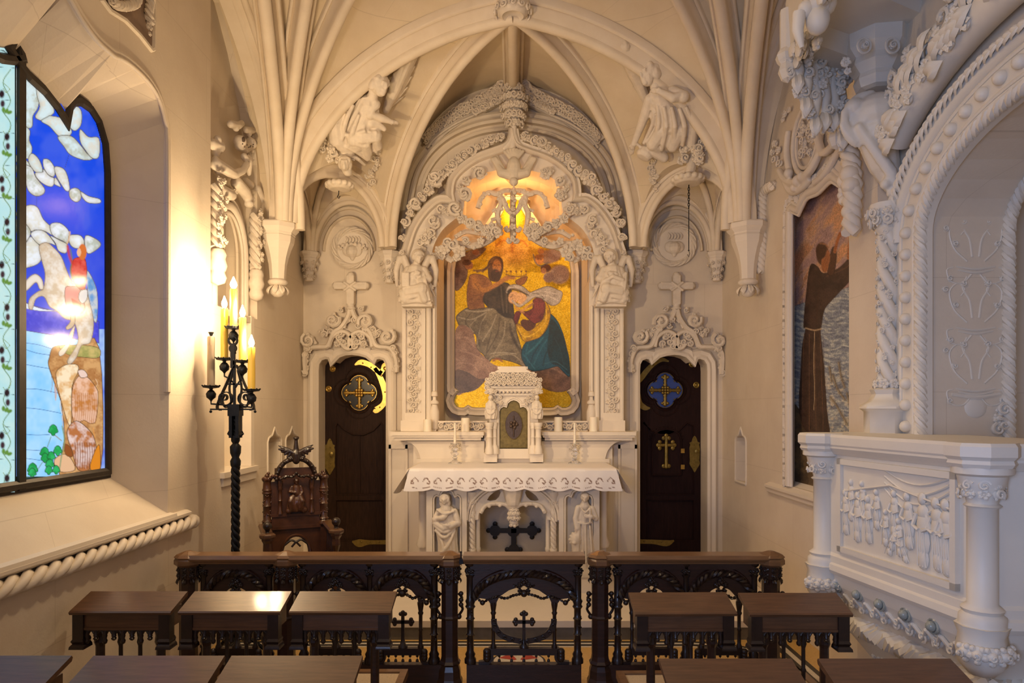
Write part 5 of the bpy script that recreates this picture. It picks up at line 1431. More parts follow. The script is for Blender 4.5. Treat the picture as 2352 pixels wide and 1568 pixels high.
# ------------------------------------------------ stained glass
M['stained']=attr_mat('stained_glass',.16,emit=.95,bump=.04,spec=.12,coat=.0)  # glass emits its own colours to stand for daylight coming through
GX=XF+.02
def g3(x,y): return PW(x,y,GX)
A=Art([(38,1100),(38,120)]+[(x-4,y+3) for x,y in FOUT[::-1][1:]]+[(245,1100)],g3,1.5,(36,120,246,1094),2.904,0,80)
u=(A.y-80)/540; n=fbm(A.x/40,A.y/55,3)
A.c[:]=s2l((12,72,226)); q=np.arange(A.x.size); A.mixin(q,np.clip((n-.42)*2.2,0,.55),(70,100,225)); A.mixin(q,np.clip((A.y-440)/140,0,1)*.5,(70,80,215))
LD=(86,84,72)
CL=[[(90,215),(190,300),(260,370),(255,480),(220,540),(215,610),(180,620),(115,570),(100,400)],[(250,340),(330,430),(362,510),(330,545),(300,575),(235,550),(265,480),(245,400)],[(275,575),(320,545),(340,540),(420,560),(470,620),(475,660),(430,690),(385,670),(330,610)],
[(385,680),(475,675),(545,745),(580,790),(620,825),(560,835),(470,800),(430,750)],[(430,540),(470,482),(520,480),(545,520),(540,600),(500,640),(460,610),(435,570)],[(535,630),(590,680),(660,690),(660,810),(615,822),(570,770),(535,710)],
[(110,565),(160,600),(200,640),(195,700),(215,760),(190,825),(140,800),(110,740)],[(110,800),(170,830),(200,870),(180,880),(110,850)],[(190,820),(215,790),(260,830),(285,900),(270,925),(230,910),(195,860)],[(115,860),(205,880),(240,950),(295,1020),(290,1060),(240,1075),(190,1040),(160,960),(115,930)],
[(112,945),(165,1000),(165,1060),(130,1080),(112,1078)],[(235,920),(285,915),(290,895),(330,940),(365,960),(350,1010),(300,1000),(250,960)],[(290,830),(330,835),(365,890),(360,945),(320,930),(290,880)],[(365,880),(420,890),(450,940),(465,1030),(440,1040),(410,1000),(375,940)],[(370,950),(405,1010),(380,1005),(360,990)],
[(462,1040),(500,1020),(535,1040),(540,1090),(510,1115),(470,1090)],[(540,1045),(590,1075),(665,1095),(665,1122),(590,1120),(550,1085)],[(115,1175),(190,1135),(250,1150),(290,1230),(350,1290),(350,1335),(300,1310),(240,1300),(205,1310),(170,1260),(115,1215)],
[(115,1215),(180,1270),(205,1320),(170,1380),(115,1340)],[(125,1345),(170,1385),(205,1345),(260,1400),(275,1500),(210,1545),(115,1540)],[(205,1325),(250,1300),(310,1320),(370,1400),(330,1390),(270,1400),(230,1370)],[(335,1265),(400,1255),(460,1310),(455,1390),(420,1375),(350,1335)],[(335,1340),(400,1370),(450,1400),(440,1455),(390,1440),(370,1390)],[(460,1340),(530,1335),(560,1370),(555,1410),(510,1425),(470,1400)],[(570,1340),(610,1345),(665,1380),(665,1415),(590,1460),(565,1400)]]
for i,c in enumerate(CL): A.poly(c,(206,226,232) if i<9 else (226,234,244),LD,1.0,col2=(182,190,180) if i%3==0 else (214,214,204),shade=(9,(160,150,132),.45))
A.line([(460,800),(432,890)],1.2,(60,60,60)); A.line([(245,1080),(245,1140)],1.2,(40,50,90))
A.oy=600
A.poly([(110,445),(400,505),(660,530),(660,1450),(110,1450)],(122,196,248),None,smooth=False); 
q=np.where((A.y>755))[0]; A.mixin(q,np.clip(fbm(A.x[q]/30,A.y[q]/40,9)*1.4-.2,0,1)*.75,(192,228,250))
A.poly([(110,230),(200,290),(380,335),(430,370),(660,400),(660,545),(400,500),(110,450)],(64,66,206),(60,60,110),1,smooth=False,col2=(90,90,222))
A.poly([(120,260),(190,285),(285,318),(380,330),(280,332),(190,318),(120,300)],(216,228,245),(110,110,140),.8)
for p in([(135,540),(250,555),(350,585)],[(135,575),(240,610),(335,625)],[(135,680),(240,700),(330,715)],[(135,850),(250,852),(385,877)],[(135,975),(260,985),(405,1012)],[(135,1150),(240,1158),(330,1155)],[(135,1255),(200,1258),(275,1262)],[(135,1310),(210,1318),(290,1330)]): A.line(p,2.2,(28,92,170))
RK=(96,66,42)
A.poly([(350,578),(400,562),(500,560),(660,575),(665,1430),(400,1430),(430,1180),(410,960),(385,870),(325,700),(330,640)],(205,158,104),RK,1.2,col2=(170,118,70))
A.poly([(400,565),(560,560),(660,580),(660,640),(560,640),(450,620)],(196,176,110),RK,.9,col2=(150,150,84))
for sd in range(46):
    r=random.Random(sd); x=r.uniform(340,650); y=r.uniform(700,1300); L=r.uniform(60,180)
    if x>330+max(0,(y-700))*.2: A.line([(x,y),(x+r.uniform(-14,14),y+L/2),(x+r.uniform(-10,24),y+L)],r.uniform(2,5),r.choice([(226,150,70),(150,88,36),(238,210,178),(200,120,44),(120,74,36)]),alpha=.7)
A.poly([(380,730),(440,690),(515,690),(520,740),(480,840),(475,1080),(450,1070),(400,900),(375,780)],(218,172,116),RK,1,col2=(240,222,190))
A.poly([(480,870),(520,770),(580,770),(640,840),(655,900),(640,1060),(600,1080),(560,1060),(490,1070)],(228,186,160),RK,1,col2=(196,130,70))
A.poly([(520,730),(560,725),(585,765),(540,775)],(226,200,188),RK,.9)
for x in range(500,650,14): A.line([(x,880),(x+4,980),(x-4,1080)],3.5,(166,100,44),alpha=.7)
A.poly([(450,1120),(510,1063),(600,1130),(635,1200),(640,1290),(600,1385),(520,1388),(480,1260),(455,1190)],(222,200,196),RK,1.2,col2=(178,112,66))
for x in range(500,630,16): A.line([(x,1210),(x+4,1290),(x,1380)],4.5,(120,62,26),alpha=.8)
A.poly([(600,1380),(635,1260),(665,1230),(665,1400)],(214,132,34),RK,1); A.poly([(360,1330),(420,1285),(470,1310),(500,1390),(400,1402)],(220,178,140),RK,1); A.poly([(430,1220),(470,1240),(485,1300),(440,1290)],(140,78,36),RK,.8)
A.line([(415,1100),(430,1200),(410,1300),(395,1400)],5,(120,150,110)); A.line([(355,1150),(410,1195)],4,(150,140,110)); A.line([(340,1170),(315,1240)],3,(110,130,100)); A.line([(250,1390),(290,1330)],3,(110,130,100))
for x,y,r_ in((355,1125,30),(298,1275,30),(300,1310,26),(385,1262,27),(342,1300,26),(218,1385,33),(215,1410,26),(332,1352,28),(325,1392,24),(375,1390,24)):
    A.poly([(x+r_*math.cos(t)*(1+.18*math.sin(5*t)),y+r_*1.1*math.sin(t)*(1+.18*math.cos(4*t))) for t in [2*PI*i/14 for i in range(14)]],(18,150,72),(16,70,44),1,col2=(40,176,100))
HC=(226,218,208)
A.poly([(580,60),(640,170),(652,300),(640,410),(600,330),(585,200)],(190,198,206),(110,90,80),.9,col2=(96,150,206))
A.poly([(500,430),(480,520),(435,610),(400,632),(394,602),(450,540),(470,470)],(220,206,190),(130,110,92),.9)
A.poly([(260,-100),(310,-125),(360,-90),(410,-30),(445,60),(480,130),(560,160),(605,300),(625,420),(602,540),(545,560),(510,640),(470,685),(450,660),(520,540),(505,430),(480,395),(430,380),(380,330),(330,300),(292,235),(240,250),(215,320),(190,305),(200,245),(255,200),(290,180),(300,80),(280,0)],HC,(130,110,92),1,col2=(206,186,160),shade=(8,(170,150,126),.5))
A.poly([(290,180),(265,185),(240,140),(185,190),(150,200),(145,170),(195,105),(240,85),(280,120)],HC,(130,110,92),1,shade=(5,(170,150,126),.5))
A.poly([(435,180),(470,168),(525,175),(548,240),(566,310),(535,352),(480,325),(440,290)],(222,150,142),(120,70,60),1)
for i in range(7): A.line([(480+i*9,250+i*5),(500+i*8,330+i*2)],5,(200,30,32),alpha=.8)
A.poly([(480,10),(500,-20),(560,-25),(578,40),(575,120),(560,190),(505,160),(470,60)],(196,44,40),(120,40,36),1,col2=(216,90,80))
A.poly([(470,330),(495,330),(497,420),(455,455),(440,440),(470,400)],(196,176,150),(110,90,70),.9); A.poly([(535,200),(580,190),(580,250),(550,280),(525,250)],(220,216,214),(120,110,100),.9)
A.line([(470,-80),(480,-10),(470,60),(480,120)],5,(110,120,80)); A.line([(450,-100),(462,-40),(480,10)],10,(190,60,50)); A.line([(448,-120),(460,-150),(466,-195)],6,(214,176,140))
A.ell(550,-62,28,54,(206,112,52)); A.ell(527,-60,14,28,(226,176,140))
ngroup=thing('window_1',(XF,WC,fr_loop[0][1]),None,None,kind='structure'); ngroup['label']='stained glass window with clouds, a rearing white horse and a cliff above the sea'
A.build('glass_pane',M['stained'],ngroup)
A=Art([(-420,1160),(-420,60),(10,110),(34,110),(34,1160)],g3,2.0,(-60,90,36,1130),2.904,0,80)
A.c[:]=s2l((176,220,226)); q=np.arange(A.x.size); A.mixin(q,np.clip(fbm(A.x/20,A.y/30,4)-.3,0,.5),(206,230,222))
A.oy=0;A.sc=1
for k_ in range(10):
    y=190+k_*98; sg=1 if k_%2 else -1
    A.line([(16-8*sg,y-30),(16+9*sg,y),(16-8*sg,y+40),(16+6*sg,y+70)],3.4,(84,122,62)); A.line([(16+9*sg,y),(22,y+14),(14,y+22),(8,y+14)],2.2,(120,140,60))
    A.ell(10+6*sg,y+26,6,9,(40,26,34),.6); A.ell(12+6*sg,y+48,5,8,(60,40,50),.6)
    for q_ in range(3): A.ell(8+q_*7,y+62+q_*3,4,6,(96,140,60),.5,rot=.6*q_)
for y in range(150,1100,75): A.line([(-60,y),(32,y+6)],1.1,(60,90,96))
A.build('glass_pane',M['stained'],ngroup)
A=Art([(-400,1700),(-400,-300),(-58,-300),(-58,1700)],g3,6.0,(-400,-260,-58,1640))
A.c[:]=s2l((30,84,226)); q=np.arange(A.x.size); A.mixin(q,np.clip((fbm(A.x/70,A.y/60,4)-.45)*5,0,1),(206,226,232)); A.mixin(q,np.clip((A.y-900)/80,0,1),(122,196,248))
A.build('glass_pane',M['stained'],ngroup)  # out-of-view pane added so its blue glow reflects in the desk tops
mb=MB(); fl=[V((XF,d,z)) for d,z in fr_loop]
mb.sweep(fl,[(-.052,-.03),(-.052,.028),(-.035,.04),(-.012,.04),(.0,.02),(.012,.02),(.012,-.03)][::1],(1,0,0),closed=True,smooth=False); mb.build('window_frame',M['lead'],ngroup)
mb=MB(); dm=3.463; 
mb.box((XF-.02,dm-.024,fr_loop[0][1]),(XF+.035,dm+.024,3.62)); mb.build('mullion',M['lead'],ngroup)
mb=MB(); mb.box((XF-.12,2.3,1.0),(XF-.06,4.6,4.2)); o=mb.build('window_backing',M['wall']); o['kind']='structure'; o.name='wall_window_backing'
# ------------------------------------------------ gold mosaic over the altar
M['mosaic']=attr_mat('glass_tesserae',.38,tess=120)
MD=ND-.075
A=Art([(x,y) for x,y in mouter],lambda x,y:P(x,y,MD),1.25,(1040,440,1318,940),3.823,1030,540)
G=(196,150,26)
A.c[:]=s2l(G); q=np.arange(A.x.size); A.mixin(q,np.clip(fbm(A.x/6,A.y/6,5)-.3,0,.5),(216,176,46)); A.mixin(q,np.clip((fbm(A.x/2,A.y/2,6)-.62)*3,0,.6),(240,205,90))
A.ell(560,120,170,150,(222,160,84),1.2,.7)
for i in range(26):
    a=PI*i/13; A.line([(560+math.cos(a)*40,120+math.sin(a)*40),(560+math.cos(a)*150,120+math.sin(a)*150)],1,(236,190,120),alpha=.5)
A.line([(420,90),(480,45),(550,70)],7,(190,120,60)); A.line([(690,90),(640,45),(570,70)],7,(190,120,60)); A.line([(558,50),(560,145)],8,(200,130,70))
CB=(132,100,82)
A.poly([(60,250),(110,180),(250,110),(330,118),(255,195),(170,240),(165,350),(125,440),(60,478)],CB,(70,50,36),.8,col2=(96,68,50))
A.ell(180,265,36,38,(168,112,70)); A.ell(160,240,40,26,(92,56,34)); A.ell(240,150,30,24,(140,88,56))
A.ell(870,190,85,62,(150,112,86),.3); A.ell(930,170,60,60,(150,116,100),.3); A.ell(975,345,88,82,(166,134,116),.25); A.ell(880,370,45,45,(150,120,108),.3)
for r_ in(20,38,55,72): A.line([(975+r_*math.cos(t),350+r_*.85*math.sin(t)) for t in [i*.5 for i in range(12)]],1.6,(112,86,76),alpha=.7)
A.ell(812,140,30,24,(176,116,66)); A.ell(798,215,40,42,(186,122,66)); A.ell(798,190,42,22,(150,92,40)); A.ell(855,290,46,36,(104,62,38)); A.ell(836,312,24,26,(176,122,84))
A.line([(745,170),(765,240),(810,270),(880,240)],5,(96,92,90)); 
for x,y in((785,212),(812,212)): A.ell(x,y,5,4,(80,50,30))
SK=(166,112,62); SD=(112,72,38)
# standing cloth behind
A.poly([(400,430),(480,415),(540,440),(560,560),(575,700),(545,745),(420,700),(290,560),(300,500),(380,480)],(80,64,48),(48,36,26),1,col2=(56,44,34))
for i in range(5): A.line([(440+i*22,450),(450+i*20,560),(470+i*14,680)],2.5,(124,108,88) if i%2 else (40,30,22),alpha=.8)
A.poly([(200,345),(300,350),(380,420),(330,490),(300,560),(310,650),(190,665),(165,580),(165,480),(180,390)],SK,SD,1,col2=(140,90,48))
for y in(520,560,600): A.line([(200,y),(240,y+12),(290,y-2)],2,SD,alpha=.7)
A.line([(215,370),(225,440),(290,490)],11,(186,130,76),alpha=.8); A.line([(230,400),(300,485),(400,445),(470,400),(520,375)],10.5,(176,120,66),soft=.5); A.line([(235,425),(300,508),(400,465)],2,SD)
A.line([(500,375),(575,372)],8,(176,120,66),soft=.5); A.line([(530,360),(580,366)],2,SD)
A.poly([(350,240),(400,190),(460,200),(480,260),(470,330),(440,400),(380,400),(355,370),(350,320)],(92,60,34),(50,32,20),1)
A.ell(425,275,38,62,(180,122,70),.3); A.line([(395,200),(360,260),(310,300),(250,320)],8,(104,70,36)); A.line([(380,230),(330,300),(220,310)],6,(120,84,44)); A.line([(370,250),(300,320)],6,(74,46,26)); A.ell(412,350,44,54,(72,46,28),.3)
for x in(405,442): A.ell(x,262,9,4,(60,36,22))
A.line([(424,265),(430,300),(420,304)],2,(130,82,46)); A.ell(425,318,16,5,(120,56,40))
A.line([(295,210),(330,165),(400,146),(446,160),(440,190),(360,220),(305,225),(295,210)],1.3,(120,84,20))
CR=(128,84,20)
A.line([(505,345),(560,358),(640,362),(685,345)],5,CR); A.poly([(590,400),(690,360),(670,420),(620,440)],(150,92,40),(70,44,16),.8)
for x in(510,548,595,640,682): A.line([(x,348),(x,320)],2.5,CR); A.ell(x,318,8,9,CR)
WR=(142,128,102)
A.poly([(75,705),(160,640),(200,655),(380,635),(440,680),(500,720),(570,740),(600,860),(640,1000),(650,1060),(700,1160),(560,1110),(400,1080),(350,1118),(310,1050),(250,990),(240,870),(130,840),(80,760)],WR,(66,54,40),1.1,col2=(108,94,72))
for p,c,w in(([(150,660),(260,670),(380,650)],(196,184,160),5),([(90,720),(200,740),(330,680)],(190,178,154),5),([(330,700),(280,800),(250,960)],(184,170,144),4),([(420,700),(380,800),(300,930)],(188,174,150),4),([(450,720),(430,860),(340,1030)],(70,58,44),5),([(500,760),(480,900),(400,1040)],(176,162,136),5),([(540,780),(560,900),(640,1040)],(64,52,40),8),([(300,760),(260,860),(275,980)],(74,62,46),4),([(370,1040),(460,1030),(590,1040)],(196,184,158),4),([(340,1110),(400,1060),(560,1050),(640,1110)],(180,166,140),4),([(200,680),(150,760),(200,830)],(76,64,48),4),([(240,740),(190,800),(220,850)],(180,166,140),3.5),([(380,850),(350,950),(330,1050)],(72,60,44),4),([(560,860),(600,960),(650,1020)],(50,40,32),8)): A.line(p,w,c,alpha=.8)
A.poly([(60,835),(200,825),(250,990),(330,1080),(440,1150),(690,1150),(720,1200),(330,1265),(250,1350),(140,1382),(60,1360)],(172,138,116),None,col2=(148,112,92))
A.poly([(60,1190),(160,1200),(260,1260),(330,1262),(250,1350),(140,1382),(60,1360)],(112,88,76),None,col2=(92,72,64))
for p in([(80,900),(170,900),(230,980)],[(100,1010),(200,1040),(320,1100)],[(90,1120),(200,1130),(260,1190)]): A.line(p,6,(196,160,138),alpha=.5)
A.line([(395,1100),(430,1085),(470,1105)],8,(150,88,60)); 
A.poly([(730,1195),(800,1150),(960,1150),(1075,1240),(1075,1340),(960,1375),(820,1330)],(134,100,78),(90,64,48),1,col2=(104,76,58)); A.line([(760,1160),(900,1165),(1040,1235)],6,(164,130,104),alpha=.6)
BL=(22,78,100)
A.poly([(890,690),(960,760),(1010,880),(1040,1000),(1060,1090),(1065,1240),(1000,1190),(960,1150),(880,1170),(790,1190),(740,1190),(690,1160),(640,1060),(680,940),(820,880),(885,780)],BL,(14,34,40),1.1)
A.poly([(900,740),(960,790),(1010,900),(1040,1020),(1060,1120),(1060,1220),(980,1150),(900,1120),(870,1000),(880,860)],(24,44,50),None,col2=(20,56,66))
for p,c,w in(([(830,900),(760,980),(690,1040)],(52,120,140),7),([(860,920),(800,1020),(750,1130)],(44,108,130),6),([(800,960),(740,1060),(720,1140)],(12,44,58),5),([(900,960),(850,1060),(830,1140)],(12,40,50),6),([(700,960),(680,1040),(700,1110)],(40,104,124),5),([(930,900),(980,1000),(1010,1140)],(38,70,78),3),([(840,1130),(940,1110),(1040,1180)],(50,96,110),4),([(660,1050),(740,1150),(760,1180)],(46,110,134),5)): A.line(p,w,c,alpha=.8)
YL=(196,148,44)
A.poly([(840,570),(890,650),(885,760),(820,880),(740,920),(668,932),(630,880),(588,780),(640,790),(700,840),(780,790),(845,700)],YL,(110,76,20),1,col2=(164,120,36))
A.poly([(640,790),(650,740),(760,760),(760,800),(700,840)],(96,50,22),None)
for p in([(860,650),(850,760),(760,860),(670,900)],[(610,800),(650,880),(720,890)]): A.line(p,3,(226,184,80),alpha=.8)
RS=(132,52,46)
A.poly([(745,570),(800,545),(845,590),(845,660),(820,740),(760,775),(720,750),(665,700),(640,680),(610,760),(590,778),(572,730),(600,670),(680,670),(740,640)],RS,(70,26,22),1,col2=(104,36,34))
for i in range(5): A.line([(770+i*14,570+i*8),(760+i*16,650),(720+i*16,720)],2.5,(172,84,74),alpha=.6)
VL=(198,186,174)
A.poly([(700,520),(800,470),(880,448),(960,480),(1000,505),(975,590),(910,618),(850,580),(790,540)],VL,(110,96,80),1,col2=(164,150,136))
A.poly([(505,490),(530,445),(590,432),(660,455),(720,505),(800,520),(840,560),(760,545),(680,600),(620,632),(575,600),(560,570),(620,600),(690,540),(620,480),(540,470),(515,510)],VL,(110,96,80),1,col2=(170,156,142))
A.ell(572,545,46,56,(204,156,112),.2,rot=.4); A.poly([(620,500),(690,545),(640,610),(610,590)],(206,158,112),None); A.line([(515,495),(560,478),(620,490),(700,525)],5,(56,38,26)); A.line([(540,545),(560,535)],2,(80,48,30)); A.line([(585,575),(600,590)],2,(140,60,44)); A.line([(560,560),(572,580)],1.6,(150,100,64)); A.line([(545,530),(570,520)],1.3,(80,50,30))
A.line([(560,575),(620,620),(690,580),(740,540)],7,(208,196,184))
A.line([(640,670),(690,630),(740,600)],8,(198,140,90)); A.line([(660,680),(600,640),(590,630)],7,(190,132,84)); 
for i in range(4): A.line([(690+i*4,640-i*8),(740+i*2,620-i*9)],1.4,(120,76,44))
for p in([(720,510),(820,490),(960,520)],[(760,525),(860,530),(960,570)],[(540,460),(620,455)]): A.line(p,3,(228,218,208),alpha=.8)
A.build('picture',M['mosaic'],GOLDM)
# ------------------------------------------------ friar mosaic on the right wall
M['mosaic2']=attr_mat('stone_tesserae',.5,tess=110)
WXm=WX+.09
A=Art([(1815,1118),(1815,470),(1822,448),(1838,440),(1842,425),(1860,405),(1885,392),(1925,384),(1975,360),(1990,360),(1990,1160)],lambda x,y:PW(x,y,WXm),1.5,(1812,356,1990,1150),2.121,1790,380)
A.c[:]=s2l((176,142,116)); q=np.arange(A.x.size)
n=fbm((A.x+A.y*.7)/16,(A.y-A.x*.7)/60,2); A.mixin(q,np.clip((n-.42)*4,0,.7),(132,108,112)); A.mixin(q,np.clip((.42-n)*4,0,.6),(206,166,132)); A.mixin(q,np.clip(1-(A.y-380)/120,0,1)*.5,(120,96,84))
A.poly([(50,692),(200,640),(420,565),(420,1720),(50,1650)],(118,124,132),(84,84,92),1,smooth=False)
q=np.where(A.y>640)[0]; n=fbm(A.x[q]/13,A.y[q]/4+np.sin(A.x[q]/9)*.8,8); ins=A.inside(A.cv([(50,692),(200,640),(420,565),(420,1720),(50,1650)]),q)
A.mixin(q,ins*np.clip((n-.5)*4,0,.8),(176,178,166)); A.mixin(q,ins*np.clip((.42-n)*4,0,.7),(78,84,96))
q=np.where(A.y>820)[0]; n=fbm(A.x[q]/8,A.y[q]/8,12); A.mixin(q,np.clip((n-.5)*5,0,.8)*np.clip((A.y[q]-820)/80,0,1),(186,176,152))
for i,x in enumerate((70,84,100)): A.line([(x,690-i*6),(x,668-i*4)],3,(120,86,74))
HB=(66,48,38)
A.poly([(58,1190),(110,1210),(150,1280),(205,1420),(210,1650),(50,1650)],(92,74,50),(56,42,28),1,col2=(64,52,38))
A.poly([(150,490),(185,492),(215,525),(290,500),(345,445),(365,440),(365,530),(270,640),(220,700),(205,780),(200,810),(215,960),(232,1200),(240,1320),(140,1300),(98,1200),(105,1000),(112,880),(128,795),(118,780),(130,640)],HB,(50,32,20),1.2,col2=(50,36,28))
for i in range(8): A.line([(120+i*13,820),(115+i*15,1000),(112+i*17,1290)],2.2,(58,36,22) if i%2 else (112,78,52),alpha=.7)
A.line([(200,540),(190,640),(180,770)],3,(60,38,24)); A.line([(230,540),(320,500),(360,460)],3,(112,78,52),alpha=.7)
A.poly([(235,520),(255,410),(275,400),(278,460),(262,530)],(78,50,32),(46,30,20),1); A.line([(270,420),(282,370),(296,330)],7,(160,104,66),soft=.5); A.line([(284,360),(305,340)],3,(160,104,66)); A.line([(340,450),(345,380),(352,330)],9,(168,112,72),soft=.5)
A.ell(210,430,30,56,(76,48,28)); A.ell(222,480,18,40,(164,112,74)); A.ell(236,445,12,34,(156,104,68)); A.ell(203,415,26,40,(70,44,26)); A.line([(200,380),(225,384),(238,400)],6,(150,104,70))
A.line([(168,405),(180,360),(222,318),(228,345),(205,385)],1.2,(90,66,48))
A.line([(128,792),(170,802),(205,796)],5,(170,146,112)); A.line([(172,810),(168,960),(172,1100),(168,1190)],2.4,(168,144,110))
for p in([(262,1020),(285,1090),(320,1140)],[(290,960),(300,1020),(318,1080)],[(250,1130),(280,1170),(330,1260)],[(330,1110),(345,1180),(350,1280)],[(245,980),(255,1050)]): A.line(p,10,(94,84,66)); A.line([(a-3,b) for a,b in p],3,(160,140,112),alpha=.7)
A.c=A.c*1.45; FRIAR=A
# ---------------------------------------------------------------- communion rail
class KL(K):          # same kit in local metres: x right, y down (negative = up), w back
    def __init__(s): s.s=1; s.mb=MB(); s.fn=None
    def p(s,x,y,w=0): return V((x,w,-y))
CW,WD=M['carvedwood'],M['wood']
RDP=4.33
def rail_bay(root,xa,xb,y=RDP,small=True):
    w=xb-xa; X=lambda u:xa+w*u; mid=(xa+xb)/2; k_=min(1,w/.5)
    low=[(0,.47),(.03,.545),(.09,.572),(.16,.565),(.195,.53),(.235,.53),(.27,.58),(.36,.622),(.44,.640),(.5,.650)]
    low=low+[(1-u,z) for u,z in low[-2::-1]]
    mb=MB(); mb.plate([(X(0),.80)]+[(X(u),z) for u,z in low]+[(X(1),.80)],[],lambda u,v,w_:V((u,y-.016+w_,v)),.032)
    # raised mouldings: spandrel arch
    ar=[V((mid-w*.47*math.cos(a),y-.018,.575+.185*math.sin(a))) for a in [PI*i/24 for i in range(25)]]
    mb.tube(ar,.012,6); mb.tube([p+V((0,-.002,-.050)) for p in ar[2:-2]],.007,5)
    mb.box((X(0),y-.028,.755),(X(1),y-.012,.80)); mb.build('arch_panel',WD,root)
    mb=MB(); rope(mb,[p+V((0,-.012,-.026)) for p in ar[1:-1]],.024,4,3,5,k=46)
    mb.build('rope_moulding',CW,root)
    mb=MB(); rg=random.Random(3); n=V((0,-1,0)); u_=V((1,0,0)); v_=V((0,0,1))
    for dx,dz,r in((0,.675,.030),(-.028,.655,.022),(.028,.655,.022),(0,.705,.018),(-.03*k_,.62,.014),(.03*k_,.62,.014)): bunch(mb,V((mid+dx,y-.022,dz)),u_,v_,n,r,rg,'b')
    mb.build('trefoil_boss',CW,root)
    mb=MB()
    for s_ in(-1,1):
        q=smooth_curve([(mid,y-.02,.605),(mid+s_*w*.10,y-.02,.59),(mid+s_*w*.17,y-.02,.572),(mid+s_*w*.24,y-.02,.585)],4); rope(mb,q,.010,4,2,5,k=22)
        q=smooth_curve([(mid,y-.02,.605),(mid+s_*w*.05,y-.02,.64),(mid+s_*w*.10,y-.02,.655)],4); rope(mb,q,.008,4,2,4,k=12)
        q=smooth_curve([(mid+s_*w*.24,y-.02,.585),(mid+s_*w*.33,y-.02,.565),(mid+s_*w*.385,y-.02,.545),(mid+s_*w*.42,y-.02,.565)],4); rope(mb,q,.009,4,2,4,k=16)
        mb.ball((mid+s_*w*.385,y-.02,.545),.017)
    mb.ball((mid,y-.024,.605),.024); mb.build('knotted_cord',CW,root)
    for u in(.215,.785):
        mb=MB(); r=.0125; mb.lathe([(r*1.5,.25),(r*1.6,.262),(r,.28),(r,.36),(r*1.3,.37),(r*.95,.38),(r*.95,.46),(r*1.5,.475),(r*1.1,.485),(r*1.3,.50),(r*1.7,.53),(r*1.7,.545)],(X(u),y,0),10)
        mb.build('colonnette',CW,root)
    mb=MB(); mb.box((X(.17),y-.02,.225),(X(.83),y+.02,.255)); mb.box((X(.19),y-.014,.21),(X(.81),y+.014,.225))
    for i in range(5):
        x=X(.27+.46*i/4); mb.lathe([(.002,.19),(.010,.20),(.006,.212)],(x,y,0),6); mb.lathe([(.010,.165),(.009,.178),(.002,.186)],(x,y,0),6)
    for s_ in(-1,1):
        q=smooth_curve([(mid+s_*w*.31,.225),(mid+s_*w*.305,.19),(mid+s_*w*.345,.165),(mid+s_*w*.42,.155)],4)
        mb.sweep([V((x,y,z)) for x,z in q],[(-.014,-.016),(-.014,.016),(.014,.016),(.014,-.016)],(0,1,0))
        for dz in(.235,.215,.195): mb.ball((mid+s_*(w*.335+.006),y-.018,dz),.02*k_+.006,8,5)
    mb.build('lower_bar',CW,root)
    mb=MB(); c=mid; z0=.275
    mb.lathe([(.030,.255),(.030,.265),(.018,.28),(.011,.31),(.010,.36)],(c,y,0),8)
    mb.box((c-.010,y-.009,.30),(c+.010,y+.009,.475)); mb.box((c-.058,y-.009,.408),(c+.058,y+.009,.428))
    for dx,dz in((-.06,.418),(.06,.418),(0,.478),(-.052,.433),(-.052,.403),(.052,.433),(.052,.403),(-.014,.468),(.014,.468)): mb.ball((c+dx,y,dz),(.014,.011,.014),8,5)
    mb.build('cross',CW,root)
    if w>.5:
        mb=MB()
        for s_ in(-1,1):
            q=smooth_curve([(c+s_*.02,.30),(c+s_*.09,.315),(c+s_*.15,.345),(c+s_*.185,.40),(c+s_*.19,.44)],4)
            mb.sweep([V((x,y-.012,z)) for x,z in q],[(-.018,-.005),(-.018,.005),(.018,.005),(.018,-.005)],(0,1,0))
            for i,(x,z) in enumerate(q[::3]): bunch(mb,V((x,y-.02,z)),u_,v_,n,.017,rg,'l')
        mb.build('garland',CW,root)
def rail_col(root,x,y=RDP):
    mb=MB(); r=.022; mb.lathe([(r*1.7,.16),(r*1.7,.185),(r*1.3,.20),(r*1.5,.215),(r,.235),(r,.33),(r*1.35,.34),(r,.35),(r,.43),(r*1.35,.44),(r,.45),(r,.50),(r*1.5,.515),(r*1.15,.53),(r*1.5,.55),(r*1.1,.565),(r*1.1,.70),(r*1.5,.72)],(x,y,0),12)
    rg=random.Random(int(x*50)); 
    for i in range(12): 
        a=rg.random()*6.28; mb.ball((x+math.cos(a)*r,y+math.sin(a)*r,.25+.3*rg.random()),r*.3,6,4)
    for i in range(7):
        a=i*2*PI/7; d=V((math.cos(a),math.sin(a),0)); bunch(mb,V((x,y,.742))+d*r*1.0,V((0,0,1)),d.cross(V((0,0,1))),d,.022,rg,'b')
    mb.lathe([(r,.765),(r*1.6,.78),(r*1.6,.80)],(x,y,0),12)
    mb.build('column',CW,root)
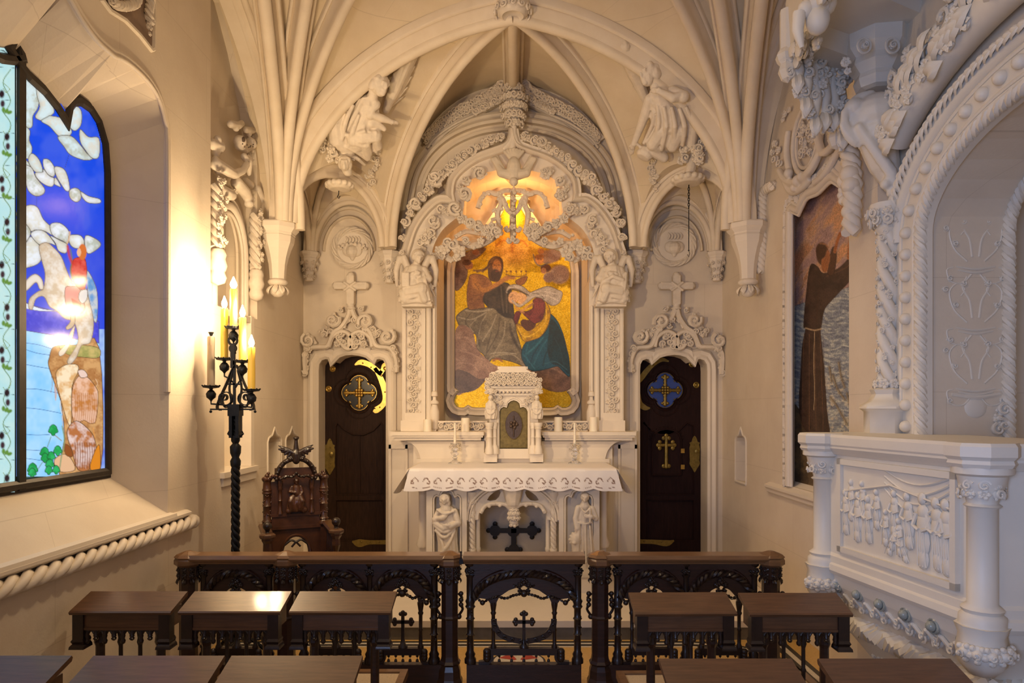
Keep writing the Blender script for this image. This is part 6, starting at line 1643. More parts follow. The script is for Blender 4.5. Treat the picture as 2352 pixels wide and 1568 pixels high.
def rail_post(root,x,y=RDP):
    mb=MB(); mb.lathe([(.085,0),(.085,.05),(.075,.07),(.07,.12),(.06,.15),(.072,.165),(.06,.18),(.055,.21),(.055,.44),(.062,.452),(.055,.464),(.055,.68),(.062,.70),(.066,.78)],(x,y,0),8,a0=PI/8,smooth=False)
    mb.build('shaft',WD,root)
    mb=MB(); mb.lathe([(.066,.775),(.085,.79),(.085,.815),(.078,.825),(.085,.835),(.070,.85),(.02,.868),(.001,.87)],(x,y,0),8,a0=PI/8,smooth=False); mb.build('cap',M['rail_top'],root)
    mb=MB(); rg=random.Random(int(abs(x)*31))
    for i in range(8):
        a=i*PI/4; d=V((math.cos(a),math.sin(a),0)); sdv=d.cross(V((0,0,1)))
        for zz in(.755,.72): bunch(mb,V((x,y,zz))+d*.058,V((0,0,1)),sdv,d,.022,rg,'b')
        leaf(mb,V((x,y,.70))+d*.056,V((0,0,-1)),d,.04,.03)
    mb.build('capital',CW,root)
    mb=MB()
    for s_ in(-1,1):
        q=smooth_curve([(x+s_*.055,y,.60),(x+s_*.078,y,.57),(x+s_*.068,y,.53),(x+s_*.082,y,.50),(x+s_*.058,y,.46)],3); mb.tube(q,[.009]*len(q),6)
        for dz in(.60,.56,.53): mb.ball((x+s_*.072,y-.01,dz),.016)
        mb.ball((x+s_*.058,y,.452),.018); 
    bsplit(mb,'side_scroll',CW,root,x0=x)
def rail_cap(root,xa,xb,y=RDP):
    mb=MB(); prof=[(-.068,.815),(-.074,.828),(-.062,.85),(.062,.85),(.074,.828),(.068,.815),(.055,.808),(.05,.795),(-.05,.795),(-.055,.808)]
    mb.loft([[V((x,y+a,z)) for a,z in prof] for x in(xa,xb)],smooth=False); mb.build('top_rail',M['rail_top'],root)
    mb=MB(); mb.box((xa+.02,y-.022,.0),(xb-.02,y+.022,.13)); mb.box((xa+.02,y-.03,.0),(xb-.02,y+.03,.03)); mb.box((xa+.02,y-.028,.13),(xb-.02,y+.028,.155)); mb.build('bottom_rail',WD,root)
t=thing('communion_rail',(-1.2,RDP,0),'carved dark oak communion rail on the left with three posts and arched bays','rail')
for x in(-2.057,-1.436,-.400): rail_post(t,x)
rail_cap(t,-2.06,-1.44); rail_cap(t,-1.43,-.41)
for xa,xb in((-1.955,-1.545),(-1.325,-.915),(-.895,-.500)): rail_bay(t,xa,xb)
for x in(-1.955,-1.545,-1.325,-.905,-.500): rail_col(t,x)
t=thing('communion_rail',(1.1,RDP,0),'carved dark oak communion rail on the right with two posts and arched bays','rail')
for x in(.552,1.635): rail_post(t,x)
rail_cap(t,.56,1.63)
for xa,xb in((.665,1.085),(1.105,1.525)): rail_bay(t,xa,xb)
for x in(.665,1.095,1.525): rail_col(t,x)
t=thing('rail_gate',(.07,RDP,0),'carved dark oak gate with cross in the middle of the communion rail','gate')
rail_cap(t,-.312,.452); rail_bay(t,-.27,.41); rail_col(t,-.27); rail_col(t,.41)
mb=MB(); mb.tube([(-.325,RDP-.06,.83),(-.325,RDP-.06,.87)],.004,6); mb.ball((-.325,RDP-.06,.872),.007); mb.box((-.335,RDP-.07,.80),(-.31,RDP-.05,.83)); mb.build('latch',M['iron'],t)
# ---------------------------------------------------------------- prie-dieu chairs
def make_prie():
    root=thing('prie_dieu_chair',(0,0,0),'','prayer chair')
    hw=.245; b=lambda m,x0,y0,z0,x1,y1,z1: m.box((x0,y0,z0),(x1,y1,z1))
    mb=MB(); sl=lambda y:.795+.05*y/.16
    pr=[(-.006,sl(0)-.018),(-.012,sl(0)-.006),(-.004,sl(0)),(.164,sl(.164)),(.170,sl(.16)-.008),(.164,sl(.16)-.02)]
    mb.loft([[V((x,y,z)) for y,z in pr] for x in(-hw,hw)],smooth=False); mb.build('desk_top',M['top'],root,world=False)
    mb=MB(); b(mb,-.20,.012,.705,.20,.028,.782); b(mb,-.20,.10,.705,.20,.12,.80)
    for s_ in(-1,1):
        b(mb,s_*.215-.012,.02,.705,s_*.215+.012,.14,.79)
    mb.box((-.205,.006,.700),(.205,.03,.712)); mb.build('apron',M['top'],root,world=False)
    mb=MB()
    for s_ in(-1,1):
        x=s_*.208; b(mb,x-.026,.0,.65,x+.026,.05,.785); 
        mb.loft([[V((x-w_,y0,z)),V((x+w_,y0,z)),V((x+w_,.06,z)),V((x-w_,.06,z))] for z,w_,y0 in((.66,.024,.0),(.648,.03,-.008),(.635,.026,.0),(.625,.034,-.012),(.612,.036,-.014))],smooth=False)
        mb.tube([V((x-s_*.03,.02,.70)),V((x-s_*.038,.02,.66)),V((x-s_*.03,.02,.63))],.008,6)
    bsplit(mb,'corner_bracket',M['carvedwood'],root,world=False)
    mb=MB(); n=8; x0=-.175
    for i in range(n+1):
        x=x0+.35*i/n; big=i%2==0
        if i<n:
            xm=x+.35/n/2; mb.tube([V((x,.02,.668)),V((x+.012,.02,.688)),V((xm,.02,.702)),V((x+.35/n-.012,.02,.688)),V((x+.35/n,.02,.668))],.0065,5)
        mb.lathe([(.001,.628 if big else .645),(.010,.634 if big else .650),(.013,.645 if big else .657),(.008,.655 if big else .664),(.012,.668),(.007,.69),(.007,.705)],(x,.02,0),7)
    b(mb,-.18,.016,.69,.18,.024,.706)
    mb.build('tracery',M['carvedwood'],root,world=False)
    for s_ in(-1,1):
        mb=MB(); x=s_*.150; mb.lathe([(.032,0),(.032,.06),(.024,.08),(.022,.30),(.027,.31),(.022,.32),(.021,.60),(.028,.62),(.024,.65),(.032,.70),(.032,.79)],(x,.085,0),8,a0=PI/8,smooth=False)
        mb.build('leg',WD,root,world=False)
        mb=MB(); x=s_*.048; mb.lathe([(.011,.33),(.011,.48),(.015,.49),(.010,.50),(.010,.60),(.016,.62),(.012,.64),(.02,.69),(.02,.71)],(x,.085,0),8); mb.build('colonnette',M['carvedwood'],root,world=False)
        mb=MB(); mb.lathe([(.022,0),(.022,.03),(.015,.05),(.018,.15),(.013,.17),(.02,.27)],(s_*.20,.50,0),8); mb.build('leg',WD,root,world=False)
    mb=MB(); b(mb,-.17,.075,.32,.17,.10,.345); b(mb,-.17,.075,.08,.17,.10,.11); mb.build('stretcher',WD,root,world=False)
    mb=MB()
    for a in((-.245,.09,.27,-.205,.54,.31),(.205,.09,.27,.245,.54,.31),(-.205,.50,.27,.205,.54,.31),(-.205,.09,.27,.205,.13,.31)): b(mb,*a)
    mb.build('seat_frame',M['rail_top'],root,world=False)
    mb=MB(); b(mb,-.205,.13,.288,.205,.50,.300); mb.build('cane_seat',M['cane'],root,world=False)
    return root
proto=make_prie(); kids=children(proto)
spots=[(-1.89,3.29,0,'prayer chair at the far left of the second row against the window wall'),(-1.365,3.29,0,'prayer chair in the middle of the left trio behind the rail'),(-.832,3.29,0,'prayer chair nearest the aisle on the left just behind the rail'),
 (.828,3.27,.015,'prayer chair nearest the aisle on the right just behind the rail'),(1.374,3.26,-.01,'prayer chair beside the pulpit behind the rail'),
 (-1.895,2.39,0,'nearest-row prayer chair cut off in the lower left corner of the photo'),(-1.323,2.39,0,'prayer chair in the nearest row second from the left edge'),(-.807,2.39,0,'prayer chair in the nearest row nearest the aisle on the left'),
 (.785,2.36,0,'prayer chair in the nearest row nearest the aisle on the right'),(1.372,2.36,0,'prayer chair in the nearest row in the lower right corner below the pulpit')]
for i,(x,y,rz,lab) in enumerate(spots):
    if i==0: o=proto
    else:
        o=proto.copy(); COL.objects.link(o)
        for c in kids:
            q=c.copy(); COL.objects.link(q); q.parent=o
    o.location=(x,y,0); o.rotation_euler=(0,0,rz); o['label']=lab; o['group']='prayer chairs in rows facing the altar'
# ---------------------------------------------------------------- candelabrum
CD=4.8; k=K(CD); t=thing('candelabrum',k.p(541,1516.5,0)*1,'tall black wrought iron candelabrum with five candle lamps by the left wall','candelabrum')
t.location=(k.p(541,0,0).x,CD,0); ABS[t.name]=V(t.location); s_=k.s; cx0=t.location[0]
I=M['iron']
mb=MB(); mb.lathe([(.19,0),(.19,.02),(.12,.05),(.04,.08),(.03,.14)],(cx0,CD,0),8,smooth=False)
for i in range(3):
    a=i*2*PI/3+.5; mb.tube([V((cx0,CD,.16)),V((cx0+.12*math.cos(a),CD+.12*math.sin(a),.12)),V((cx0+.22*math.cos(a),CD+.22*math.sin(a),.02))],.014,6)
mb.build('base',I,t)
mb=MB(); rope(mb,[(cx0,CD,.14),(cx0,CD,k.p(0,1072,0).z)],.030,5,3,7); mb.build('twisted_shaft',I,t)
mb=MB(); z=lambda y:k.p(0,y,0).z
mb.lathe([(.018,z(1078)),(.034,z(1068)),(.036,z(1058)),(.024,z(1050)),(.036,z(1040)),(.038,z(1025)),(.02,z(1018)),(.03,z(1012)),(.03,z(1000))],(cx0,CD,0),12); mb.build('knop',I,t)
mb=MB(); mb.box((cx0-.04,CD-.04,z(955)),(cx0+.04,CD+.04,z(928))); mb.box((cx0-.034,CD-.034,z(1005)),(cx0-.012,CD+.034,z(955))); mb.box((cx0+.012,CD-.034,z(1005)),(cx0+.034,CD+.034,z(955))); rope(mb,[(cx0,CD,z(1005)),(cx0,CD,z(955))],.014,5,2,6)
for s2 in(-1,1): mb.tube([V((cx0+s2*.03,CD,z(1004))),V((cx0+s2*.055,CD,z(996))),V((cx0+s2*.045,CD,z(990)))],.006,5)
mb.build('lantern_box',I,t)
def ring(mb,c,r,th=.008,w=.012,n=16,ax='y'):
    mb.tube([V(c)+V((math.cos(a)*r,0,math.sin(a)*r)) for a in [2*PI*i/n for i in range(n)]],th,6,closed=True,ry=1)
for s2 in(-1,1):   # scrolls
    mb=MB()
    for (x,y,r) in((541+s2*22,915,15),(541+s2*26,912,7)):
        mb.sweep([k.p(x+math.cos(a)*r,y+math.sin(a)*r,0) for a in [2*PI*i/18 for i in range(19)]],[(-.003,-.018),(-.003,.018),(.003,.018),(.003,-.018)],(0,1,0))
    mb.sweep([k.p(541+s2*x,y,0) for x,y in smooth_curve([(2,838),(10,855),(20,880),(36,915),(42,936),(34,942)],5)],[(-.003,-.02),(-.003,.02),(.003,.02),(.003,-.02)],(0,1,0))
    mb.sweep([k.p(541+s2*x,y,0) for x,y in smooth_curve([(5,850),(14,890),(10,922),(22,936),(30,920),(24,905)],5)],[(-.003,-.014),(-.003,.014),(.003,.014),(.003,-.014)],(0,1,0))
    mb.build('scroll',I,t)
mb=MB(); mb.box(k.p(484,938,-4),k.p(586,941.5,4)); mb.box(k.p(536,828,-3),k.p(541,945,3)); mb.box(k.p(538-14,880,-3),k.p(538+18,884,3)); mb.box(k.p(530,790,-3),k.p(540,845,3))
for x in(484,586): mb.ball(k.p(x,945,0),.010)
ring(mb,k.p(535,782,0),.030,.009); ring(mb,k.p(535,800,0),.022,.009); ring(mb,k.p(535,772,0),.014,.007)
mb.build('cross_bar',I,t)
CANDLE_LIGHTS=[]
cands=[(534,662,752,True,6),(512,706,824,True,8),(557,728,830,True,0),(483,772,888,False,4),(580,797,896,True,-6)]
for (x,yt,yb,lit,w) in cands:
    c=k.p(x,yb,w); r=8.2*s_ if x!=534 else 8*s_
    mb=MB(); mb.lathe([(.006,-.10),(.012,-.09),(.030,-.075),(.034,-.05),(.022,-.03),(.010,-.02),(.014,-.012),(.052,-.006),(.056,.008),(.048,.0),(.02,-.002),(.001,.0)],c,14)
    for i in range(10):
        a=i*2*PI/10; mb.tube([c+V((math.cos(a)*.05,math.sin(a)*.05,.0)),c+V((math.cos(a)*.062,math.sin(a)*.062,.012))],[.006,.004],5)
    q=k.p(541,min(yb+60,938),0); mb.tube([c+V((0,0,-.09)),c+V((0,0,-.12)),(c+q)/2+V((0,0,-.05)),q],.006,6)
    mb.build('drip_pan',I,t)
    mb=MB(); h=(yb-yt)*s_; mb.lathe([(r*1.05,0),(r,.02),(r*1.02,h*.4),(r*.96,h*.7),(r,h-.01),(r*.8,h),(.001,h)],c,14)
    for i in range(3): mb.tube([c+V((math.cos(i*2+1)*r*.95,math.sin(i*2+1)*r*.95,h)),c+V((math.cos(i*2+1)*r,math.sin(i*2+1)*r,h*.82))],[.003,.004],5)
    cd=mb.build('candle',M['amber'] if lit else M['grey_wax'],t)
    if not lit: cd['label']='grey unlit candle sleeve'
    mb=MB(); b0=c+V((0,0,h)); R=.020 if x!=534 else .024
    if lit:
        mb.lathe([(.007,0),(R*.8,.012),(R,.028),(R*.85,.045),(R*.45,.065),(.003,.085)],b0,12); mb.build('bulb',M['bulb'],cd); CANDLE_LIGHTS.append(b0+V((-.0,-.0,.045)))
    else:
        mb.lathe([(.006,0),(.012,.012),(.02,.03),(.001,.03)],b0,10); mb.build('socket',I,cd)
# ---------------------------------------------------------------- throne
th=thing('throne_chair',(-1.80,5.66,.15),'ornate carved oak armchair with dove finial and relief figure beside the left door','chair',rz=math.radians(24))
T=M['throne']; hw=.245
def part(n,m=T,**k_): return mb.build(n,m,th,world=False,**k_)
mb=MB(); mb.box((-.165,-.005,.74),(.165,.03,1.13)); 
for s2 in(-1,1): mb.box((s2*.165,-.002,.74),(s2*.225,.028,1.02))
mb.box((-.20,-.03,.735),(.20,.03,.755)); mb.box((-.19,-.02,.655),(.19,.02,.735)); mb.box((-.215,-.03,.63),(.215,.03,.655)); part('back_panel')
for s2 in(-1,1):
    mb=MB(); mb.lathe([(.05,.655),(.05,.67),(.036,.69),(.042,.70),(.031,.715),(.031,.82),(.037,.826),(.031,.832),(.031,.92),(.040,.93),(.034,.945),(.040,.955),(.033,.97),(.03,1.02),(.036,1.03)],(s2*.225,0,0),10)
    rg=random.Random(5)
    for i in range(26): 
        a=rg.random()*6.28; mb.ball((s2*.225+math.cos(a)*.031,math.sin(a)*.031,.73+.19*rg.random()),.007,5,4)
    for i in range(6):
        a=i*PI/3; mb.ball((s2*.225+math.cos(a)*.022,math.sin(a)*.022,1.045),.02)
    mb.ball((s2*.225,0,1.07),.02); mb.ball((s2*.24,-.02,1.05),.018); mb.ball((s2*.215,0,1.09),.014); part('side_column')
    mb=MB(); mb.lathe([(.022,.755),(.022,.77),(.014,.785),(.014,.86),(.018,.866),(.013,.872),(.013,.95),(.02,.96),(.015,.975),(.02,.99),(.02,1.03)],(s2*.125,-.02,0),8); part('colonnette')
    mb=MB(); q=smooth_curve([(s2*.21,-.01,1.03),(s2*.20,-.02,1.055),(s2*.165,-.025,1.065),(s2*.13,-.03,1.05)],4); mb.tube(q,.014,6); 
    for p in q[::3]: mb.ball(V(p)+V((0,-.01,.008)),.014)
    part('side_arch')
mb=MB(); q=[V((.155*math.cos(a),-.03,1.04+.17*math.sin(a))) for a in [PI*i/20 for i in range(21)]]
mb.tube(q,.016,7); mb.tube([p+V((0,.012,.0))*1 for p in q],.02,6)
q2=smooth_curve([(-.13,-.04,1.04),(-.08,-.05,1.065),(-.03,-.05,1.06),(0,-.05,1.085),(.03,-.05,1.06),(.08,-.05,1.065),(.13,-.04,1.04)],4); mb.tube(q2,.011,6)
rg=random.Random(6)
for p in q2[::3]: mb.ball(V(p)+V((rg.uniform(-.01,.01),-.01,rg.uniform(-.01,.01))),.013)
for p in q[::2]: mb.ball(p+V((0,-.012,.004)),.014)
part('crest_arch',M['carvedwood'])
kk=KL(); kk.cap((0,-1.19,-.03,.03),(0,-1.24,-.03,.034),(0,-1.28,-.02,.024),(0,-1.33,-.02,.018),(0,-1.37,-.02,.014)); kk.ball(0,-1.375,-.022,.024,.014); kk.ball(-.012,-1.378,-.022,.014); kk.ball(.012,-1.378,-.022,.014)
for s2 in(-1,1):
    kk.cap((s2*.02,-1.255,-.03,.02),(s2*.07,-1.285,-.02,.016),(s2*.135,-1.315,-.01,.006))
    for i in range(5): kk.cap((s2*(.02+.02*i),-1.25-.008*i,-.03,.012),(s2*(.045+.022*i),-1.20-.022*i,-.03,.01))
    kk.ball(s2*.05,-1.20,-.03,.022); kk.ball(s2*.07,-1.185,-.03,.016)
kk.build('dove_finial',M['carvedwood'],th,vox=.005,smooth=1,world=False)
kk=KL(); kk.head(0,-1.025,-.035,.026,(.1,-1,-.1),'long',beard=True); kk.cap((0,-1.0,-.02,.014),(0,-.97,-.025,.03),(0,-.92,-.03,.034))
kk.cap((-.035,-.975,-.02,.014),(-.052,-.935,-.03,.013),(-.02,-.93,-.055,.010)); kk.cap((.035,-.975,-.02,.014),(.05,-.93,-.03,.012),(.03,-.905,-.05,.010)); kk.hand(-.018,-.932,-.058,.008,1,.2); kk.hand(.028,-.905,-.052,.008,-1,.3)
kk.robe([(0,-.91,-.02,.045,.025),(0,-.87,-.03,.062,.035),(-.01,-.82,-.03,.06,.035),(0,-.77,-.03,.075,.03)],8,.15); kk.cap((-.03,-.89,-.04,.024),(-.05,-.86,-.06,.022),(-.04,-.79,-.04,.02)); kk.cap((.03,-.89,-.04,.024),(.045,-.86,-.06,.022),(.03,-.79,-.045,.02)); kk.ball(.06,-.785,-.04,.028); kk.ball(-.06,-.78,-.04,.025)
for i in range(4): kk.fold((-.05+i*.03,-.90,-.05,.007),(-.06+i*.035,-.85,-.066,.008),(-.05+i*.035,-.78,-.06,.007))
kk.build('relief_figure',T,th,vox=.0045,smooth=1,world=False)
# lower back with round opening, legs, seat, arms
mb=MB(); hole=[(.10*math.cos(a),.42+.14*math.sin(a)) for a in [2*PI*i/28 for i in range(28)]]
mb.plate([(-.20,.05),(.20,.05),(.20,.64),(-.20,.64)],[hole],lambda u,v,w:V((u,-.01+w,v)),.03)
mb.sweep([V((x*1.15,-.02,.42+(z-.42)*1.12)) for x,z in hole],[(.01*math.cos(a),.01*math.sin(a)) for a in [0,1.2,2.4,3.6,4.8]],(0,-1,0),closed=True)
part('lower_back')
mb=MB(); mb.tube(smooth_curve([(-.09,-.02,.50),(-.04,-.02,.535),(0,-.02,.52),(.04,-.02,.535),(.09,-.02,.50)],4),.010,6); mb.tube([(0,-.02,.52),(-.035,-.02,.48)],.009,6); mb.tube([(0,-.02,.52),(.035,-.02,.48)],.009,6)
for s2 in(-1,1): mb.ball((s2*.10,-.02,.37),.022); mb.ball((s2*.085,-.02,.345),.018)
part('cord_knot',M['carvedwood'])
mb=MB(); mb.box((-.26,-.47,.36),(.26,.02,.41)); mb.box((-.25,-.45,.32),(.25,0,.36)); part('seat')
for s2 in(-1,1):
    mb=MB(); mb.box((s2*.225-.03,-.03,0),(s2*.225+.03,.03,.655)); part('rear_post')
    mb=MB(); mb.lathe([(.045,0),(.045,.05),(.03,.07),(.035,.30),(.045,.33),(.045,.41),(.028,.43),(.02,.50),(.034,.55),(.03,.60),(.045,.625),(.045,.645)],(s2*.255,-.44,0),8,a0=PI/8,smooth=False); part('front_post')
    mb=MB(); mb.loft([[V((s2*x,y,z)) for x,z in((.215,.0),(.21,.012),(.215,.028),(.285,.028),(.29,.012),(.285,0))] for y in(0,)] if False else [[V((s2*(.25+a),y,zz+b_)) for a,b_ in((-.04,0),(-.045,.012),(-.035,.028),(.035,.028),(.045,.012),(.04,0))] for y,zz in((.0,.655),(-.22,.650),(-.44,.645))],smooth=False)
    mb.lathe([(.052,.64),(.062,.652),(.062,.668),(.05,.676),(.03,.682)],(s2*.255,-.44,0),8,a0=PI/8,smooth=False); part('armrest',M['top'])
    mb=MB(); mb.lathe([(.022,.675),(.014,.69),(.02,.70),(.012,.705)],(s2*.255,-.44,0),10); mb.ball((s2*.255,-.44,.733),.034,14,9); part('ball_finial',M['carvedwood'])
    mb=MB(); mb.box((s2*.245-.012,-.42,.41),(s2*.245+.012,-.02,.44)); 
    for i in range(5): mb.lathe([(.01,.43),(.014,.50),(.008,.54),(.012,.65)],(s2*.245,-.08-.07*i,0),7)
    part('side_panel',WD)
# ---------------------------------------------------------------- side-wall kit: photo pixels on the wall plane, w (pixels) out of the wall when negative
class KW(K):
    def __init__(s,X,d): s.X=X; s.s=d/F; s.mb=MB(); s.fn=None; s.sg=1 if X>0 else -1
    def p(s,x,y,w=0): q=PW(x,y,s.X); return V((q.x+s.sg*w*s.s,q.y,q.z))
    def bunch(s,x,y,w,r,rng,kind=None,n=None): 
        n=V((-s.sg,-.25,0)).normalized(); u=n.cross(V((0,0,1))).normalized(); bunch(s.mb,s.p(x,y,w),u,n.cross(u),n,r*s.s,rng,kind)
rg=random.Random(99)
# ---- left wall: niche with rope columns, putti and mask
k=KW(-WX-.06,5.4); t=thing('wall_niche_frame',(-WX-.05,5.57,1.2),'carved niche surround with rope columns and clasped hands beside the candelabrum','niche frame')
L=M['carve']
mb=MB()
ap=[(5.57+.31*math.cos(a),3.02+.40*math.sin(a)) for a in [PI*i/20 for i in range(21)]]
for off,r in((0,.035),(.05,.018),(-.045,.014)):
    mb.tube([V((-WX-.07,5.57+(d-5.57)*(1+off/.31),3.02+(z-3.02)*(1+off/.31))) for d,z in [(5.57+.31,2.56)]+ap+[(5.57-.31,2.56)]],r,8)
for d in(5.28,5.87): mb.box((-WX-.10,5.833,1.28),(-WX+.004,5.90,2.56)) if d>5.8 else None
mb.build('arch_moulding',M['smooth'],t)
for d,yb in((5.16,2.86),(5.93,2.82)):
    mb=MB(); rope(mb,[(-WX-.0,d,3.45),(-WX-.0,d,2.98)],.05,4,3,6)
    for i in range(26): bunch(mb,V((-WX+.03+.03*rg.random(),d+rg.uniform(-.06,.06),rg.uniform(2.98,3.5))),V((0,1,0)),V((0,0,1)),V((1,-.3,0)),.026,rg,'b')
    mb.lathe([(.001,2.70),(.05,2.72),(.065,2.76),(.05,2.80),(.06,2.82),(.07,2.85),(.055,2.90),(.065,2.93),(.05,2.97),(.001,2.98)],(-WX+.01,d,0),12)
    mb.build('rope_column',L,t)
k.cap((478,330,-8,12),(492,336,-12,13),(484,352,-10,10)); k.cap((482,378,-14,15),(500,392,-20,14),(515,400,-22,11)); k.cap((515,400,-22,11),(532,392,-26,9),(540,378,-28,8)); k.cap((484,435,-16,16),(500,445,-20,15),(512,448,-20,12)); k.cap((482,465,-12,10),(495,468,-14,9))
k.cap((540,360,-22,9),(548,372,-24,11),(552,398,-20,7)); k.hand(546,372,-28,6,.2,-1)
k.cap((578,435,-14,12),(586,455,-16,10),(592,480,-14,8)); k.ball(596,412,-20,11); k.cap((566,425,-10,10),(556,412,-6,8))
k.cap((530,420,-14,15),(545,440,-18,14),(556,458,-16,12)); k.ball(553,468,-20,12,9); k.ball(560,458,-20,9)
for i in range(6): k.ball(480+rg.uniform(0,22),320+i*24,-14,9)
k.build('arms_and_hands',L,t,vox=.008,smooth=2)
k=KW(-WX-.06,5.5)
k.ball(537,325,-14,16,15,12); k.ball(562,330,-14,16,15,12); k.cap((537,335,-12,11),(548,345,-14,9),(562,336,-12,11)); k.ball(567,346,-14,6); k.cap((520,285,-10,9),(535,288,-12,9),(545,284,-10,8)); k.cap((552,298,-12,8),(566,300,-14,9),(580,297,-12,7)); k.ball(530,294,-12,8); k.ball(560,306,-12,8)
k.build('mask',L,t,vox=.006,smooth=2)
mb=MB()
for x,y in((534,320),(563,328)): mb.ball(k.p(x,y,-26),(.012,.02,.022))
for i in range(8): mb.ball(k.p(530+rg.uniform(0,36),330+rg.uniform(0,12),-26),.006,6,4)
mb.build('mask_hole_shade',M['hole'],t)  # dark beads stand in for the shade inside drilled holes
k=KW(-WX-.06,5.5)
for i in range(46):
    a=PI*i/45; k.bunch(540-52*math.cos(a)*.95+rg.uniform(-3,3),560-120*math.sin(a)**.8+rg.uniform(-5,5),-8,8,rg)
k.build('foliage',L,t)
mb=MB(); mb.box((-WX-.27,5.22,1.235),(-WX+.035,5.93,1.278)); mb.box((-WX-.02,5.24,1.17),(-WX+.02,5.91,1.235)); o=mb.build('trim_niche_sill',M['smooth']); o['kind']='structure'
mb=MB()
for n,X in((nL1,-WX),(nL2,-WX),(nR1,WX)):
    l=[V((X,d,z)) for d,z in og(n)[1:]]; 
    mb2=MB(); mb2.tube([V((p.x,n[0]+(p.y-n[0])*1.12,p.z+.01)) for p in l]+[V((X,n[0]-n[1]*1.12,n[2]))],.011,6); mb2.tube([V((X,n[0]-n[1]*1.1,n[2])),V((X,n[0]+n[1]*1.1,n[2]))],.016,6)
    o=mb2.build('small_niche_frame',M['smooth']); 
    tag(o,{id(nL1):'small pointed wall niche frame just behind the throne, nearer the window',id(nL2):'small pointed wall niche frame just behind the throne, nearer the door',id(nR1):'small pointed niche frame on the right wall near the right door'}[id(n)],'niche frame')
# ---- coat of arms panel above the window
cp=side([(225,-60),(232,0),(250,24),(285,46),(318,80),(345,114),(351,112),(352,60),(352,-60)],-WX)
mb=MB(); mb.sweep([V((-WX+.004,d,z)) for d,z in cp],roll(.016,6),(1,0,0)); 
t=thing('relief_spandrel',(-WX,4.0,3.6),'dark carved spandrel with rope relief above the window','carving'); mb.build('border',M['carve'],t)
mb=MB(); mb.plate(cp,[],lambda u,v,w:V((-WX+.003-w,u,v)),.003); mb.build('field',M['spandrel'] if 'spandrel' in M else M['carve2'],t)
k=KW(-WX+.01,4.1)
for pts in([(250,0),(262,12),(285,14),(305,8),(312,-8)],[(338,-30),(340,0),(336,30),(342,55)]): rope(k.mb,[k.p(x,y,-6) for x,y in smooth_curve(pts,4)],.028,3.5,3,6)
k.bunch(336,62,-6,10,rg,'l'); k.bunch(338,78,-6,6,rg,'b'); k.bunch(248,4,-6,10,rg,'c'); k.build('rope_relief',M['carve'],t)
# ---------------------------------------------------------------- right wall: frame of the friar mosaic
t=thing('friar_mosaic',(WX-.02,MC,1.1),'tall framed mosaic of a friar in brown habit by the sea','mosaic'); FRIAR.build('picture',M['mosaic2'],t)
ml=[V((WX,d,z)) for d,z in mo_loop]; pl2=[(p.y,p.z) for p in ml]
def offs(o_): return [V((WX,a,b)) for a,b in inset2(pl2,o_)]
mb=MB()
for o_,r in((.085,.020),(.125,.032),(.165,.014)): mb.tube([V((WX-.004,q.y,q.z)) for q in offs(-o_)],r,8)
mb.sweep(offs(-.045),[(-.042,-.01),(-.042,.012),(.042,.012),(.042,-.01)],(-1,0,0),smooth=False); mb.build('moulding',M['smooth'],t)
mb=MB(); g=resample(offs(-.045),150)
for i,p in enumerate(g[:75]):
    if i%3==0: bunch(mb,p+V((-.014,0,0)),V((0,1,0)),V((0,0,1)),V((-1,0,0)),.022,rg,'b')
    else: mb.tube([p+V((-.012,0,-.03)),p+V((-.012,0,.03))],.016,5)
mb.build('beading',M['carve'],t)
mb=MB(); mb.tube([V((WX+.085,q.y,q.z)) for q in offs(.012)],.012,6); mb.build('gilt_edge',M['gold_line'],t)
mb=MB(); zb=mo_loop[0][1]; mb.loft([[V((x,d,z)) for x,z in((WX+.1,zb+.03),(WX-.05,zb-.03),(WX-.05,zb-.05),(WX-.03,zb-.07),(WX-.03,zb-.09),(WX-.01,zb-.11),(WX+.1,zb-.11))] for d in(5.95,4.25)],smooth=False); mb.build('sill',M['smooth'],t)
# plain pier between mosaic and pulpit arch
mb=MB(); mb.box((WX-.06,4.08,0),(WX+.2,4.42,3.9)); o=mb.build('trim_pier',M['wall']); o['kind']='structure'
# cartouche, ropes, tassel
t=thing('cartouche',k.p(1860,440,0) if False else PW(1862,420,WX-.05),'oval carved cartouche wrapped with rope above the friar mosaic','carving')
k=KW(WX,5.1); ov=lambda rx,ry,n=40,cx=1862,cy=318:[k.p(cx+rx*math.sin(a)+.12*ry*math.cos(a),cy-ry*math.cos(a),-8) for a in [2*PI*i/n for i in range(n)]]
k.mb.tube(ov(31,82),.022,7,closed=True); k.mb.tube(ov(24,68),.014,6,closed=True)
for i in range(22): 
    a=rg.random()*6.28; r=rg.random()**.5; k.bunch(1862+17*r*math.sin(a),318-55*r*math.cos(a),-8,10,rg)
k.build('oval_medallion',M['carve'],t)
k=KW(WX,5.1)
k.fold((1880,230,-10,8),(1890,300,-14,10),(1905,350,-14,10),(1930,330,-12,9),(1945,310,-10,8)); k.fold((1800,390,-12,8),(1815,410,-14,10),(1845,420,-16,10),(1880,390,-18,11),(1900,350,-16,9)); k.fold((1820,300,-10,8),(1818,350,-12,9),(1828,400,-14,10)); k.fold((1808,410,-10,9),(1830,440,-12,10),(1856,430,-12,9),(1872,410,-10,8)); k.fold((1880,420,-10,8),(1905,400,-10,9),(1935,350,-10,8),(1948,330,-8,8))
for x,y,r in((1852,415,14),(1862,405,12),(1845,430,12),(1830,398,12)): k.ball(x,y,-20,r)
k.build('strapwork',M['smooth'],t,vox=.009,smooth=2)
k=KW(WX,5.1)
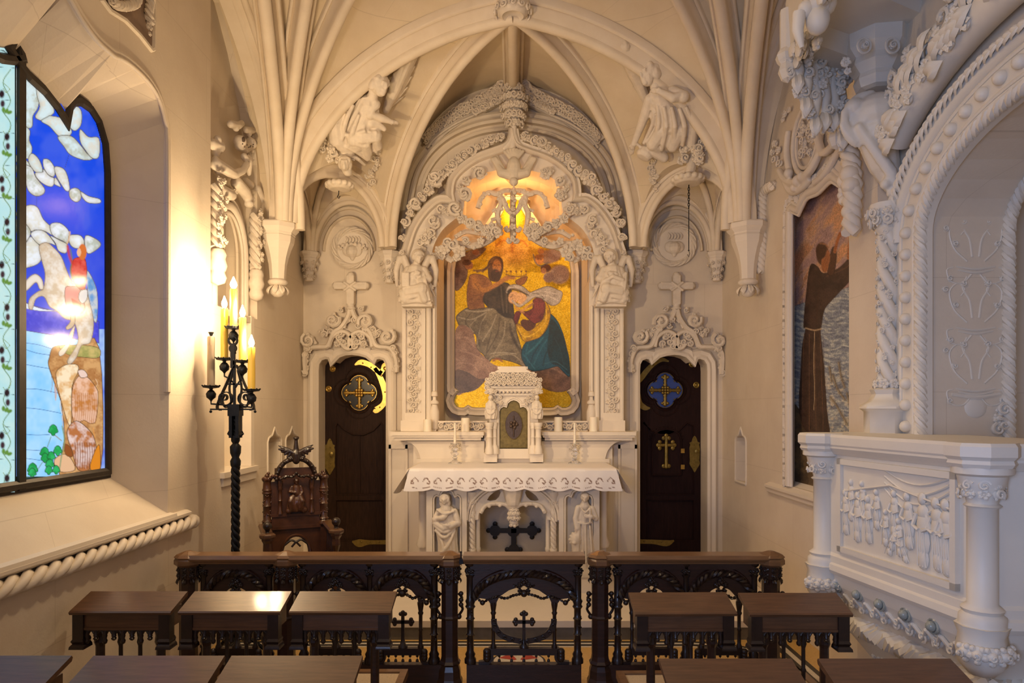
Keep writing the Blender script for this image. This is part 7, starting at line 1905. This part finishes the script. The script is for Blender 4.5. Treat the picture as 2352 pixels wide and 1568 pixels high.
for x,y,r in((1810,262,11),(1820,252,9),(1806,275,8),(1788,330,12),(1795,345,12),(1782,350,11),(1790,365,12),(1800,375,11),(1890,255,10),(1898,270,9),(1905,385,10),(1925,365,10),(1885,412,9),(1940,345,9)): k.bunch(x,y,-8,r,rg)
k.build('foliage',M['carve'],t)
o=None
for (pts,r,lab,nm) in(([(1783,425),(1762,440),(1757,480),(1757,560),(1752,625)],.045,'twisted stone cord hanging left of the friar mosaic','hanging_stone_rope'),([(1955,330),(1962,360),(1968,420),(1966,470),(1965,535)],.058,'thick twisted stone cord with knot hanging right of the friar mosaic','hanging_stone_rope')):
    k=KW(WX-(.0 if pts[0][0]<1900 else .12),5.0); rope(k.mb,[k.p(x,y,-8) for x,y in smooth_curve(pts,4)],r,3.2,3,7)
    if pts[0][0]<1900:
        for x,y in((1757,500),(1756,515),(1752,590)): k.ball(x,y,-10,13,12)
    else:
        for x,y,q in((1968,400,18),(1958,415,16),(1970,425,17),(1952,435,9),(1950,448,9),(1954,460,10),(1966,485,14)): k.ball(x,y,-14,q,q)
    tag(k.build(nm,M['smooth']),lab,'cord')
# ---------------------------------------------------------------- pulpit arch on the right wall
def archpath(off,n=26,z0=.9):
    c,hw,zs,h=AW['c'],AW['hw']+off,AW['zs'],AW['h']+off
    return [V((WX,c+hw,z)) for z in [z0+(zs-z0)*i/8 for i in range(8)]]+[V((WX,c+hw*math.cos(a),zs+h*math.sin(a))) for a in [PI*i/n*.82 for i in range(n+1)]]
mb=MB(); q=archpath(.03); mb.sweep(archpath(.10),[(-.125,-.02),(-.125,.035),(.125,.035),(.125,-.02)],(-1,0,0),smooth=False); mb.tube([p+V((-.035,0,0)) for p in archpath(.175)],.012,6); mb.tube([p+V((-.035,0,0)) for p in archpath(.055)],.010,6)
structn(mb,M['pulpit'],'flat band of the pulpit archway')
mb=MB(); rope(mb,[p+V((-.03,0,0)) for p in archpath(.0)],.034,3.4,3,6); structn(mb,M['pulpit'],'rope moulding on the near edge of the pulpit archway')
mb=MB(); rope(mb,[p+V((.44,0,0)) for p in archpath(-.01)],.034,3.4,3,6); structn(mb,M['pulpit'],'rope moulding on the far edge of the pulpit archway')
mb=MB(); mb.box((3.5,1.2,0),(3.6,4.6,4.2)); mb.box((2.71,3.95,0),(3.6,4.05,4.2)); mb.box((2.71,1.2,3.6),(3.6,4.6,3.7)); struct('wall_passage',mb,M['wall'])
pth=resample(archpath(.115,z0=1.55),28)
ballp=None
t=thing('ball_studs',(WX,3.8,1.5),'row of round stone balls studding the pulpit archway','ornament')
for i,p in enumerate(pth):
    mb=MB(); mb.ball(p+V((-.045,0,0)),.033,14,9); mb.build('stone_ball',M['pulpit'],t)
# outer carved archivolt
mb=MB(); ou=archpath(.235,z0=2.86); 
mb.tube([p+V((-.02,0,0)) for p in ou],.05,8)
for i,p in enumerate(resample(ou,60)):
    tg=(resample(ou,60)[min(59,i+1)]-p); tg=tg.normalized() if tg.length>0 else V((0,0,1)); leaf(mb,p+V((-.06,0,0)),(tg+V((0,.5,.0))).normalized(),V((-1,0,0)),.09,.045,.3)
t=thing('archivolt_carving',(WX,3.6,2.8),'leaf carved outer moulding curving over the pulpit archway','carving'); mb.build('leaf_moulding',M['pulpit'],t)
mb=MB(); o4=archpath(.42,z0=3.25)[8:]; o4=[p for p in o4 if p.z>3.25]
mb.tube([p+V((-.10,0,0)) for p in smooth_curve([tuple(p) for p in o4],2)] if False else [p+V((-.10,0,0)) for p in o4],.085,18)
for i,p in enumerate(resample(o4,46)): 
    a=rg.uniform(-1,1); leaf(mb,p+V((-.15,0,a*.06)),V((0,-.8,.5+a*.4)).normalized(),V((-1,0,a*.4)).normalized(),.16,.09,.35)
for i in range(60):
    p=resample(o4,60)[i]; bunch(mb,p+V((-.17,rg.uniform(-.03,.05),rg.uniform(-.06,.08))),V((0,1,0)),V((0,0,1)),V((-1,-.3,0)).normalized(),.045,rg,'l'); bunch(mb,p+V((-.10,rg.uniform(0,.10),rg.uniform(.05,.26))),V((0,1,0)),V((0,0,1)),V((-1,0,0)),.06,rg)
mb.build('palm_drapery',M['pulpit'],t)
# spiral column
cc=V((WX-.06,3.97,0)); zc=lambda y:H-(y-CY)/F*3.97
t=thing('spiral_column',(cc.x,cc.y,1.45),'spiral carved stone column left of the pulpit archway','column')
mb=MB(); rope(mb,[cc+V((0,0,zc(885))),cc+V((0,0,zc(520)))],.058,7,3,7)
for i in range(64):
    z_=lerp(zc(885),zc(525),i/63); a=-PI/2+math.sin(i*1.7)*1.5-.6; d=V((math.cos(a),math.sin(a),0)); bunch(mb,cc+V((0,0,z_))+d*.050,V((0,0,1)),d.cross(V((0,0,1))),d,.019,rg)
mb.build('shaft',M['pulpit'],t)
mb=MB(); mb.lathe([(.05,zc(540)),(.07,zc(528)),(.06,zc(520)),(.085,zc(492)),(.10,zc(478)),(.10,zc(470)),(.001,zc(470))],cc,10)
for i in range(9):
    for y,r in((510,.075),(492,.09)):
        a=i*2*PI/9; d=V((math.cos(a),math.sin(a),0)); bunch(mb,cc+V((0,0,zc(y)))+d*r,V((0,0,1)),d.cross(V((0,0,1))),d,.034,rg)
mb.build('capital',M['pulpit'],t)
mb=MB(); mb.lathe([(.13,zc(1010)),(.13,zc(945)),(.155,zc(938)),(.15,zc(930)),(.11,zc(922)),(.085,zc(905)),(.10,zc(895)),(.06,zc(888))],cc,6,a0=.3,smooth=False)
for i in range(8):
    a=i*PI/4; d=V((math.cos(a),math.sin(a),0)); bunch(mb,cc+V((0,0,zc(882)))+d*.06,V((0,0,1)),d.cross(V((0,0,1))),d,.035,rg,'l')
mb.build('pedestal',M['pulpit'],t)
# relief on the jamb: vases and scrolls
k=K(AW['c']+AW['hw']+.003); t=thing('arabesque_relief',k.p(2240,980,0),'low arabesque relief of vases and scrolls on the archway jamb','carving')
cx_=2240
for y0 in(620,760,900):
    k.fold((cx_-45,y0-8,-1,2),(cx_,y0-2,-2,3),(cx_+45,y0-8,-1,2)); k.fold((cx_-40,y0,-1,2),(cx_,y0+6,-2,3),(cx_+40,y0,-1,2))
    for s2 in(-1,1):
        for a in(((20,-20),(50,-50),(60,-90),(40,-110),(25,-95),(34,-80)),((10,10),(30,30),(58,25),(66,0),(52,-6)),((8,-30),(14,-70),(30,-100),(20,-125))):
            k.fold(*[(cx_+s2*x,y0+y,-1,2.6-.2*i) for i,(x,y) in enumerate(a)])
        for x,y in((48,-60),(60,20),(28,-110),(70,-95)): k.bunch(cx_+s2*x,y0+y,0,8,rg,'c')
k.fold((cx_-55,905,-1,4),(cx_,912,-3,5),(cx_+55,905,-1,4)); k.ball(cx_,935,0,28,26,5)
for y0 in(300,400,480): 
    for s2 in(-1,1): k.fold(*[(cx_+s2*(20+28*math.cos(a)),y0+28*math.sin(a),-1,2.4) for a in [i*.6-1 for i in range(9)]]); k.bunch(cx_+s2*55,y0+10,0,9,rg,'c')
for x,y in((2290,960),(2298,940),(2285,985),(2296,975)): k.bunch(x,y,-4,16,rg)
k.build('relief',M['pulpit'],t)
# ---------------------------------------------------------------- lion corbel, canopy
k=K(3.95); t=thing('lion_corbel',k.p(2010,450,0),'maned lion mask corbel carrying the pulpit canopy','corbel')
k.ball(2000,268,10,62,52,50); k.cap((2010,300,0,44),(2035,370,10,34),(2058,420,16,20)); k.ball(1958,250,-8,22,20); 
k.ball(2010,262,-14,50,42,40)
for i in range(22):
    a=i/22*PI*.95+1.9; x=1996+60*math.cos(a); y=272-54*math.sin(a)*-1; k.cap((x,y,-12,6),(x-7+rg.uniform(-3,3),y+10,-10,5),(x-6,y+20,-4,2.5))
for i in range(12): k.cap((1962+i*7,300+i*9,-22,9),(1972+i*7,325+i*10,-18,6))
for x,y in((2040,410),(2062,405),(2050,430),(2030,425),(2066,425),(2045,445)): k.ball(x,y,-8,13)
k.build('lion_mask',M['pulpit'],t,vox=.009,smooth=1)
mb=MB()
for x,y in((1960,246),(1985,250),(1988,272),(2012,262),(2008,286),(1984,290),(2030,280)): mb.ball(k.p(x,y,-42),.0075,6,4)
k.mb=MB(); c=k.p(2010,180,10); s3=k.s
mb=MB(); mb.lathe([(30*s3,c.z-.04),(44*s3,c.z-.03),(50*s3,c.z+.02),(46*s3,c.z+.05),(62*s3,c.z+.10),(58*s3,c.z+.14),(74*s3,c.z+.19),(76*s3,c.z+.29),(60*s3,c.z+.30)],(c.x+.05,c.y+.05,0),8,a0=.25,smooth=False); mb.build('capital_block',M['pulpit'],t)
k=K(3.80)
for x in(1985,2050): k.mb.tube([k.p(x+15*math.cos(a),105+17*math.sin(a),0) for a in [2*PI*i/20 for i in range(20)]],.007,6,closed=True); k.bunch(x,105,0,10,rg)
k.bunch(1945,140,8,14,rg); k.bunch(1950,160,8,10,rg); bsplit(k.mb,'rosette',M['pulpit'],t,x0=k.p(2010,0,0).x)
CAN=[(2.24,4.40),(1.62,4.08),(1.36,3.10),(1.62,2.10),(2.24,1.80)]
t=thing('pulpit_canopy',(1.9,3.1,3.75),'carved stone sounding canopy with hanging foliage over the pulpit','canopy')
def ringz(z,sc): return [V((WX+.03+(x-WX)*sc,3.1+(y-3.1)*sc,z)) for x,y in CAN]
mb=MB(); mb.loft([ringz(3.98,.02),ringz(3.98,.45),ringz(4.0,.47),ringz(4.0,.50),ringz(3.95,.52),ringz(3.95,.80),ringz(3.86,.84),ringz(3.86,1.0),ringz(4.2,1.02),ringz(4.25,1.0),ringz(4.25,.02)],smooth=False); mb.build('soffit',M['pulpit'],t)
def pendant(x,y,z):
    m_=MB(); m_.lathe([(.001,z-.13),(.035,z-.11),(.055,z-.06),(.045,z-.02),(.06,z),(.07,z+.03),(.06,z+.05),(.045,z+.07),(.045,z+.3)],(x,y,0),8,a0=.2,smooth=False); m_.build('pendant',M['pulpit'],t)
pendant(1.63,4.05,3.83); pendant(2.03,4.28,3.52)
mb=MB(); A_,B_=V((1.62,4.06,0)),V((2.10,4.30,0))
for i in range(46):
    u=rg.random(); z_=3.95-.10*rg.random()-.30*abs(math.sin(u*PI*2))*rg.random(); p=A_.lerp(B_,u)+V((0,rg.uniform(-.05,.0),z_)); bunch(mb,p,V((1,0,0)),V((0,0,1)),V((-.3,-1,0)).normalized(),.045,rg)
for u,z0,z1 in((.12,3.9,3.62),(.25,3.9,3.50),(.4,3.85,3.40),(.55,3.85,3.44),(.7,3.8,3.46),(.85,3.8,3.36)):
    p=A_.lerp(B_,u); mb.tube([p+V((0,-.03,z0)),p+V((.01,-.05,(z0+z1)/2)),p+V((0,-.04,z1))],[.03,.036,.012],9); [bunch(mb,p+V((rg.uniform(-.05,.05),-.07,lerp(z0,z1,q_)+rg.uniform(-.03,.03))),V((1,0,0)),V((0,0,1)),V((-.3,-1,0)).normalized(),.04-.012*q_,rg) for q_ in(.1,.3,.5,.7,.9)]; leaf(mb,p+V((0,-.06,z1+.12)),V((0,0,-1)),V((-.3,-1,0)).normalized(),.14,.07)
mb.build('hanging_foliage',M['pulpit'],t)
mb=MB(); C_,D_=V((1.62,4.04,0)),V((1.36,3.10,0))
for i in range(40):
    u=rg.random(); p=C_.lerp(D_,u)+V((rg.uniform(0,.12),0,3.95-.22*rg.random())); bunch(mb,p,V((0,1,0)),V((0,0,1)),V((.5,-.8,0)).normalized(),.05,rg)
k=K(3.4); k.mb=mb; 
mb.ball(k.p(1878,45,0),(.058,.058,.075),14,9); mb.ball(k.p(1885,12,0),(.075,.075,.06),14,9); mb.ball(k.p(1850,22,0),(.04,.04,.045)); mb.tube([k.p(1885,-10,0),k.p(1890,-80,0)],.03,8)
mb.tube([k.p(1836,30,0),k.p(1832,70,0),k.p(1842,110,0)],[.035,.03,.012],7)
mb.build('fringe',M['pulpit'],t)
# ---------------------------------------------------------------- pulpit
PB=[(2.40,4.12),(1.98,4.06),(1.73,3.86),(1.90,2.72),(2.40,2.70)]; PC=(2.35,3.3)
t=thing('pulpit',(2.1,3.3,0),'white stone pulpit with relief panel and corner columns','pulpit')
def rz_(z,sc): return [V((PC[0]+(x-PC[0])*sc,PC[1]+(y-PC[1])*sc,z)) for x,y in PB]
mb=MB(); mb.loft([rz_(1.63,.80),rz_(1.63,1.045),rz_(1.615,1.06),rz_(1.575,1.06),rz_(1.565,1.05),rz_(1.555,1.05),rz_(1.535,1.02),rz_(1.52,1.0),rz_(1.52,.80)],cap=True,smooth=False); mb.build('rim',M['pulpit'],t)
mb=MB(); mb.loft([rz_(1.53,.975),rz_(.98,.975),rz_(.965,1.0),rz_(.93,1.0),rz_(.92,1.02),rz_(.89,1.03),rz_(.87,1.01),rz_(.87,.9)],smooth=False)
mb.loft([rz_(.88,.99),rz_(.80,.95),rz_(.70,.86),rz_(.62,.78),rz_(.60,.6)],smooth=False); mb.loft([rz_(.62,.72),rz_(.58,.80),rz_(.54,.80),rz_(.40,.64),rz_(.30,.55),rz_(.28,.62),rz_(.20,.62),rz_(.10,.66),rz_(0,.66)],smooth=False)
mb.build('body',M['pulpit'],t)
pf=lambda x,y:2.19/((x-CX)/F+.1143)*1.0
A0,B0=V((1.76,3.80,0)),V((1.90,2.78,0)); fd=(B0-A0).normalized(); fnn=V((0,0,1)).cross(fd).normalized()
if fnn.x>0: fnn=-fnn
def fp(u,z,o_=0): return A0.lerp(B0,u)+V((0,0,z))+fnn*o_
mb=MB()
for a,b,c_,d_,o_ in((.10,.13,1.0,1.50,.022),(.87,.90,1.0,1.50,.022),(.10,.90,1.47,1.50,.022),(.10,.90,1.0,1.03,.022)):
    q=[fp(a,c_,o_),fp(b,c_,o_),fp(b,d_,o_),fp(a,d_,o_)]; q2=[fp(a,c_,-.01),fp(b,c_,-.01),fp(b,d_,-.01),fp(a,d_,-.01)]; mb.loft([q2,q],smooth=False)
mb.build('panel_frame',M['pulpit'],t)
mb=MB()
def fig(u,z0,h,lean=0,o_=.0):
    B_=lambda u_,z_,w_,rx,rz: mb.ball(fp(u_,z_,w_),(rx,.014,rz),8,6,rot=Matrix((fd,fnn,V((0,0,1)))).transposed())
    for a,b_,r in((.12,.12,.10),(.35,.16,.12),(.58,.14,.11),(.74,.09,.10)): B_(u+lean*a,z0+h*a,.004,h*r*1.05,h*b_*1.25)
    B_(u+lean,z0+h*.92,.008,h*.07,h*.085)
    for s2 in(-1,1): mb.tube([fp(u+lean*.7+s2*h*.09,z0+h*.72,.010),fp(u+lean*.7+s2*h*.15,z0+h*.55,.014),fp(u+lean*.5+s2*h*.03,z0+h*.50,.018)],h*.03,6)
    for j in range(4): mb.tube([fp(u+(j-1.5)*.016,z0+h*.02,.010),fp(u+(j-1.5)*.010+lean*.4,z0+h*.5,.016)],h*.015,5)
for u,z0,h in((.16,1.10,.24),(.20,1.18,.22),(.25,1.08,.26),(.30,1.2,.2),(.34,1.09,.24),(.40,1.17,.20),(.46,1.10,.18),(.52,1.16,.22),(.56,1.07,.18),(.62,1.12,.26),(.70,1.05,.34),(.79,1.06,.32),(.84,1.05,.33)): fig(u,z0,h,rg.uniform(-.02,.02))
fig(.48,1.06,.15,.07); fig(.60,1.05,.14,-.05)
for i in range(4): mb.tube([fp(.45+.40*j/10,1.47-.03*i-(.05+.015*i)*math.sin(PI*j/10),.003) for j in range(11)],.006,5)
mb.tube([fp(.15,1.33,.012),fp(.5,1.40,.012),fp(.86,1.34,.012)],.006,5)
mb.build('relief_panel',M['pulpit'],t)
for (x,y) in((1.745,3.83),(1.895,2.755)):
    mb=MB(); mb.lathe([(.085,.90),(.085,.935),(.07,.95),(.078,.965),(.055,.985),(.055,1.37),(.068,1.38),(.055,1.39),(.06,1.41),(.085,1.47),(.09,1.50),(.11,1.51),(.11,1.535)],(x,y,0),14); 
    for i in range(9):
        a=i*2*PI/9; d=V((math.cos(a),math.sin(a),0))
        for zz in(1.43,1.465): bunch(mb,V((x,y,zz))+d*.068,V((0,0,1)),d.cross(V((0,0,1))),d,.026,rg)
    mb.lathe([(.05,.70),(.085,.74),(.095,.80),(.085,.86),(.10,.90)],(x,y,0),8,a0=.3,smooth=False)
    for i in range(5):
        a=PI+.3+i*.5; d=V((math.cos(a),math.sin(a),0)); bunch(mb,V((x,y,.80))+d*.09,V((0,0,1)),d.cross(V((0,0,1))),d,.045,rg,'b')
    mb.build('column',M['pulpit'],t)
    mb=MB(); mb.lathe([(.02,1.53),(.115,1.535),(.125,1.55),(.12,1.565),(.135,1.58),(.135,1.62),(.125,1.634),(.02,1.636)],(x,y,0),8,a0=PI/8,smooth=False); mb.build('rim_block',M['pulpit'],t)
for i in range(6):
    u=.06+.17*i; mb=MB(); p=fp(u,.80,.0)+V((.02,0,0)); mb.ball(p+fnn*.02,.024,12,8); mb.tube([p+fnn*.01+V((0,0,.024*math.sin(a)*1.3))+fd*.03*math.cos(a) for a in [2*PI*j/12 for j in range(12)]],.007,5,closed=True)
    o=mb.build('gem_boss',M['gem'],t)
mb=MB()
for i in range(12):
    u=.03+.083*i; p=fp(u,.765,-.02); mb.tube([p,p+fd*.04+V((.02,0,-.05)),p+fd*.08],.010,6); bunch(mb,fp(u+.04,.72,-.05),fd,V((0,0,1)),fnn,.03,rg,'c')
mb.build('swag_carving',M['pulpit'],t)
mb=MB(); q=[V((PC[0]+(x-PC[0])*.80,PC[1]+(y-PC[1])*.80,.60)) for x,y in PB[1:4]]; q=[q[0]+V((0,0,0))]+[q[0].lerp(q[1],.6),q[1],q[1].lerp(q[2],.3),q[1].lerp(q[2],.7),q[2]]+[q[2]+V((.4,0,0))]
rope(mb,q,.058,2.6,4,6); mb.build('rope_roll',M['pulpit'],t)
mb=MB()
for i in range(20):
    u=.02+.05*i; p=V((PC[0]+(A0.lerp(B0,u).x-PC[0])*.70,PC[1]+(A0.lerp(B0,u).y-PC[1])*.70,.46)); bunch(mb,p,fd,V((0,0,1)),(fnn+V((0,0,-.3))).normalized(),.035,rg)
mb.build('lower_foliage',M['pulpit'],t)
mb=MB(); mb.loft([[V((x,2.695,z)) for x,z in((2.06,1.05),(2.09,1.05),(2.09,1.47),(2.06,1.47))],[V((x,2.67,z)) for x,z in((2.06,1.05),(2.09,1.05),(2.09,1.47),(2.06,1.47))]],smooth=False); mb.ball((2.32,2.69,1.30),(.13,.03,.11)); mb.box((2.30,2.66,1.08),(2.34,2.70,1.25)); mb.build('side_panel',M['pulpit'],t)
# ---------------------------------------------------------------- light
def lamp(name,kind,loc,power,col,size=.1,rot=None,sy=None):
    l=bpy.data.lights.new(name,kind); l.energy=power; l.color=col
    if kind=='AREA':
        l.shape='RECTANGLE'; l.size=size; l.size_y=sy or size
    else: l.shadow_soft_size=size
    o=bpy.data.objects.new(name,l); COL.objects.link(o); o.location=loc
    if rot: o.rotation_euler=rot
    return o
WARM=(1,.72,.42); WARM2=(1,.78,.52)
for p in CANDLE_LIGHTS: lamp('candle_light','POINT',p,36,WARM,.03)
lamp('niche_lamp','POINT',(0,7.5,4.0),9,(1,.5,.16),.05)
lamp('nave_fill_light','POINT',(-.3,1.6,4.3),48,(1,.74,.46),.25)  # unseen warm fill added above the nave
def spot(name,loc,to,power,col,ang,size=.08):
    o=lamp(name,'SPOT',loc,power,col,size); o.data.spot_size=math.radians(ang); o.data.spot_blend=.6
    o.rotation_mode='QUATERNION'; o.rotation_quaternion=(V(to)-V(loc)).to_track_quat('-Z','Y'); return o
spot('added_altar_spot',(-1.85,1.7,2.0),(.2,7.2,3.3),300,(1,.72,.42),58)  # unseen spot added at the left to rake light over the altar carving
spot('added_altar_spot',(1.4,2.2,4.5),(-.7,7.0,2.6),150,(1,.73,.44),60)  # second unseen spot, weaker, added from the right
spot('chancel_fill_spot',(0,4.1,4.62),(0,5.1,0),120,(1,.75,.47),105)  # unseen spot added to brighten chancel floor, rails and altar top
# daylight from the nave windows behind the viewer
o=lamp('nave_window_light','AREA',(-1.0,-.9,1.9),38,(.38,.56,1),1.2,(PI/2,0,-math.radians(38)),1.5); o.data.spread=math.radians(115)
w=bpy.data.worlds.new('world'); SC.world=w; w.use_nodes=True
w.node_tree.nodes['Background'].inputs[0].default_value=(1,.74,.5,1); w.node_tree.nodes['Background'].inputs[1].default_value=.26
SC.view_settings.view_transform='Standard'; SC.view_settings.look='None'; SC.view_settings.exposure=.1; SC.view_settings.gamma=1
SC.view_settings.use_curve_mapping=False
